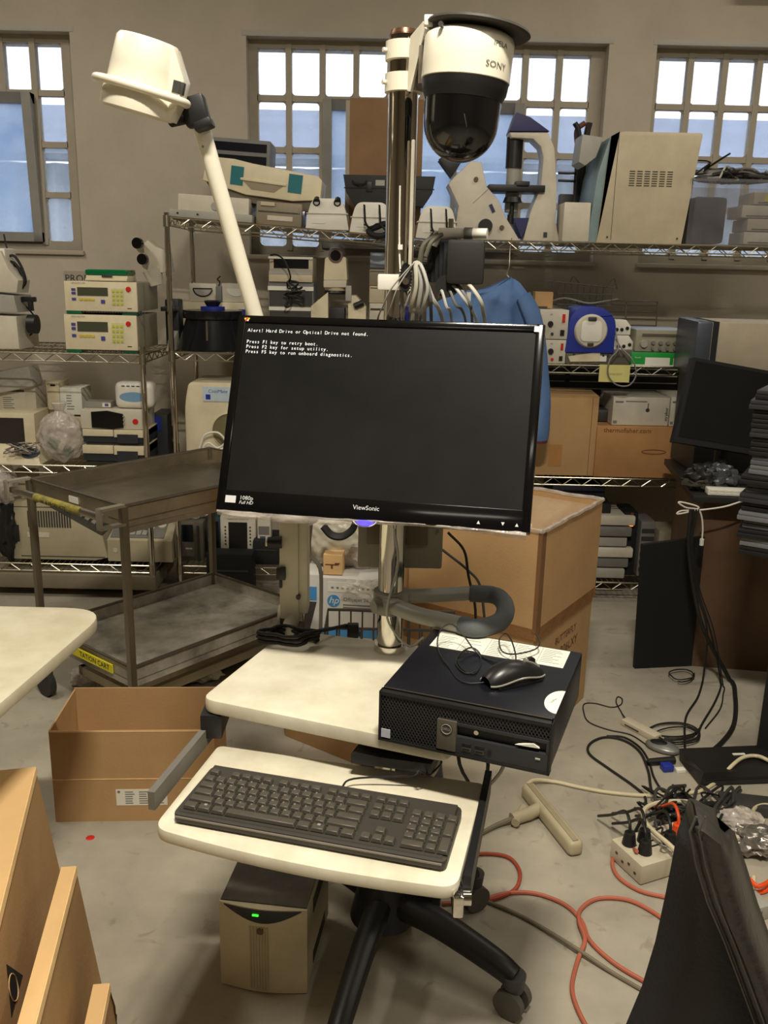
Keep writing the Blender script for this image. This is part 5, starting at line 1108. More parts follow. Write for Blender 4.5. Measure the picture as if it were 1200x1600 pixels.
# --- bottom shelf right
zD = S4[3]
for i in range(6):
    m_ = [LGREY, GREY, OFFW, LGREY, GREY, OFFW][i]
    a_ = on_y(942, 890, 4.1).x; b2 = on_y(975+(i % 3)*5, 890, 4.1).x
    solid('flat_pack', G().bx(a_-.25, b2, 4.08+.01*(i % 2), 4.4, zD+i*.052, zD+i*.052+.046, .008), m_, ['lowest', 'second', 'third', 'fourth', 'fifth', 'topmost'][i]+' grey-white packet in the stack beside the big carton, bottom shelf', 'packet', 'packets stacked on the bottom shelf')
for i, (xa, xb, ya, yb, mm, lb) in enumerate(((974, 996, 800, 862, MBLACK, 'black upright device with an orange light on the bottom shelf'), (1000, 1024, 815, 858, GREY, 'grey ribbed power unit on the bottom shelf'), (1027, 1090, 830, 905, mat('cream_bag_fabric', (176, 166, 140), .8), 'cream folded cloth bag on the bottom shelf behind the black board'))):
    t, w_, h_ = boxdev('stored_device', lb, 'device', (xa, ya, xb, yb), 4.12, zD, .18, mm, .012)
    if i == 0: plate(t, w_, h_, 'orange_light', .35, .78, .65, .84, mat('amber_led', (255, 150, 50), .3, var=0, emit=((255, 140, 40), 1.5)), .002); plate(t, w_, h_, 'orange_band', .42, .86, .6, .99, mat('brown_band', (120, 60, 30), .5), .002)
    if i == 1:
        for k in range(6): plate(t, w_, h_, 'rib', .1, .1+k*.14, .9, .17+k*.14, DGREY, .004)
t, w_, h_ = boxdev('navy_case', 'dark navy flat case lying under the third shelf behind the big carton', 'case', (862, 758, 945, 800), 4.15, zD+.36, .25, mat('dark_navy', (24, 26, 42), .6), .01)
solid('shelf_crate', G().bx(t.location.x-.2, t.location.x+.16, 4.14, 4.45, zD, zD+.355, .01), mat('black_crate', (30, 30, 30), .7), 'black crate under the dark navy case on the bottom shelf', 'crate')

# --- far left unit
YL = LY+.02; z1 = ZL[0]+.004
zs_ = z1
for i, (ya, yb) in enumerate(((492, 540), (440, 486))):
    t, w_, h_ = dev('thermal_cycler', ['lower beige bench cycler with keypad and red button, a green foot at each corner', 'upper beige bench cycler with keypad and red button, carrying a green-lidded tray'][i], 'machine', 101, ya, 214, yb, YL, zs_+.014, .36, 0, 'stacked bench cyclers')
    part('body', G().bx(-w_/2, w_/2, .012, .36, 0, h_, .006), mat('cycler_side_grey', (150, 144, 124), .5), t, local=True)
    part('front_panel', G().bx(-w_/2, w_/2, 0, .014, 0, h_, .003), CREAM, t, local=True)
    plate(t, w_, h_, 'display', .18, .52, .60, .80, LCD, .002)
    for v_ in (.72, .60, .40): plate(t, w_, h_, 'blue_key', .10, v_-.04, .155, v_+.04, mat('violet_blue_key', (72, 70, 150), .5), .003)
    for k in range(4): plate(t, w_, h_, 'yellow_key', .20+k*.055, .36, .245+k*.055, .43, mat('yellow_key', (214, 190, 70), .5), .003)
    plate(t, w_, h_, 'blue_key', .50, .27, .555, .39, MATS['violet_blue_key'], .003)
    kp_ = part('keypad', G().bx(-w_/2+.65*w_, -w_/2+.82*w_, -.001, .001, .2*h_, .78*h_), mat('keypad_field', (210, 200, 160), .5), t, local=True)
    for r in range(4):
        for c in range(3): part('pad_key', G().bx(-w_/2+(.66+c*.055)*w_, -w_/2+(.695+c*.055)*w_, -.003, 0, (.22+r*.14)*h_, (.31+r*.14)*h_, .001), mat('lime_key', (186, 192, 70), .5), kp_, local=True)
    dial(t, w_, h_, 'red_button', .885, .76, .012, RED, .005)
    plate(t, w_, h_, 'foot_print', .86, .1, .92, .125, INK, .001)
    label_txt(t, w_, h_, 'GENE ANALYZER', .2, .94, .008, GINK)
    for x_ in (-w_/2+.035, w_/2-.035): part('green_foot', G().bx(x_-.033, x_+.033, .002, .08, -.014, .004, .003), GREEN, t, local=True)
    g = G()
    for k in range(24): g.bx(-w_/2+.075+k*.0115, -w_/2+.082+k*.0115, -.001, .01, -.006, -.001)
    part('vent_teeth', g, DGREY, t, local=True)
    zs_ = t.location.z+h_+.001
t, w_, h_ = dev('sample_tray', 'green-lidded white sample tray lying on the upper bench cycler', 'tray', 134, 421, 199, 440, YL+.03, zs_)
part('tray', G().bx(-w_/2, w_/2, 0, .14, 0, h_*.5, .004).bx(-w_/2+.0, w_/2, -.012, .0, .002, .012, .002), CREAM, t, local=True)
part('green_lid', G().bx(-w_/2-.003, w_/2-.002, -.003, .145, h_*.5, h_, .008), mat('glossy_green', (10, 104, 60), .15, var=0), t, local=True)
part('latch', G().bx(-.02, .025, -.007, .0, h_*.35, h_*.58, .002), DGREY, t, local=True)
sg = struct('wall_sign', G().bx(on_y(99, 430, 4.74).x, on_y(185, 430, 4.74).x, YW-.006, YW-.001, on_y(140, 470, 4.74).z, on_y(140, 424, 4.74).z), mat('pale_grey_sign', (172, 162, 146), .7, var=0))
del sg['kind']; sg['label'] = 'pale rectangular sign lettered PRO on the wall behind the bench cyclers'; sg['category'] = 'sign'
ts = txt('PROFLEX', .05, mat('sign_ink', (60, 56, 52), .8, var=0), sg, (on_y(101, 435, 4.74).x, YW-.0075, on_y(101, 435, 4.74).z), align='LEFT')
# small microscope head by the post
m2 = thing('microscope', 'small white binocular microscope head on a dark stand left of the tall shelf post', 'microscope', (on_y(235, 530, 4.25).x, 4.25, z1))
def Wm(px, py, y=4.2): return on_y(px, py, y)
part('head', G().prism([(Wm(210, 0).x, Wm(0, 416).z), (Wm(208, 0).x, Wm(0, 376).z), (Wm(216, 0).x, Wm(0, 370).z), (Wm(228, 0).x, Wm(0, 380).z), (Wm(246, 0).x, Wm(0, 386).z), (Wm(251, 0).x, Wm(0, 420).z), (Wm(220, 0).x, Wm(0, 421).z)], 4.18, 4.28, 'y', bev=.006), OFFW, m2)
for (px, py) in ((216, 380), (224, 405)):
    c_ = Wm(px, py, 4.12); part('eyepiece', G().cyl(c_, Wm(px+5, py+8, 4.24), .020, .022, 20), OFFW, m2); part('eyecup', G().cyl(c_+Vector((-.004, -.012, 0)), c_+Vector((.0, .008, 0)), .024, None, 20), GLBLACK, m2)
part('neck', G().cyl(Wm(238, 422), Wm(245, 446), .045, .03, 20), OFFW, m2)
part('stand', G().bx(Wm(234, 0).x, Wm(258, 0).x, 4.24, 4.34, z1, Wm(0, 462).z, .01), mat('dark_blue_black', (28, 32, 42), .5), m2)
part('stage', G().bx(Wm(234, 0).x, Wm(258, 0).x, 4.16, 4.26, Wm(0, 480).z, Wm(0, 473).z, .004), BLACK, m2)
part('foot', G().hexa([(Wm(243, 0).x, 4.14, z1), (Wm(257, 0).x, 4.14, z1), (Wm(257, 0).x, 4.3, z1), (Wm(246, 0).x, 4.3, z1)], [(Wm(246, 0).x, 4.15, z1+.05), (Wm(255, 0).x, 4.15, z1+.05), (Wm(256, 0).x, 4.3, z1+.11), (Wm(250, 0).x, 4.3, z1+.11)]), OFFW, m2)
# big microscope at the very left
m3 = thing('large_microscope', 'large grey-white microscope cut by the left picture edge, black cables behind it', 'microscope', (on_y(-20, 530, 4.1).x, 4.15, z1))
X = lambda px: on_y(px, 450, 4.05).x
Zp = lambda py: on_y(20, py, 4.05).z
part('base', G().prism([(X(-80), z1), (X(-80), Zp(492)), (X(26), Zp(494)), (X(27), z1+.004)], 4.02, 4.26, 'y', bev=.008), OFFW, m3)
part('body', G().prism([(X(-80), Zp(488)), (X(-80), Zp(455)), (X(22), Zp(462)), (X(26), Zp(488))], 4.04, 4.24, 'y', bev=.006), LGREY, m3)
part('head', G().prism([(X(-60), Zp(455)), (X(-60), Zp(395)), (X(4), Zp(392)), (X(14), Zp(420)), (X(28), Zp(438)), (X(24), Zp(458))], 4.06, 4.2, 'y', bev=.008), OFFW, m3)
part('lamp_box', G().bx(X(-60), X(8), 4.08, 4.2, Zp(432), Zp(388), .008), WHITE, m3)
part('stage_arm', G().bx(X(24), X(44), 4.1, 4.14, Zp(472), Zp(464), .003).bx(X(34), X(40), 4.1, 4.13, Zp(486), Zp(470), .003), BLACK, m3)
part('focus_knob', G().cyl((X(34), 4.1, Zp(507)), (X(47), 4.1, Zp(507)), .042, None, 20), BLACK, m3)
for k, P in enumerate((((12, 408), (24, 412), (36, 430), (38, 444), (30, 455)), ((10, 402), (22, 400), (34, 418), (40, 440), (32, 452)), ((14, 410), (28, 418), (34, 436), (28, 452)), ((40, 478), (54, 495), (56, 512), (44, 526), (30, 530)), ((6, 366), (10, 385), (16, 405), (16, 412)))):
    solid('microscope_cable', G().tube([on_y(x_, y_, 4.12+.01*k) for x_, y_ in P], .006 if k < 3 else .0035, 7, sm=5), RUBBER, ['thickest black cable arching', 'outer black cable arching', 'inner black cable arching', 'dark red-black cable looping low', 'straight upright black wire'][k]+' beside the large microscope at the left edge', 'cable', 'cables beside the large microscope')
# second shelf of the left unit
z2_ = ZL[1]+.004
t, w_, h_ = boxdev('beige_monitor', 'beige terminal with dark screen and sloping base at the left edge, second shelf', 'machine', (-40, 645, 55, 700), YL+.10, z2_+.05, .2, CREAM, .006)
plate(t, w_, h_, 'screen', .1, .12, .82, .86, mat('dark_taupe_screen', (52, 48, 44), .3), .003)
tb = t
part('base', G().hexa([(-w_/2-.02, -.12, -.05), (w_/2+.06, -.12, -.05), (w_/2+.06, .1, -.05), (-w_/2, .1, -.05)], [(-w_/2-.02, -.11, -.03), (w_/2+.05, -.11, -.03), (w_/2+.02, .0, .02), (-w_/2, .0, .02)]), CREAM, t, local=True)
part('blue_oval', G().at((w_/2-.0, -.07, -.010), rx=R(22)).lathe([(.04, -.004), (.04, .003), (0, .004)], 28), mat('slate_blue', (72, 82, 104), .5), t, local=True)
for i in range(4):
    P = [Vector((on_y(5+random.uniform(-10, 45), 690, 3.9).x, 3.94+random.uniform(0, .05), z2_+.045+random.uniform(.0, .05))) for _ in range(8)]
    solid('thin_lead', G().tube(P, .003, 5, sm=5), [GREY, RUBBER, mat('dusty_pink_lead', (150, 120, 112), .5), LGREY][i], ['grey', 'black', 'dusty pink', 'light grey'][i]+' lead in the tangle lying on the beige terminal base', 'cable', 'leads on the beige terminal')
bagc = on_y(93, 682, 4.0)
bag = thing('parts_bag', 'clear plastic bag of small circuit parts on the second shelf', 'bag', (bagc.x, 4.02, z2_))
part('film', G().at(rx=0).blob((0, 0, .115), .105, .07, .112, .14, 2.2, 5, 5), CLEARB, bag, local=True)
part('bag_neck', G().lathe([(.05, .19), (.02, .235), (.035, .27), (.03, .275)], 14), CLEARB, bag, local=True)
part('circuit_board', G().at((.0, -.02, .07), rx=R(20), ry=R(30)).bx(-.06, .06, -.004, .004, -.03, .03), mat('circuit_green', (70, 110, 84), .5), bag, local=True)
part('small_part', G().at((.02, -.045, .085), ry=R(30)).bx(-.012, .012, -.01, .01, -.02, .02, .002), OFFW, bag, local=True)
for i, (xa, xb, ya, yb, mm, lb) in enumerate(((38, 56, 598, 645, OFFW, 'narrow upright beige housing, left of the pair above the plastic bag'), (74, 93, 597, 640, CREAM, 'narrow upright cream housing, right of the pair above the plastic bag'), (94, 128, 606, 648, PAPER, 'white printed carton standing behind the plastic bag'), (-10, 40, 612, 644, OFFW, 'white printed carton under the wrapped parcel at the left edge'))):
    t, w_, h_ = boxdev('stored_box', lb, 'box', (xa, ya, xb, yb), YL+.24, None, .14, mm, .004)
    if i >= 2:
        for k in range(6): plate(t, w_, h_, 'print_line', .3, .2+k*.1, .3+.15*random.random()+.2, .23+k*.1, GINK, .001)
    else: plate(t, w_, h_, 'slot', .3, .85, .7, .92, INK, .001)
zz_ = on_y(60, 645, YL+.24).z
solid('shelf_riser', G().bx(X(-60), on_y(132, 645, 4.2).x, YL+.22, YL+.5, z2_, on_y(60, 646, YL+.24).z-.012, .004), BEIGE, 'beige box row supporting the small cartons at the back of the second shelf', 'box')
solid('wrapped_parcel', G().at((on_y(12, 592, 4.15).x, 4.22, on_y(12, 592, 4.15).z-.03), ry=R(-12)).bx(-.16, .11, -.05, .08, -.03, .07, .02), mat('crumpled_white_wrap', (186, 182, 172), .4, bump=.6, bscale=14), 'white wrapped parcel lying on the carton at the left edge', 'parcel')
t, w_, h_ = dev('white_glucose_meter', 'rounded white device with a blue oval panel standing on the black-faced unit', 'device', 178, 598, 238, 640, YL+.06, None)
part('shell', G().bx(-w_/2, w_/2, 0, .10, 0, h_, .035, 5), WHITE, t, local=True)
part('blue_oval', G().at((.0, -.001, h_*.45), rx=R(90)).add([( .062*math.cos(R(a_)), .022*math.sin(R(a_)), 0) for a_ in range(0, 360, 15)], [tuple(range(24))]), mat('sky_blue_panel', (120, 160, 196), .5), t, local=True)
for k in range(5): part('top_slot', G().bx(-.05+k*.022, -.036+k*.022, -.001, .002, h_*.84, h_*.87), DGREY, t, local=True)
zm = z2_
for i, (ya, yb) in enumerate(((697, 718), (672, 692))):
    t, w_, h_ = boxdev('drive_module', ['lower', 'upper'][i]+' dark module with cream cover plates under the black-faced unit', 'module', (130, ya, 228, yb), YL+.02, zm+.014, .22, mat('dark_slate_plastic', (46, 48, 54), .5), .003, group='pair of dark modules')
    part('cream_cover', G().bx(-w_/2, -.004, -.006, .22, h_*.5, h_+.002, .002), CREAM, t, local=True); part('cream_cover', G().bx(.0, w_/2, -.008, .22, h_*.45, h_+.002, .002), CREAM, t, local=True)
    plate(t, w_, h_, 'recess', .55, .0, .88, .7, mat('dark_slate_plastic', (46, 48, 54), .5), .01); part('base_gap', G().bx(-w_/2+.01, w_/2-.01, .01, .2, -.014, .001), DGREY, t, local=True)
    zm = t.location.z+h_+.002
t, w_, h_ = boxdev('pulse_oximeter', 'white unit with a wide black face and a small red logo on the dark modules', 'device', (126, 641, 224, 668), YL+.02, zm+.002, .2, OFFW, .004)
part('black_face', G().prism([(-w_/2+.05, h_*.08), (-w_/2+.05, h_*.9), (-.02, h_*.98), (w_/2-.09, h_*.82), (w_/2-.09, h_*.1), (0, h_*.02)], -.006, .001), GLBLACK, t, local=True)
dial(t, w_, h_, 'red_mark', .87, .42, .014, RED, .003)
for k in range(3): dial(t, w_, h_, 'key', .69, .3+k*.2, .004, LGREY, .008)
zo = t.location.z+h_
bpy.data.objects['white_glucose_meter'].location.z = zo+.001; WM['white_glucose_meter'] = Matrix.Translation(bpy.data.objects['white_glucose_meter'].location)
t, w_, h_ = boxdev('clear_case', 'small clear box with a violet square label on the black-faced unit', 'case', (133, 628, 173, 640), YL+.08, zo+.001, .08, mat('smoky_clear_plastic', (150, 148, 140), .3), .002)
plate(t, w_, h_, 'violet_label', .68, .15, 1.0, .85, WHITE, .003); plate(t, w_, h_, 'violet_square', .78, .3, .92, .75, mat('violet_ink', (90, 76, 150), .6), .004)
t, w_, h_ = boxdev('dark_cabinet', 'dark cabinet with a small blue screen between the two shelving units', 'cabinet', (237, 648, 262, 706), 4.2, z2_, .2, mat('dark_slate_plastic', (46, 48, 54), .5), .004)
plate(t, w_, h_, 'blue_screen', .1, .62, .62, .95, BLUE, .003)
# bottom shelf of the left unit
z3_ = ZL[2]+.004
t, w_, h_ = dev('chromatograph', 'big cream desktop analyzer with a sloping keypad front on the bottom shelf, left', 'machine', 11, 782, 166, 866, YL+.03, z3_)
P = [(-w_/2, 0), (-w_/2-.005, h_*.95), (w_/2-.25, h_), (w_/2-.26, h_*.9), (w_/2-.02, h_*.42), (w_/2, .015), (w_/2-.06, 0)]
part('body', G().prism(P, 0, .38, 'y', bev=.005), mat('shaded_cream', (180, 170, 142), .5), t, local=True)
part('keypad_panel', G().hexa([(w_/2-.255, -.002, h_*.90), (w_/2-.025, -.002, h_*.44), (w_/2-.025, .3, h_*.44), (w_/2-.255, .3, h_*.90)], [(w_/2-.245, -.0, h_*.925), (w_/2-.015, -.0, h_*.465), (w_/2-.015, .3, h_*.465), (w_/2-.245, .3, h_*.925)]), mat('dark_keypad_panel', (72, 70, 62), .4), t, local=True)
for r in range(3):
    for c in range(4): f_ = .35+c*.13; part('key', G().at((w_/2-.245+.23*f_, .06+r*.06, h_*(.935-.46*f_)), ry=R(32)).bx(-.010, .010, -.018, .018, -.001, .006), LGREY, t, local=True)
g = G()
for k in range(17): g.bx(-w_/2+.1+k*.012, -w_/2+.107+k*.012, -.002, .002, h_*.55, h_*.82)
part('vent', g, DGREY, t, local=True)
plate(t, w_, h_, 'tag', .20, .38, .42, .46, OFFW, .002); plate(t, w_, h_, 'side_socket', .01, .3, .12, .58, DGREY, .002); plate(t, w_, h_, 'seam', 0, .88, .55, .89, DGREY, .001); plate(t, w_, h_, 'base_gap', .12, .05, .97, .065, DGREY, .001)
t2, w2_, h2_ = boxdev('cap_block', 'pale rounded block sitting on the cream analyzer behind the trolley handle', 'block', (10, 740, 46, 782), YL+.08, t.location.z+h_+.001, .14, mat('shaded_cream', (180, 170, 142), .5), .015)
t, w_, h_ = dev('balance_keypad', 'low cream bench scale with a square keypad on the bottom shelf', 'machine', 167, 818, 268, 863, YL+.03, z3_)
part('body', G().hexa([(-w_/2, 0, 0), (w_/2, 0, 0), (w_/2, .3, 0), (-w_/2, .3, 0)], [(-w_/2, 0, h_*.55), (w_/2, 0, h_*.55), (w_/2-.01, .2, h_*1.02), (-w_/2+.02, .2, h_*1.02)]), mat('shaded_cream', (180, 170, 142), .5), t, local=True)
def onslope(x, s, dz=.001): return (x, .2*s, h_*.55+(h_*.47)*s+dz)
slp = math.atan2(h_*.47, .2)
part('keypad_field', G().at(onslope(-.01, .45), rx=slp).bx(-.13, .12, -.08, .08, -.001, .003), GREY, t, local=True)
for r in range(3):
    for c in range(4): part('key', G().at(onslope(-.04+c*.028, .22+r*.2, .004), rx=slp).bx(-.011, .011, -.016, .016, 0, .006), LGREY, t, local=True)
part('round_key', G().at(onslope(.085, .5, .004), rx=slp).lathe([(.02, 0), (.02, .004), (0, .005)], 20), OFFW, t, local=True)
part('dark_window', G().at(onslope(.0, .98), rx=slp).bx(-.10, .12, -.02, .05, -.001, .002), SMOKE, t, local=True)
dial(t, w_, h_, 'round_mark', .12, .28, .012, OFFW, .002)
solid('pale_board', G().bx(X(-60), on_y(240, 900, 3.9).x, 3.93, 4.3, .045, .115, .01), mat('dusty_tan_board', (128, 118, 98), .8), 'dusty tan board lying beneath the bottom shelf at the left', 'board')
for i, (xa, xb, lb) in enumerate(((82, 131, 'small brown carton on the floor under the left shelving'), (135, 195, 'black flat box on the floor under the left shelving'))):
    boxdev('floor_box', lb, 'box', (xa, 900, xb, 928), 4.05, 0, .2, CARD if i == 0 else MBLACK, .003)
a_ = on_y(0, 800, 3.9)
t = thing('crumpled_bag', 'crumpled clear bag with dark items at the left edge above the trolley handle', 'bag', (on_y(-2, 745, 3.94).x, 3.99, ZL[2]+.01))
part('film', G().blob((0, 0, .36), .06, .06, .10, .15, 2.5, 4, 9), CLEARB, t, local=True); part('contents', G().blob((-.01, .01, .15), .05, .05, .15, .3, 2, 4, 2), BLACK, t, local=True)
# ---- blue gown hung from the front of the top shelf
gw = thing('blue_gown', 'blue surgical gown hanging from the top shelf behind the monitor', 'gown', (on_y(780, 600, 3.93).x, 3.93, on_y(850, 690, 3.93).z))
GOWN = mat('blue_cotton', (92, 122, 168), .85, var=.08, scale=5, bump=.25, bscale=18, spec=.2)
yg = 3.93
prof_l = [(796, 433), (765, 448), (742, 455), (720, 452), (700, 462), (668, 480), (650, 520), (655, 600), (660, 690)]
prof_r = [(800, 433), (812, 441), (826, 460), (835, 500), (844, 560), (848, 600), (845, 640), (842, 665), (842, 690)]
def gown(u, v):
    i = min(7.999, v*8); k = int(i); f_ = i-k
    a_ = Vector(prof_l[k]).lerp(Vector(prof_l[k+1]), f_); b2 = Vector(prof_r[k]).lerp(Vector(prof_r[k+1]), f_)
    p_ = a_.lerp(b2, u); q_ = on_y(p_.x, p_.y, yg)
    q_.y += -.045*math.sin(math.pi*u)*min(1, v*3)+.014*math.sin(u*26+v*4)*v+.012*mn.noise(Vector((u*6, v*6, 0))); return q_
def gown_b(u, v): q_ = gown(u, v); q_.y = 2*yg-q_.y+.025; return q_
part('body', G().grid(gown, 40, 40).grid(gown_b, 40, 40), GOWN, gw)
sl = [on_y(p_[0], p_[1], 3.90) for p_ in ((818, 462), (834, 500), (846, 560), (852, 620), (848, 660), (846, 688))]
part('sleeve', G().tube(sl, lambda t_: .040+.008*math.sin(t_*9)-.006*t_, 18, sm=6, flat=.55), GOWN, gw)
part('cuff', G().tube([sl[-1]+Vector((0, 0, .004)), sl[-1]-Vector((0, 0, .012))], .034, 16, flat=.6), mat('maroon_cuff', (96, 40, 44), .8), gw)
part('neck_tag', G().bx(on_y(750, 0, 3.87).x, on_y(757, 0, 3.87).x, 3.878, 3.882, on_y(750, 471, 3.87).z, on_y(750, 457, 3.87).z), PAPER, gw)
part('hanger_hook', G().tube([on_y(798, 436, 3.95), on_y(792, 428, 3.97), on_y(796, 415, 3.99), (on_y(797, 395, 4.01).x, 4.012, 1.60), (on_y(799, 390, 4.01).x, 4.02, 1.655)], .0022, 6, sm=4), WIRE, gw)

# ---------------- stainless trolley ----------------
K = Vector((-.789, 2.615, 0)); tl = Vector((.63, .776, 0)).normalized(); ts_ = Vector((-tl.y, tl.x, 0))
TL, TS = .78, .53
tro = thing('steel_trolley', 'two-tray stainless steel trolley with yellow labels at the left', 'trolley', tuple(K))
def tq(l, s_, z): p = K+tl*l+ts_*s_; return Vector((p.x, p.y, z))
MT = Matrix((( tl.x, ts_.x, 0, K.x), (tl.y, ts_.y, 0, K.y), (0, 0, 1, 0), (0, 0, 0, 1)))
def TG(): g_ = G(); g_.M = MT; return g_
STAIN = mat('stained_steel_tray', (210, 204, 188), .5, .45, c2=(110, 104, 94), scale=4, bump=.1, bscale=12)
for zt_, nm, mm in ((.80, 'tray', STEEL), (.27, 'tray', STAIN)):
    g = TG(); g.bx(0, TL, 0, TS, zt_-.05, zt_-.045)
    for a_ in ((0, TL, 0, .004), (0, TL, TS-.004, TS), (0, .004, 0, TS), (TL-.004, TL, 0, TS)): g.bx(a_[0], a_[1], a_[2], a_[3], zt_-.07, zt_)
    tr_ = part(nm, g, mm, tro)
    g = TG()
    for c_ in (((0, 0, zt_), (TL, 0, zt_)), ((0, TS, zt_), (TL, TS, zt_)), ((0, 0, zt_), (0, TS, zt_)), ((TL, 0, zt_), (TL, TS, zt_))): g.tube([c_[0], c_[1]], .006, 8)
    part('rolled_rim', g, DSTEEL, tr_)
    part('lower_rail', TG().bx(0, TL, -.004, .004, zt_-.085, zt_-.068).bx(0, TL, TS-.004, TS+.004, zt_-.085, zt_-.068), STEEL, tr_)
for l in (.0, TL):
    for s_ in (0, TS):
        lg = part('leg', TG().bx(l-.011, l+.011, s_-.011, s_+.011, .11, .80, .002), mat('brushed_leg_steel', (140, 132, 116), .42, .9), tro)
        part('caster', TG().cyl((l-.012, s_, .048), (l+.012, s_, .048), .048, None, 24).bx(l-.018, l+.018, s_-.02, s_+.02, .075, .112, .003), mat('caster_rubber', (46, 44, 42), .6), lg)
hn = part('handle', TG().tube([(-.065, .0, .775), (-.065, TS, .775)], .0125, 14), STEEL, tro)
for s_ in (0.0, TS):
    part('handle_bracket', TG().bx(-.085, -.0, s_-.012, s_+.012, .80, .808).bx(-.085, -.0, s_-.012, s_+.012, .742, .750).bx(-.088, -.08, s_-.012, s_+.012, .742, .808, .002), mat('cast_grey_bracket', (150, 142, 124), .5), hn)
part('yellow_label', TG().tube([(-.066, .12, .775), (-.066, .38, .775)], .0131, 14), mat('worn_yellow_label', (186, 176, 62), .6, c2=(120, 112, 70), scale=40), hn, 'worn yellow label around the handle')
Ml = MT @ Matrix.Translation((-.0795, .26, .772)) @ Matrix.Rotation(R(-90), 4, 'Z') @ Matrix.Rotation(R(90), 4, 'X')
def txtM(s_, size, m, par, M, **k):
    o_ = txt(s_, size, m, par, (0, 0, 0), (0, 0, 0), **k); o_.data.transform(WM[par.name].inverted() @ M); return o_
txtM('W  & PRODUCTS', .019, INK, hn, Ml)
part('yellow_label', TG().bx(-.007, -.002, .10, .34, .222, .252), YEL, tro, 'yellow strip lettered CART on the lower tray rim')
txtM('TATION CART', .026, INK, tro, MT @ Matrix.Translation((-.0078, .20, .237)) @ Matrix.Rotation(R(-90), 4, 'Z') @ Matrix.Rotation(R(90), 4, 'X'))
part('white_tag', TG().bx(-.004, -.001, .24, .29, .765, .785), PAPER, tro)
# flat dolly under the trolley
dl = thing('flat_dolly', 'low flat dolly with beige rails and dark deck under the steel trolley', 'dolly', tuple(on_z(200, 1083, .08)*1.0 - Vector((0, 0, .08))))
D0 = on_z(215, 1084, .09); D0.z = 0
MD = Matrix.Translation((D0.x, D0.y, 0)) @ MT.to_3x3().to_4x4()
def DG(): g_ = G(); g_.M = MD; return g_
part('deck', DG().bx(.02, .62, .02, .33, .055, .06), MBLACK, dl)
for a_ in ((0, .64, 0, .03), (0, .64, .33, .36), (0, .03, 0, .36), (.61, .64, 0, .36)): part('rail', DG().bx(a_[0], a_[1], a_[2], a_[3], .050, .085, .004), mat('grubby_beige_rail', (204, 194, 168), .6), dl)
for l in (.05, .59):
    for s_ in (.05, .31): part('caster', DG().cyl((l-.01, s_, .025), (l+.01, s_, .025), .025, None, 18), MATS['caster_rubber'], dl)
g = G(); c_ = on_z(150, 1060, .02)
solid('plastic_wrap', G().blob((c_.x, c_.y, .03), .09, .07, .03, .5, 2.5, 4, 2), CLEARB, 'crumpled clear wrap on the floor left of the flat dolly', 'wrap')
c_ = on_z(312, 1062, .03)
solid('crumpled_paper', G().blob((c_.x, c_.y+.05, .035), .07, .05, .035, .6, 3, 3, 7), mat('creased_white_paper', (196, 190, 172), .8), 'crumpled white paper on the floor behind the open cardboard box', 'paper')

# ---------------- foreground left ----------------
lt = thing('side_table', 'white-topped table corner entering from the left edge', 'table', (-1.25, 1.45, 0))
P = rounded([(-1.8, .7), (-.79, .7), (-.641, 1.985), (-1.8, 1.985)], [.01, .03, .11, .01], 8)
part('tabletop', G().prism(P, .690, .72, 'z', bev=.006), mat('dusty_white_laminate', (214, 206, 180), .5, c2=(196, 186, 158), scale=10), lt)
part('pedestal', G().cyl((-1.55, 1.3, .03), (-1.55, 1.3, .69), .035, None, 20), DGREY, lt)
part('base', G().bx(-1.78, -1.32, 1.05, 1.55, 0, .03, .01), DGREY, lt)
def leanbox(name, label, A, d, n_, L, T, lean, m, H):
    d = Vector(d).normalized(); n_ = Vector((-d.y, d.x, 0)) if n_ is None else n_
    th = thing(name, label, 'box', (A.x, A.y, 0)); th['group'] = 'cartons standing at the lower left'
    n_ = Vector((-d.y, d.x, 0))      # points to +x side; thickness goes the other way
    t4 = [A, A-n_*T, A-n_*T+d*L, A+d*L]; off = Vector((-.005, lean, -H))
    b4 = [p+off for p in t4]
    part('carton', G().hexa(b4, t4), m, th)
    e_ = .004; part('lid_edge', G().hexa([t4[0]+n_*e_+Vector((0, 0, -.012)), t4[1]-n_*e_+Vector((0, 0, -.012)), t4[2]-n_*e_+Vector((0, 0, -.012)), t4[3]+n_*e_+Vector((0, 0, -.012))], [t4[0]+n_*.002+Vector((0, 0, .002)), t4[1]+Vector((0, 0, .002)), t4[2]+Vector((0, 0, .002)), t4[3]+n_*.002+Vector((0, 0, .002))]), CARDE, th, 'pale folded top edge')
    part('top_panel', G().hexa([p+Vector((0, 0, .0015)) for p in t4], [p+Vector((0, 0, .003)) for p in t4]), CARD2, th, 'top panel painted paler as lit from above')  # light falling on the carton top is put into its paler colour
    return th, n_, d, off
A = on_z(55, 1200, .45)
b1, n1, d1, of1 = leanbox('cardboard_box', 'largest tall cardboard box standing at the lower left corner, black emblem on its side', A, (.24, -.97, 0), None, .85, .38, .13, CARD, .45)
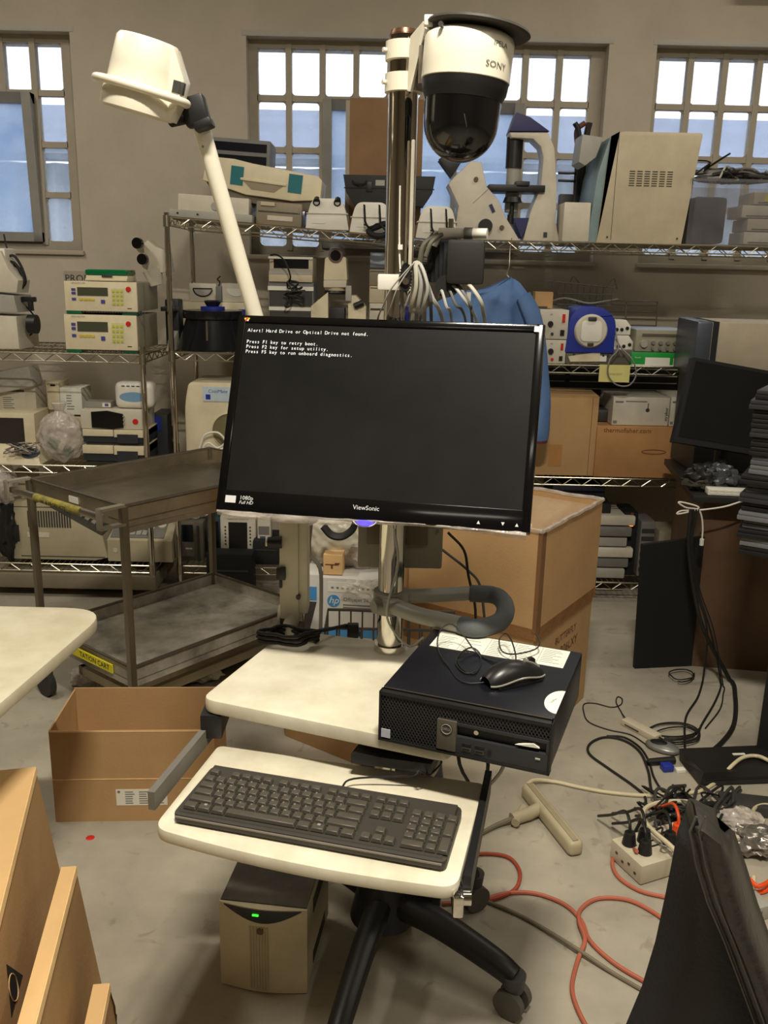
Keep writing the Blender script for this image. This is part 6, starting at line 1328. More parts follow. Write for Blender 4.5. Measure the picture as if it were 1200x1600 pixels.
# black lozenge emblem with a ring printed on the side face
def side(p_, u_, v_): return A+d1*u_+of1*v_+n1*.0015   # u along the box, v 0..1 down
q0 = [side(A, a_, b_) for a_, b_ in ((.48, .26), (.60, .34), (.56, .60), (.50, .80))]
ec = [on_z(10, 1506, .32), on_z(36, 1525, .30), on_z(18, 1592, .27)]
def onside(px, py):
    r_ = ray(px, py); nn = n1.copy(); nn = d1.cross(of1).normalized(); o0 = Vector((0, 0, EYE)); t_ = (A-o0).dot(nn)/r_.dot(nn); q_ = o0+r_*t_; return q_-r_*.0015
tri = [onside(*p) for p in ((10, 1506), (36, 1524), (18, 1592))]
part('printed_emblem', G().add(tri, [(0, 1, 2)]), INK, b1, 'black lozenge emblem')
el_ = [onside(21+7*math.cos(R(a_))+2*math.sin(R(a_)), 1543+22*math.sin(R(a_))) for a_ in range(0, 360, 20)]
part('emblem_ring', G().tube([p-ray(20, 1540)*.001 for p in el_], .0012, 5, closed=True), CARD2, b1)
A2 = on_z(118, 1355, .38)
leanbox('cardboard_box', 'medium tall cardboard box standing right of the largest one, lower left', A2, (.17, -.985, 0), None, .62, .026, .11, CARD, .38)
A3 = on_z(170, 1538, .20)
b3, n3, d3, of3 = leanbox('cardboard_box', 'smallest torn cardboard box at the very bottom, right of the medium one', A3, (.15, -.988, 0), None, .36, .028, .06, CARD, .20)
part('torn_edge', G().add([A3+n3*(.001+.010*abs(mn.noise(Vector((i*.9, 0, 0)))))+of3*(i/12)+d3*.004*((i*7) % 3) for i in range(13)]+[A3+of3*(i/12)-n3*.004 for i in range(13)], [(i, i+1, i+14, i+13) for i in range(12)]), mat('torn_board', (110, 78, 48), .95), b3)

# ---------------- open cardboard box ----------------
ob = thing('open_box', 'empty open cardboard box on the floor behind the keyboard tray, left', 'box', (-.896, 2.187, 0), R(3.5))
BW, BD, BH, tt = .445, .255, .285, .004
part('box_wall', G().bx(0, BW, 0, tt, 0, BH-.005), CARD, ob, local=True); part('box_wall', G().bx(0, BW, BD-tt, BD, 0, BH), CARD, ob, local=True)
part('box_wall', G().bx(0, tt, tt, BD-tt, 0, BH-.004), CARD, ob, local=True); part('box_wall', G().bx(BW-tt, BW, tt, BD-tt, 0, BH-.004), CARD, ob, local=True)
part('box_bottom', G().bx(tt, BW-tt, tt, BD-tt, 0, tt), CARD, ob, local=True)
part('crease', G().bx(0, BW, -.0012, .0005, .131, .1335), CARDE, ob, local=True); part('crease', G().bx(0, BW, -.0008, .0005, BH-.009, BH-.006), CARDE, ob, local=True)
lb = part('label', G().bx(.17, .31, -.0012, .0002, .05, .10), PAPER, ob, 'white printed label', local=True)
g = G()
for i in range(6):
    for j in range(3): g.bx(.195+j*.038, .195+j*.038+.03*random.uniform(.6, 1), -.0018, -.001, .056+i*.007, .0585+i*.007)
g.cyl((.178, -.0018, .093), (.178, -.001, .093), .004); part('print_lines', g, GINK, lb, local=True)

# ---------------- big carton with plastic liner ----------------
C0 = Vector((.481, 2.603, 0)); ry_ = Vector((.279, .422, 0)).normalized(); rx_ = Vector((-ry_.y, ry_.x, 0))
MB_ = Matrix(((rx_.x, ry_.x, 0, C0.x), (rx_.y, ry_.y, 0, C0.y), (0, 0, 1, 0), (0, 0, 0, 1)))
BC = thing('large_carton', 'very large open brown carton with a clear plastic liner behind the cart', 'carton', tuple(C0))
def CG(): g_ = G(); g_.M = MB_; return g_
LX, LY_, HB = .47, .505, .756
part('lower_carton', CG().bx(.006, LX-.006, .006, LY_-.006, 0, .44), CARD, BC)
g = CG().bx(0, LX, 0, .005, .40, HB).bx(0, LX, LY_-.005, LY_, .40, HB).bx(0, .005, .005, LY_-.005, .40, HB).bx(LX-.005, LX, .005, LY_-.005, .40, HB)
part('upper_sleeve', g, CARD, BC)
part('corner_seam', CG().bx(-.001, .012, -.0015, .001, .42, HB-.005).bx(-.0015, .001, 0, .03, .42, HB-.005), mat('board_shadow_line', (120, 84, 50), .9), BC)
part('packing_tape', CG().bx(.0, LX, -.0018, 0, .395, .435).bx(-.0018, 0, 0, LY_, .395, .435), film('clear_packing_tape', (170, 120, 70), .35, .15), BC)
def lin_(u, v):
    x = .0+LX*u; y = LY_*v; e_ = min(u, 1-u, v, 1-v); z = HB-.02-.16*min(1, e_*3.2)+.055*mn.noise(Vector((u*5, v*5, 3)))*min(1, e_*6)
    return (x, y, z)
part('plastic_liner', CG().grid(lin_, 40, 40), film('carton_liner_film', (225, 205, 175), .3, .12, sc=9), BC)
part('inner_board', CG().bx(.01, LX-.01, .01, LY_-.01, .42, .56), CARD, BC)
g = CG()
for a_, b_ in (((0, 0), (LX, 0)), ((0, 0), (0, LY_)), ((0, LY_), (LX, LY_)), ((LX, 0), (LX, LY_))):
    P = [Vector((a_[0]+(b_[0]-a_[0])*t/14, a_[1]+(b_[1]-a_[1])*t/14, HB+.004*random.random()-.004)) for t in range(15)]; g.tube(P, .008, 7, sm=2, flat=1)
part('liner_fold', g, CLEARB, BC)
mk = MB_ @ Matrix.Translation((-.0012, .24, .30)) @ Matrix.Rotation(R(90), 4, 'Z') @ Matrix.Rotation(R(90), 4, 'X')
for s_, dz, sz in (('BUTTERFLY', .0, .035), ('88LB06LXY', -.05, .045), ('(Made in)', -.10, .03)):
    Mq = MB_ @ Matrix.Translation((.0048, .27, .33+dz)) @ Matrix.Rotation(R(90), 4, 'Z') @ Matrix.Rotation(R(90), 4, 'X')
    # reading direction runs away from the near corner
    Mq = MB_ @ Matrix(((0, 0, -1, .0048), (1, 0, 0, .27), (0, 1, 0, .33+dz), (0, 0, 0, 1)))
    txtM(s_, sz, mat('board_ink', (110, 64, 36), .9, var=0), BC, Mq)
# ---------------- carton pile left of it, with the printer carton ----------------
q0 = Vector((-.314, 2.693, 0)); dx_ = Vector((.82, -.57, 0)).normalized(); dy_ = Vector((.57, .82, 0)).normalized()
MP = Matrix(((dx_.x, dy_.x, 0, q0.x), (dx_.y, dy_.y, 0, q0.y), (0, 0, 1, 0), (0, 0, 0, 1)))
g = G(); g.M = MP; g.bx(0, .33, 0, .29, 0, .335, .003)
solid('supporting_carton', g, CARD, 'brown carton on the floor carrying the white printer carton', 'carton')
t, w_, h_ = dev('printer_carton', 'white and blue printer carton behind the wire basket of the cart', 'carton', 502, 905, 604, 960, 2.63, .338, .2, R(-6))
h_ = on_y(550, 905, 2.63).z-.338
part('box', G().bx(-w_/2, w_/2, 0, .22, 0, h_, .002), mat('white_printed_board', (206, 204, 196), .6, var=.03), t, local=True)
BL = mat('printer_box_blue', (70, 140, 200), .5, var=0)
z0 = h_-.098
part('round_logo', G().cyl((-w_/2+.038, -.0015, h_-.075), (-w_/2+.038, .001, h_-.075), .020, None, 32), BL, t, local=True)
txt('hp', .032, PAPER, t, (-w_/2+.038, -.0022, h_-.073), shear=.3)
txt('Officejet 2620 XL', .017, GINK, t, (-w_/2+.068, -.001, h_-.068), align='LEFT')
for k, ww in enumerate((.11, .09, .10)): part('text_line', G().bx(-w_/2+.068, -w_/2+.068+ww, -.001, .001, h_-.088-k*.009, h_-.084-k*.009), GINK, t, local=True)
part('blue_band', G().bx(-w_/2, w_/2, -.001, .001, h_*.0+.015, h_*.0+.04), BL, t, local=True); part('blue_band', G().bx(-w_/2, w_/2, -.001, .001, .048, .075), BL, t, local=True)
part('top_label', G().bx(-w_/2+.02, w_/2-.05, -.0012, .001, h_-.045, h_-.012), PAPER, t, local=True)
for k in range(10): part('spec_mark', G().bx(-w_/2+.03+k*.016, -w_/2+.038+k*.016, -.0018, 0, h_-.034, h_-.028), GINK, t, local=True)
t2, w2_, h2_ = dev('white_carton', 'narrow white carton with a blue square left of the printer carton', 'carton', 474, 903, 501, 960, 2.66, .338, .2, R(-6))
h2_ = h_+.002
part('box', G().bx(-w2_/2, w2_/2, 0, .18, 0, h2_, .002), mat('white_printed_board', (206, 204, 196), .6), t2, local=True)
part('blue_square', G().bx(-.02, w2_/2-.012, -.0012, .001, h2_-.085, h2_-.04), BL, t2, local=True)
part('grey_stripe', G().prism([(-.02, h2_-.09), (w2_/2-.012, h2_-.09), (w2_/2-.035, h2_-.19), (-.03, h2_-.19)], -.0012, .001), DGREY, t2, local=True)
ztp = .338+h_+.003
t3, w3_, h3_ = dev('craft_box', 'tiny kraft box printed with a brown outline on top of the printer carton', 'box', 505, 867, 535, 903, 2.66, ztp, .06, R(-4))
part('box', G().bx(-w3_/2, w3_/2, 0, .07, 0, h3_, .001), CARD2, t3, local=True)
part('printed_outline', G().bx(-w3_*.4, w3_*.3, -.001, .001, h3_*.48, h3_*.53).bx(-w3_*.1, -.0, -.001, .001, h3_*.3, h3_*.5).bx(w3_*.1, w3_*.36, -.001, .001, h3_*.53, h3_*.6), mat('board_ink', (110, 64, 36), .9), t3, local=True)
c_ = on_y(528, 850, 2.74)
solid('poly_bag', G().blob((c_.x, 2.76, ztp+.085), .10, .05, .088, .18, 2, 5, 4), mat('white_poly_bag', (196, 190, 172), .35, bump=.5, bscale=18), 'white crinkled plastic bag heaped on the printer carton', 'bag')
c_ = on_y(570, 885, 2.70)
solid('poly_bag', G().blob((c_.x, 2.745, ztp+.05), .075, .045, .05, .2, 2.4, 5, 8), CLEARB, 'clear crinkled plastic bag beside the tiny kraft box', 'bag')
def drape(u, v):
    p = on_y(545+62*u-12*v*(1-u), 905+40*v*(.3+u*.9), 2.605); p.y = 2.605-.012*mn.noise(Vector((u*6, v*6, 0)))-.01*v; return p
solid('draped_film', G().grid(drape, 24, 16), CLEAR, 'clear plastic film hanging over the upper right of the printer carton', 'film')
hd_ = [on_y(505, 822, 2.62), on_y(518, 836, 2.62), on_y(535, 838, 2.62), on_y(550, 828, 2.62), on_y(556, 815, 2.62)]
solid('black_strap', G().tube(hd_, .013, 8, sm=5, flat=.5), RUBBER, 'black looped strap just below the monitor, before the white plastic bag', 'strap')
st_ = [on_y(486, 820, 2.42), on_y(484, 862, 2.45), on_y(500, 888, 2.45), on_y(502, 930, 2.45), on_y(501, 975, 2.44)]
st_.append(Vector((st_[-1].x, st_[-1].y, .45)))
solid('grey_webbing', G().tube(st_, .007, 6, sm=4, flat=.4), mat('grey_webbing', (88, 82, 72), .8), 'grey webbing strap hanging in front of the printer carton', 'strap')
solid('long_carton', G().bx(-.20, .16, 3.12, 3.40, 0, .60, .004), CARD, 'plain brown carton farther back behind the white plastic bag', 'carton')

# ---------------- right-hand desk ----------------
WOOD = mat('dark_walnut_laminate', (104, 78, 56), .55, c2=(86, 64, 46), scale=3)
dk = thing('wooden_desk', 'dark walnut desk with a solid side panel at the right', 'desk', (1.8, 3.6, 0))
MK = Matrix.Translation((1.222, 3.33, 0)) @ Matrix.Rotation(R(-8), 4, 'Z')
def KG(): g_ = G(); g_.M = MK; return g_
part('side_panel', KG().bx(0, 1.2, 0, .02, 0, .70), WOOD, dk); part('side_panel', KG().bx(0, .02, .02, .58, 0, .70), WOOD, dk)
part('desktop', KG().bx(-.06, 1.25, -.10, .60, .70, .725, .003), mat('black_desktop', (32, 31, 30), .5), dk)
bd = [Vector((.985, 3.262, .515)), Vector((1.236, 3.305, .520))]
g = G().hexa([(1.011, 3.287, 0), (1.249, 3.325, 0), (1.246, 3.345, 0), (1.008, 3.307, 0)], [(.990, 3.275, .518), (1.236, 3.312, .545), (1.233, 3.330, .545), (.987, 3.293, .518)])
solid('black_board', g, mat('flat_black_board', (16, 16, 17), .7), 'plain black board standing upright against the left end of the wooden desk', 'board')
zd = .7265
# monitor on the desk
dm = thing('desk_monitor', 'tilted black flat monitor standing on the wooden desk at right', 'monitor', (1.62, 3.42, zd))
TLc, BLc = on_y(1083, 558, 3.40), on_y(1052, 690, 3.30); TRc = on_y(1260, 590, 3.46); BRc = TRc+(BLc-TLc)
nrm = (TRc-TLc).cross(BLc-TLc).normalized(); nrm = nrm if nrm.y > 0 else -nrm
part('frame', G().hexa([BLc, BRc, BRc+nrm*.03, BLc+nrm*.03], [TLc, TRc, TRc+nrm*.03, TLc+nrm*.03]), BLACK, dm)
ins = lambda a_, b_: TLc+(TRc-TLc)*a_+(BLc-TLc)*b_-nrm*.002
part('screen', G().add([ins(.03, .04), ins(.97, .04), ins(.97, .93), ins(.03, .93)], [(0, 1, 2, 3)]), mat('dark_dusty_screen', (22, 22, 21), .45, spec=.2), dm)
mc = (BLc+BRc)/2+nrm*.04
part('stand', G().cyl((mc.x, mc.y+.04, zd), (mc.x, mc.y+.04, mc.z+.1), .025), BLACK, dm); part('stand_foot', G().bx(mc.x-.12, mc.x+.12, mc.y-.04, mc.y+.16, zd, zd+.015, .004), BLACK, dm)
# beige computer on a stack behind it
t, w_, h_ = dev('tower_computer', 'beige computer case with a dark silver front lying above the desk monitor', 'computer', 1088, 505, 1280, 590, 3.62, None, .3, R(-6))
part('case', G().bx(-w_/2+.06, w_/2, 0, .38, 0, h_, .004), mat('putty_grey_case', (168, 156, 134), .5), t, local=True)
part('front_bezel', G().bx(-w_/2, -w_/2+.062, -.003, .385, -.002, h_+.002, .012), mat('dark_silver_bezel', (78, 82, 92), .35, .3), t, local=True)
part('dark_strip', G().bx(-w_/2+.062, -w_/2+.085, -.002, .38, .0, h_+.001), MBLACK, t, local=True)
tz = t.location.z
solid('grey_archive_box', G().bx(t.location.x-w_/2+.05, t.location.x+w_/2, 3.66, 3.96, zd, tz-.003, .005), DGREY, 'dark grey box supporting the beige computer case behind the desk monitor', 'box')
# stack of thin black slabs at the right edge
sl0 = on_y(1163, 600, 2.75); bot = .68
cab = solid('black_cabinet', G().at((1.215, 2.60, 0), rz=R(-30)).bx(0, .5, 0, .36, 0, bot-.002, .01), MBLACK, 'black cabinet at the right edge carrying the stack of thin laptops', 'cabinet')
zq = bot; k = 0; top_ = 1.19
SLM = [mat('slab_black', (24, 24, 26), .5), mat('slab_charcoal', (52, 52, 54), .4), mat('slab_grey', (92, 94, 96), .4), mat('slab_silver', (128, 130, 132), .35, .3)]
ordn = ['lowest', 'second', 'third', 'fourth', 'fifth', 'sixth', 'seventh', 'eighth', 'ninth', 'tenth', 'eleventh', 'twelfth', 'thirteenth', 'fourteenth', 'fifteenth', 'sixteenth', 'seventeenth', 'eighteenth', 'nineteenth', 'topmost']
nsl = 18; hs = (top_-bot)/nsl
for k in range(nsl):
    jx = random.uniform(-.02, .02); m_ = SLM[[0, 3, 0, 2, 3, 0, 1, 2, 0, 3, 2, 0, 0, 1, 0, 0, 1, 0][k]]
    nm = {0: 'black', 1: 'charcoal', 2: 'grey', 3: 'silver'}[[0, 3, 0, 2, 3, 0, 1, 2, 0, 3, 2, 0, 0, 1, 0, 0, 1, 0][k]]
    st = thing('laptop', '%s closed laptop, %s from the bottom of the stack at the right edge' % (nm, ordn[k]) if k < nsl-1 else 'black closed laptop with grey lid, topmost of the stack at the right edge', 'laptop', (1.092+jx, 2.66+jx*.5, zq), R(-30+random.uniform(-4, 4)), 'laptops stacked at the right edge')
    part('base', G().bx(0, .36, 0, .26, 0, hs*.5, .003), m_, st, local=True); part('lid', G().bx(0.002, .358, .002, .258, hs*.52, hs*.95, .004), SLM[1] if k == nsl-1 else m_, st, local=True)
    zq += hs
# white keypad and its cable on the desk edge
a_ = on_z(1105, 782, zd+.01)
t = thing('usb_hub', 'small white keyed strip with a looped white cable at the front edge of the desk', 'hub', (on_z(1150, 783, zd).x, 3.235, zd), R(-6))
part('body', G().bx(-.075, .08, 0, .05, 0, .024, .004), WHITE, t, local=True)
for r in range(2):
    for c in range(5): part('key', G().bx(-.066+c*.028, -.042+c*.028, -.001+r*0, .006, .004+r*.010, .0115+r*.010, .001), PAPER, t, local=True)
yv = 3.20
P = [on_y(*p, yv) for p in ((1160, 783), (1130, 792), (1092, 797), (1065, 798), (1058, 803), (1075, 800), (1092, 793), (1072, 786), (1060, 785), (1072, 793), (1090, 796), (1096, 806), (1098, 825), (1097, 842))]
solid('white_cable', G().tube(P, .0032, 6, sm=6).tube([on_y(1097, 842, yv), on_y(1096, 852, yv)], .008, 8), WHITE, 'looped white cable with a plug hanging over the front of the desk', 'cable')
for k, (px_, py_, r0, mm, lb) in enumerate(((1105, 725, .05, BLACK, 'black crumpled cloth under the desk monitor, left'), (1132, 722, .055, mat('silvery_pouch', (84, 86, 90), .3, .4, bump=.5, bscale=20), 'silvery crumpled pouch under the desk monitor'), (1075, 760, .05, mat('dark_olive_cloth', (58, 54, 44), .8), 'dark olive cloth hanging at the left end of the desktop'))):
    c_ = on_y(px_, py_, 3.30); solid('crumpled_pouch', G().blob((c_.x if k < 2 else 1.20, 3.33+.0*k, zd+.05*(k < 2)+.03*(k == 2)), r0*1.3, r0*.8, .05 if k < 2 else .03, .35, 2.5, 4, k*5+1), mm, lb, 'pouch')

# ---------------- office chair at lower right ----------------
ch = thing('office_chair', 'black leather office chair back with pale piping at the lower right', 'chair', (.75, .88, 0))
LE = [(1074, 1284), (1058, 1300), (1049, 1350), (1039, 1400), (1024, 1470), (1003, 1540), (978, 1600), (930, 1720), (890, 1850)]
SE = [(1088, 1276), (1078, 1300), (1088, 1352), (1106, 1410), (1132, 1470), (1158, 1540), (1180, 1600), (1215, 1720), (1240, 1850)]
RE = [(1120, 1276), (1148, 1300), (1166, 1352), (1184, 1410), (1206, 1470), (1235, 1540), (1262, 1600), (1310, 1720), (1340, 1850)]
def crv(L, v, y): i = min(len(L)-1.001, v*(len(L)-1)); k_ = int(i); f_ = i-k_; a_ = L[k_]; b2 = L[k_+1]; return on_y(a_[0]+(b2[0]-a_[0])*f_, a_[1]+(b2[1]-a_[1])*f_, y)
def shell(u, v):
    a_ = crv(LE, v, 1.10); b2 = crv(SE, v, .97); p = a_.lerp(b2, u); p.y -= .035*math.sin(math.pi*u); return p
def cush(u, v):
    a_ = crv(SE, v, .968); b2 = crv(RE, v, 1.06); p = a_.lerp(b2, u); p.y -= .06*math.sin(math.pi*min(1, u*1.1)); 
    p.z -= .015*(abs(u-.5)*2)**3*(v < .1); return p
def backf(u, v):
    a_ = crv(LE, v, 1.10); b2 = crv(RE, v, 1.06); p = a_.lerp(b2, u); p.y += .05*math.sin(math.pi*u)+.0; return p
bk = part('backrest_shell', G().grid(shell, 14, 40).grid(backf, 14, 40), mat('black_chair_fabric', (27, 26, 26), .7, bump=.2, bscale=140), ch)
part('backrest_cushion', G().grid(cush, 16, 40), mat('black_chair_leather', (52, 49, 45), .4, bump=.25, bscale=60), ch, 'lighter leather cushion')
capa = lambda u, v: shell(u, 0).lerp(backf(u*.36, 0), v)+Vector((0, 0, .014*math.sin(math.pi*v)))
capb = lambda u, v: cush(u, 0).lerp(backf(.36+.64*u, 0), v)+Vector((0, 0, .014*math.sin(math.pi*v)))
part('top_panel', G().grid(capa, 10, 8).grid(capb, 14, 8), MATS['black_chair_leather'], bk)
part('piping', G().tube([crv(SE, i/24, .962) for i in range(25)], .0018, 8), mat('grey_piping', (80, 76, 72), .35), bk)
part('piping', G().tube([crv([(x_+(14), y_) for x_, y_ in SE], i/24, .951) for i in range(25)], .0012, 6), MATS['grey_piping'], bk)
part('seat', G().at((.86, .80, 0), rz=R(-20)).bx(-.25, .25, -.25, .25, .40, .49, .04, 4), MATS['black_chair_leather'], ch)
part('seat_bracket', G().bx(.42, .70, .92, 1.0, .385, .41, .004), BLACK, ch)
part('gas_column', G().cyl((.86, .80, .09), (.86, .80, .40), .028, .024, 20), BLACK, ch)
for k_ in range(5):
    a_ = R(72*k_+20); d_ = Vector((math.cos(a_), math.sin(a_), 0)); lg = part('leg', G().tube([Vector((.86, .80, .10)), Vector((.86, .80, .10))+d_*.15, Vector((.86, .80, .075))+d_*.27], .022, 10, sm=3), BLACK, ch)
    part('caster', G().cyl(Vector((.86, .80, .03))+d_*.27-Vector((-d_.y, d_.x, 0))*.018, Vector((.86, .80, .03))+d_*.27+Vector((-d_.y, d_.x, 0))*.018, .029, None, 16), MBLACK, lg)

# ---------------- floor clutter ----------------
def floor_cord(name, label, pts, r, m, sm=6, group=None, lift=None, n=8, cat='cord'):
    P = []
    for i, p in enumerate(pts):
        z = r+.0005 if len(p) < 3 else p[2]; P.append(on_z(p[0], p[1], z))
    return solid(name, G().tube(P, r, n, sm=sm, zmin=r+.0004), m, label, cat, group)
floor_cord('extension_lead', 'orange extension cord winding over the floor in front of the chair', [(1040, 1402), (1000, 1392), (968, 1372), (957, 1350), (962, 1330), (975, 1318), (995, 1330, .07)], .0052, ORANGE)
floor_cord('extension_lead', 'long orange cord looping from under the cart towards the bottom edge', [(690, 1412), (745, 1408), (790, 1396), (835, 1396), (880, 1412), (908, 1438), (922, 1470), (960, 1505), (1010, 1535), (1060, 1560)], .0052, ORANGE)
floor_cord('extension_lead', 'orange cord arching between the long cord and the chair', [(1060, 1455), (1020, 1425), (980, 1406), (935, 1404), (908, 1420), (905, 1440, .012), (914, 1468, .017), (903, 1500, .006), (894, 1540), (902, 1575), (925, 1620)], .0052, ORANGE)
floor_cord('extension_lead', 'orange cord curling round the far side of the caster under the cart', [(720, 1338), (760, 1334), (795, 1340), (812, 1362), (806, 1388), (780, 1402), (740, 1412)], .0052, mat('dull_orange_cord', (156, 66, 42), .6))
floor_cord('grey_cable', 'grey cord running from the cart base diagonally to the chair', [(700, 1385), (770, 1412), (830, 1440), (900, 1482, .014), (960, 1522), (1030, 1562)], .0048, mat('olive_grey_cord', (116, 108, 88), .6))
floor_cord('ivory_cable', 'ivory cord running from the ivory outlet bar across the floor to the right edge', [(824, 1226, .03), (835, 1219, .02), (862, 1221), (905, 1230), (950, 1238), (1010, 1243), (1060, 1240), (1095, 1236), (1120, 1222), (1142, 1198, .05), (1160, 1184, .06), (1180, 1181, .06), (1200, 1188, .06), (1240, 1215)], .0058, IVORY)
floor_cord('ivory_cable', 'ivory cord bending over the plug tangle into the beige outlet block', [(1075, 1352, .09), (1048, 1322, .09), (1020, 1298, .09), (1006, 1280, .09), (1008, 1264, .08), (1030, 1254, .07), (1065, 1252, .06), (1092, 1256, .05)], .0065, IVORY)
floor_cord('ivory_cable', 'ivory cord coiled beside the chair back at the right edge', [(1150, 1262, .03), (1180, 1280, .03), (1215, 1300, .03), (1230, 1270, .03), (1200, 1258, .03), (1180, 1262, .03), (1178, 1275, .04), (1195, 1283, .04)], .0055, IVORY)
floor_cord('black_cable', 'black cord forming a long loop left of the grey mouse', [(1060, 1300, .03), (1048, 1272), (1020, 1240), (1013, 1205), (1000, 1175), (975, 1157), (945, 1152), (922, 1162), (921, 1178), (950, 1200), (990, 1228), (1008, 1246), (1006, 1270), (992, 1300), (982, 1322)], .0042, RUBBER)
floor_cord('black_cable', 'black cord beside the long loop, bending down to the outlet block', [(1060, 1250), (1036, 1236), (1022, 1215), (1014, 1190), (1000, 1168), (975, 1152), (948, 1150)], .0035, RUBBER)
floor_cord('thin_wire', 'thin black wire with a small knot running to the ivory remote', [(1012, 1165), (985, 1148), (950, 1140), (920, 1128), (912, 1112), (913, 1100), (930, 1099), (955, 1105), (970, 1101), (972, 1092), (965, 1089), (963, 1098), (972, 1115), (982, 1128, .02)], .0022, RUBBER)
cdk = [[(1075, 795), (1076, 850), (1085, 920), (1096, 960)], [(1090, 800), (1078, 870), (1092, 940), (1104, 985)]]
for k, (pts2, r0, lb) in enumerate((([(1140, 1062, .05), (1149, 1090), (1147, 1130), (1128, 1160), (1095, 1185), (1070, 1193)], .008, 'thickest black cable bundle dropping from the desk to the floor'), ([(1098, 1064, .05), (1090, 1090), (1072, 1120), (1070, 1160), (1072, 1185)], .0038, 'black cable nearest the black board dropping from the desk'), ([(1126, 1066, .04), (1118, 1095), (1095, 1135), (1093, 1150)], .0038, 'black cable between the others dropping from the desk'), ([(1130, 1072, .03), (1130, 1085), (1125, 1108), (1102, 1138)], .0026, 'thinnest wire dropping from the desk beside the black cables'))):
    x0_, y0_ = 1080+k*4, 790
    up_ = [on_y(x0_, y0_+6, 3.19), on_y(1076+k*2, 850, 3.19), on_y(1084+k*3, 920, 3.19), on_y(1100+k*5, 985, 3.16)]
    dn_ = [on_z(p[0], p[1], r0+.001) for p in pts2]
    solid('desk_cable', G().tube(up_+dn_, r0, 8, sm=5, zmin=r0+.0004), RUBBER, lb, 'cable', 'cables dropping from the desk')
for k, (cx, cy, rx__, ry__) in enumerate(((1055, 1138, 36, 12), (1050, 1142, 40, 14), (1060, 1146, 34, 13), (1066, 1052, 20, 9))):
    pts2 = [(cx+rx__*math.cos(R(a_))+random.uniform(-3, 3), cy+ry__*math.sin(R(a_))+a_*.01, .004+.004*k+.002*(a_ % 90 > 45)) for a_ in range(0, 520, 40)]
    floor_cord('coiled_cable', ['innermost black coil lying beside the ivory remote', 'outer black coil lying beside the ivory remote', 'right-hand black coil above the grey mouse', 'small black coil at the foot of the black board'][k], pts2, .0026, RUBBER, sm=5, cat='cable')
# ivory outlet bar with its plug
t = thing('outlet_bar', 'ivory outlet bar with a plug lying on the floor right of the cart', 'outlet bar', tuple(on_z(868, 1290, 0)))
a_, b_ = on_z(826, 1232, .028), on_z(899, 1322, .028)
OB = mat('ivory_outlet_plastic', (178, 166, 136), .5)
dv = (b_-a_).normalized(); nv = Vector((-dv.y, dv.x, 0))
g = G(); L_ = (b_-a_).length; g.M = Matrix(((dv.x, nv.x, 0, a_.x), (dv.y, nv.y, 0, a_.y), (0, 0, 1, 0), (0, 0, 0, 1)))
g.bx(-.01, L_+.01, -.022, .022, 0.0, .045, .018, 5); part('bar', g, OB, t)
g = G(); g.M = Matrix(((dv.x, nv.x, 0, a_.x), (dv.y, nv.y, 0, a_.y), (0, 0, 1, 0), (0, 0, 0, 1))); g.bx(.0, L_, -.008, .008, .043, .047, .001); part('top_groove', g, mat('ivory_shadow', (150, 138, 110), .6), t)
part('plug', G().tube([on_z(845, 1262, .025), on_z(825, 1272, .022), on_z(800, 1280, .018)], .018, 12).tube([on_z(818, 1262, .02), on_z(805, 1286, .02)], .012, 10), OB, t)
part('cord_stub', G().tube([on_z(800, 1280, .016), on_z(775, 1290, .008), on_z(745, 1306, .006), on_z(700, 1330, .006)], lambda t_: .008-.003*t_, 8, sm=4), mat('dusty_grey_cord', (120, 112, 94), .6), t)
# beige outlet block with plugs
q_ = Vector((.675, 1.968, 0))
ob2 = thing('outlet_block', 'beige metal outlet block with black and orange plugs on the floor behind the chair', 'outlet block', tuple(q_), R(24))
part('body', G().bx(0, .33, 0, .125, .003, .058, .004), mat('beige_enamel', (196, 186, 162), .45), ob2, local=True)
for k in range(5): part('socket_hole', G().bx(.02+k*.055, .045+k*.055, .055, .06, .058, .0595).bx(.02+k*.055, .045+k*.055, .075, .08, .058, .0595), INK, ob2, local=True)
for k in range(4): part('scratch', G().bx(-.0012, .001, .02+k*.025, .028+k*.025, .02+.01*(k % 2), .026+.01*(k % 2)), DGREY, ob2, local=True)
for k, (x_, y_, m_) in enumerate(((.045, .045, BLACK), (.075, .085, BLACK), (.03, .09, BLACK), (.13, .05, BLACK), (.175, .07, mat('bright_orange_plug', (236, 86, 34), .4)))):
    pl_ = part('plug', G().cyl((x_, y_, .058), (x_, y_, .092), .019, .014, 16), m_, ob2, 'orange plug' if k == 4 else None, local=True)
    part('plug_cord', G().tube([(x_, y_, .088), (x_+.004, y_+.01, .115), (x_+.02, y_+.05, .12), (x_+.03, y_+.11, .07), (x_+.04, y_+.18, .02)], .0042, 7, sm=5), m_, pl_, local=True)
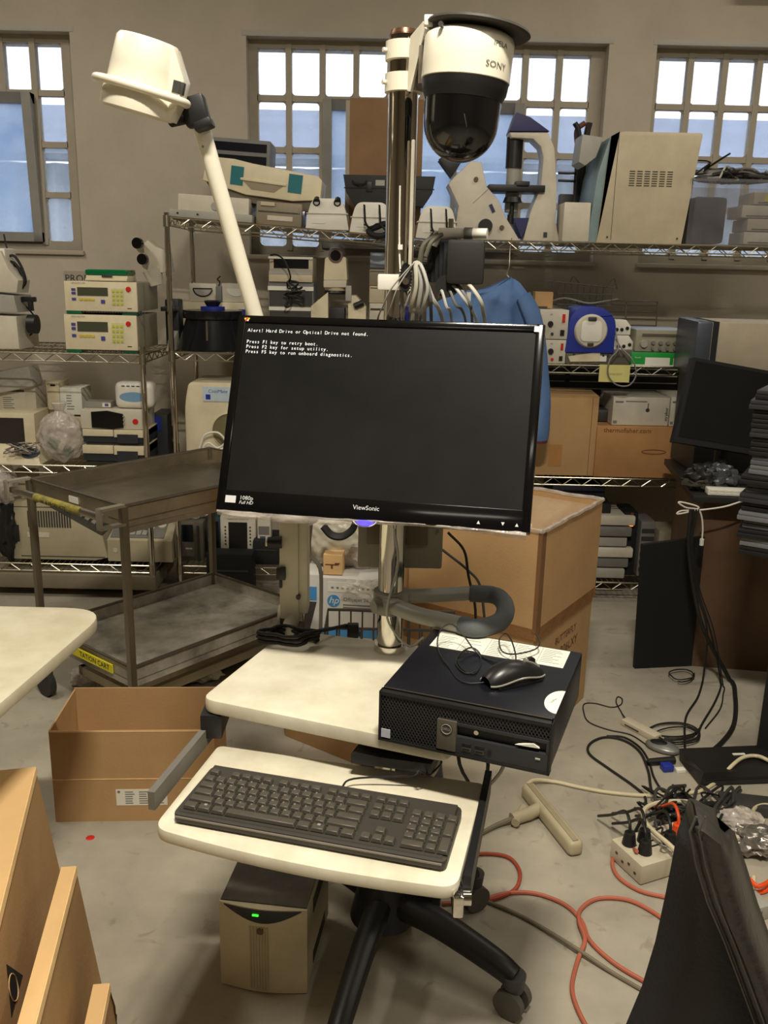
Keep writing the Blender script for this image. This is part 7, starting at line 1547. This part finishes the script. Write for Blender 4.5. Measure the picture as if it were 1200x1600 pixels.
# tangle of cords and adapters
SPOT = ['nearest the outlet block', 'before the laptop adapter', 'under the chair top', 'at the foot of the black slab', 'beside the power bricks', 'at the right of the heap', 'at the left of the heap', 'on top of the heap']
for k in range(22):
    cx, cy = (1032+13*(k % 8)), (1252+22*(k // 8)); sp_ = ['back', 'middle', 'front'][k // 8]+' row, '+['leftmost', 'second from left', 'third from left', 'fourth from left', 'fourth from right', 'third from right', 'second from right', 'rightmost'][k % 8]; P = []
    for j in range(7): P.append((cx+random.uniform(-42, 42), cy+random.uniform(-26, 30), .006+.085*random.random()*(1 if 0 < j < 6 else .1)))
    m_ = [RUBBER, RUBBER, DGREY, RUBBER, GREY][k % 5]
    nm = ['black', 'black', 'dark grey', 'black', 'grey'][k % 5]
    floor_cord('tangled_cable', nm+' cable in the floor tangle before the black slab, '+sp_, P, [.004, .003, .005, .0035, .0028][k % 5], m_, sm=5, group='%s cables tangled on the floor' % nm, cat='cable', n=6)
for k, (px_, py_, sx, sy, sz, rz, mm, lb) in enumerate(((1062, 1262, .07, .05, .035, 20, BLACK, 'black power brick at the left of the cable tangle'), (1100, 1275, .08, .045, .03, -15, BLACK, 'black power brick in the middle of the cable tangle, behind the chair top'), (1080, 1290, .05, .05, .04, 40, MBLACK, 'matt black cube adapter lowest in the cable tangle'))):
    p = on_z(px_, py_, 0); t = thing('power_brick', lb, 'adapter', tuple(p), R(rz)); part('shell', G().bx(-sx/2, sx/2, -sy/2, sy/2, 0, sz, .005), mm, t, local=True); part('cord_collar', G().cyl((-sx/2-.015, 0, sz/2), (-sx/2, 0, sz/2), .006, .008, 10), mm, t, local=True)
bs0 = Vector((.965, 2.40, 0))
t = thing('black_slab', 'long black flat electronics box with a small white sticker on the floor', 'device', (.985, 2.44, 0), R(6))
part('case', G().hexa([(0, 0, .004), (.62, -.0, .004), (.62, .15, .004), (.0, .15, .004)], [(.01, .004, .045), (.62, .004, .05), (.62, .15, .05), (-.005, .15, .045)]), mat('dusty_black_case', (34, 33, 31), .45, var=.2), t, local=True)
part('sticker', G().at((.17, .10, .0475), rx=0, ry=0).bx(-.02, .02, -.005, .005, -.001, .001), PAPER, t, local=True)
part('front_groove', G().bx(.02, .60, -.0005, .004, .02, .024), MBLACK, t, local=True)
t = thing('cable_plug', 'blue-ended black cable plug lying at the left end of the black slab', 'plug', tuple(on_z(1030, 1200, 0)), R(10))
part('shell', G().cyl((-.03, .02, .012), (.06, .02, .012), .011, .013, 12), BLACK, t, local=True); part('blue_end', G().bx(.0, .035, -.03, .0, .0, .022, .004), BLUE, t, local=True); part('white_tip', G().bx(.04, .07, -.04, -.02, .0, .012, .002), PAPER, t, local=True)
p = on_z(1110, 1250, 0)
t = thing('laptop_adapter', 'flat dark grey laptop adapter in front of the black slab', 'adapter', (1.00, 2.30, 0), R(-10)); part('shell', G().bx(0, .16, 0, .07, 0, .034, .006), DGREY, t, local=True); part('cord_end', G().cyl((.16, .035, .017), (.19, .03, .014), .009, .005, 10), DGREY, t, local=True)
a_, b_ = on_z(975, 1130, .0), on_z(1028, 1158, .0); dv = (b_-a_)
t = thing('ivory_remote', 'ivory remote-shaped handset lying on the floor before the desk', 'remote', tuple(a_), math.atan2(dv.y, dv.x))
part('body', G().bx(0, dv.length, -.02, .02, 0, .022, .006), mat('ivory_handset', (200, 190, 166), .5), t, local=True); part('slot', G().bx(.02, .08, -.0215, -.018, .008, .012), DGREY, t, local=True)
p = on_z(1035, 1172, 0)
t = thing('grey_mouse', 'silver-rimmed dark computer mouse lying among the coiled cables', 'mouse', tuple(p), R(-35))
part('shell', G().blob((0, 0, .012), .058, .034, .016, 0, 1, 3), mat('silver_grey_shell', (140, 138, 134), .35, .4), t, local=True); part('dark_oval', G().blob((-.01, 0, .02), .034, .022, .0105, 0, 1, 3), BLACK, t, local=True)
# silver wrapped things and orange bits right of the chair
for k, (px_, py_, mm, lb) in enumerate(((1175, 1330, mat('crinkled_foil_bag', (150, 144, 136), .25, .7, bump=.5, bscale=15), 'crinkled silver bag behind the right side of the chair'), (1150, 1300, CLEARB, 'crumpled clear bag behind the chair, left of the silver one'))):
    p = on_z(px_, py_, 0); solid('foil_bag', G().blob((p.x, p.y, .035), .07, .05, .035, .35, 2.5, 4, k*3+1), mm, lb, 'bag')
floor_cord('orange_lead', 'short bright orange lead tangled right of the chair back', [(1145, 1380), (1165, 1370, .03), (1185, 1385, .03), (1210, 1372, .02), (1195, 1392), (1170, 1395)], .006, mat('bright_orange_plug', (236, 86, 34), .4))
floor_cord('ivory_lead', 'short ivory lead with a bare end right of the chair back', [(1152, 1400), (1175, 1388, .02), (1178, 1370, .03)], .006, IVORY)
p = on_z(1165, 1430, 0); t = thing('grey_adapter', 'pale grey adapter block on the floor right of the chair back', 'adapter', tuple(p), R(20)); part('shell', G().bx(-.04, .05, -.03, .03, 0, .04, .006), LGREY, t, local=True); part('label', G().bx(-.02, .02, -.031, -.029, .01, .03), GREY, t, local=True)
p = on_z(141, 1309, 0)
solid('red_paint_spot', G().at((p.x, p.y, 0)).lathe([(0, .0008), (.010, .0008), (.012, .0)], 14), RED, 'small red spot of paint on the floor in front of the open box', 'paint')
# leads and adapters under the tabletop, behind the keyboard tray
p = (-.02, 1.60)
t = thing('power_strip', 'grey power strip with plugs fixed under the tabletop of the cart', 'power strip', (.0, 1.46, .655), R(-18))
part('strip', G().bx(-.03, .10, 0, .04, 0, .032, .004), GREY, t, local=True)
for k in range(3): part('outlet', G().bx(-.02+k*.04, -.002+k*.04, -.001, .001, .008, .018), WHITE if k % 2 else INK, t, local=True)
for k in range(7):
    x_ = .0+.035*k; P = [Vector((x_, 1.50+.02*(k % 3), .69)), Vector((x_+random.uniform(-.03, .03), 1.49, .62)), Vector((x_+random.uniform(-.04, .04), 1.52, .52)), Vector((.03+random.uniform(-.03, .05), 1.58, .40))]
    solid('underdesk_cable', G().tube(P, .0035, 6, sm=5), RUBBER if k % 3 else GCORD, ['grey' if k % 3 == 0 else 'black'][0]+' lead, '+['leftmost', 'second from left', 'third from left', 'middle', 'third from right', 'second from right', 'rightmost'][k]+' of those hanging between tabletop and keyboard tray', 'cable', 'leads under the cart tabletop')
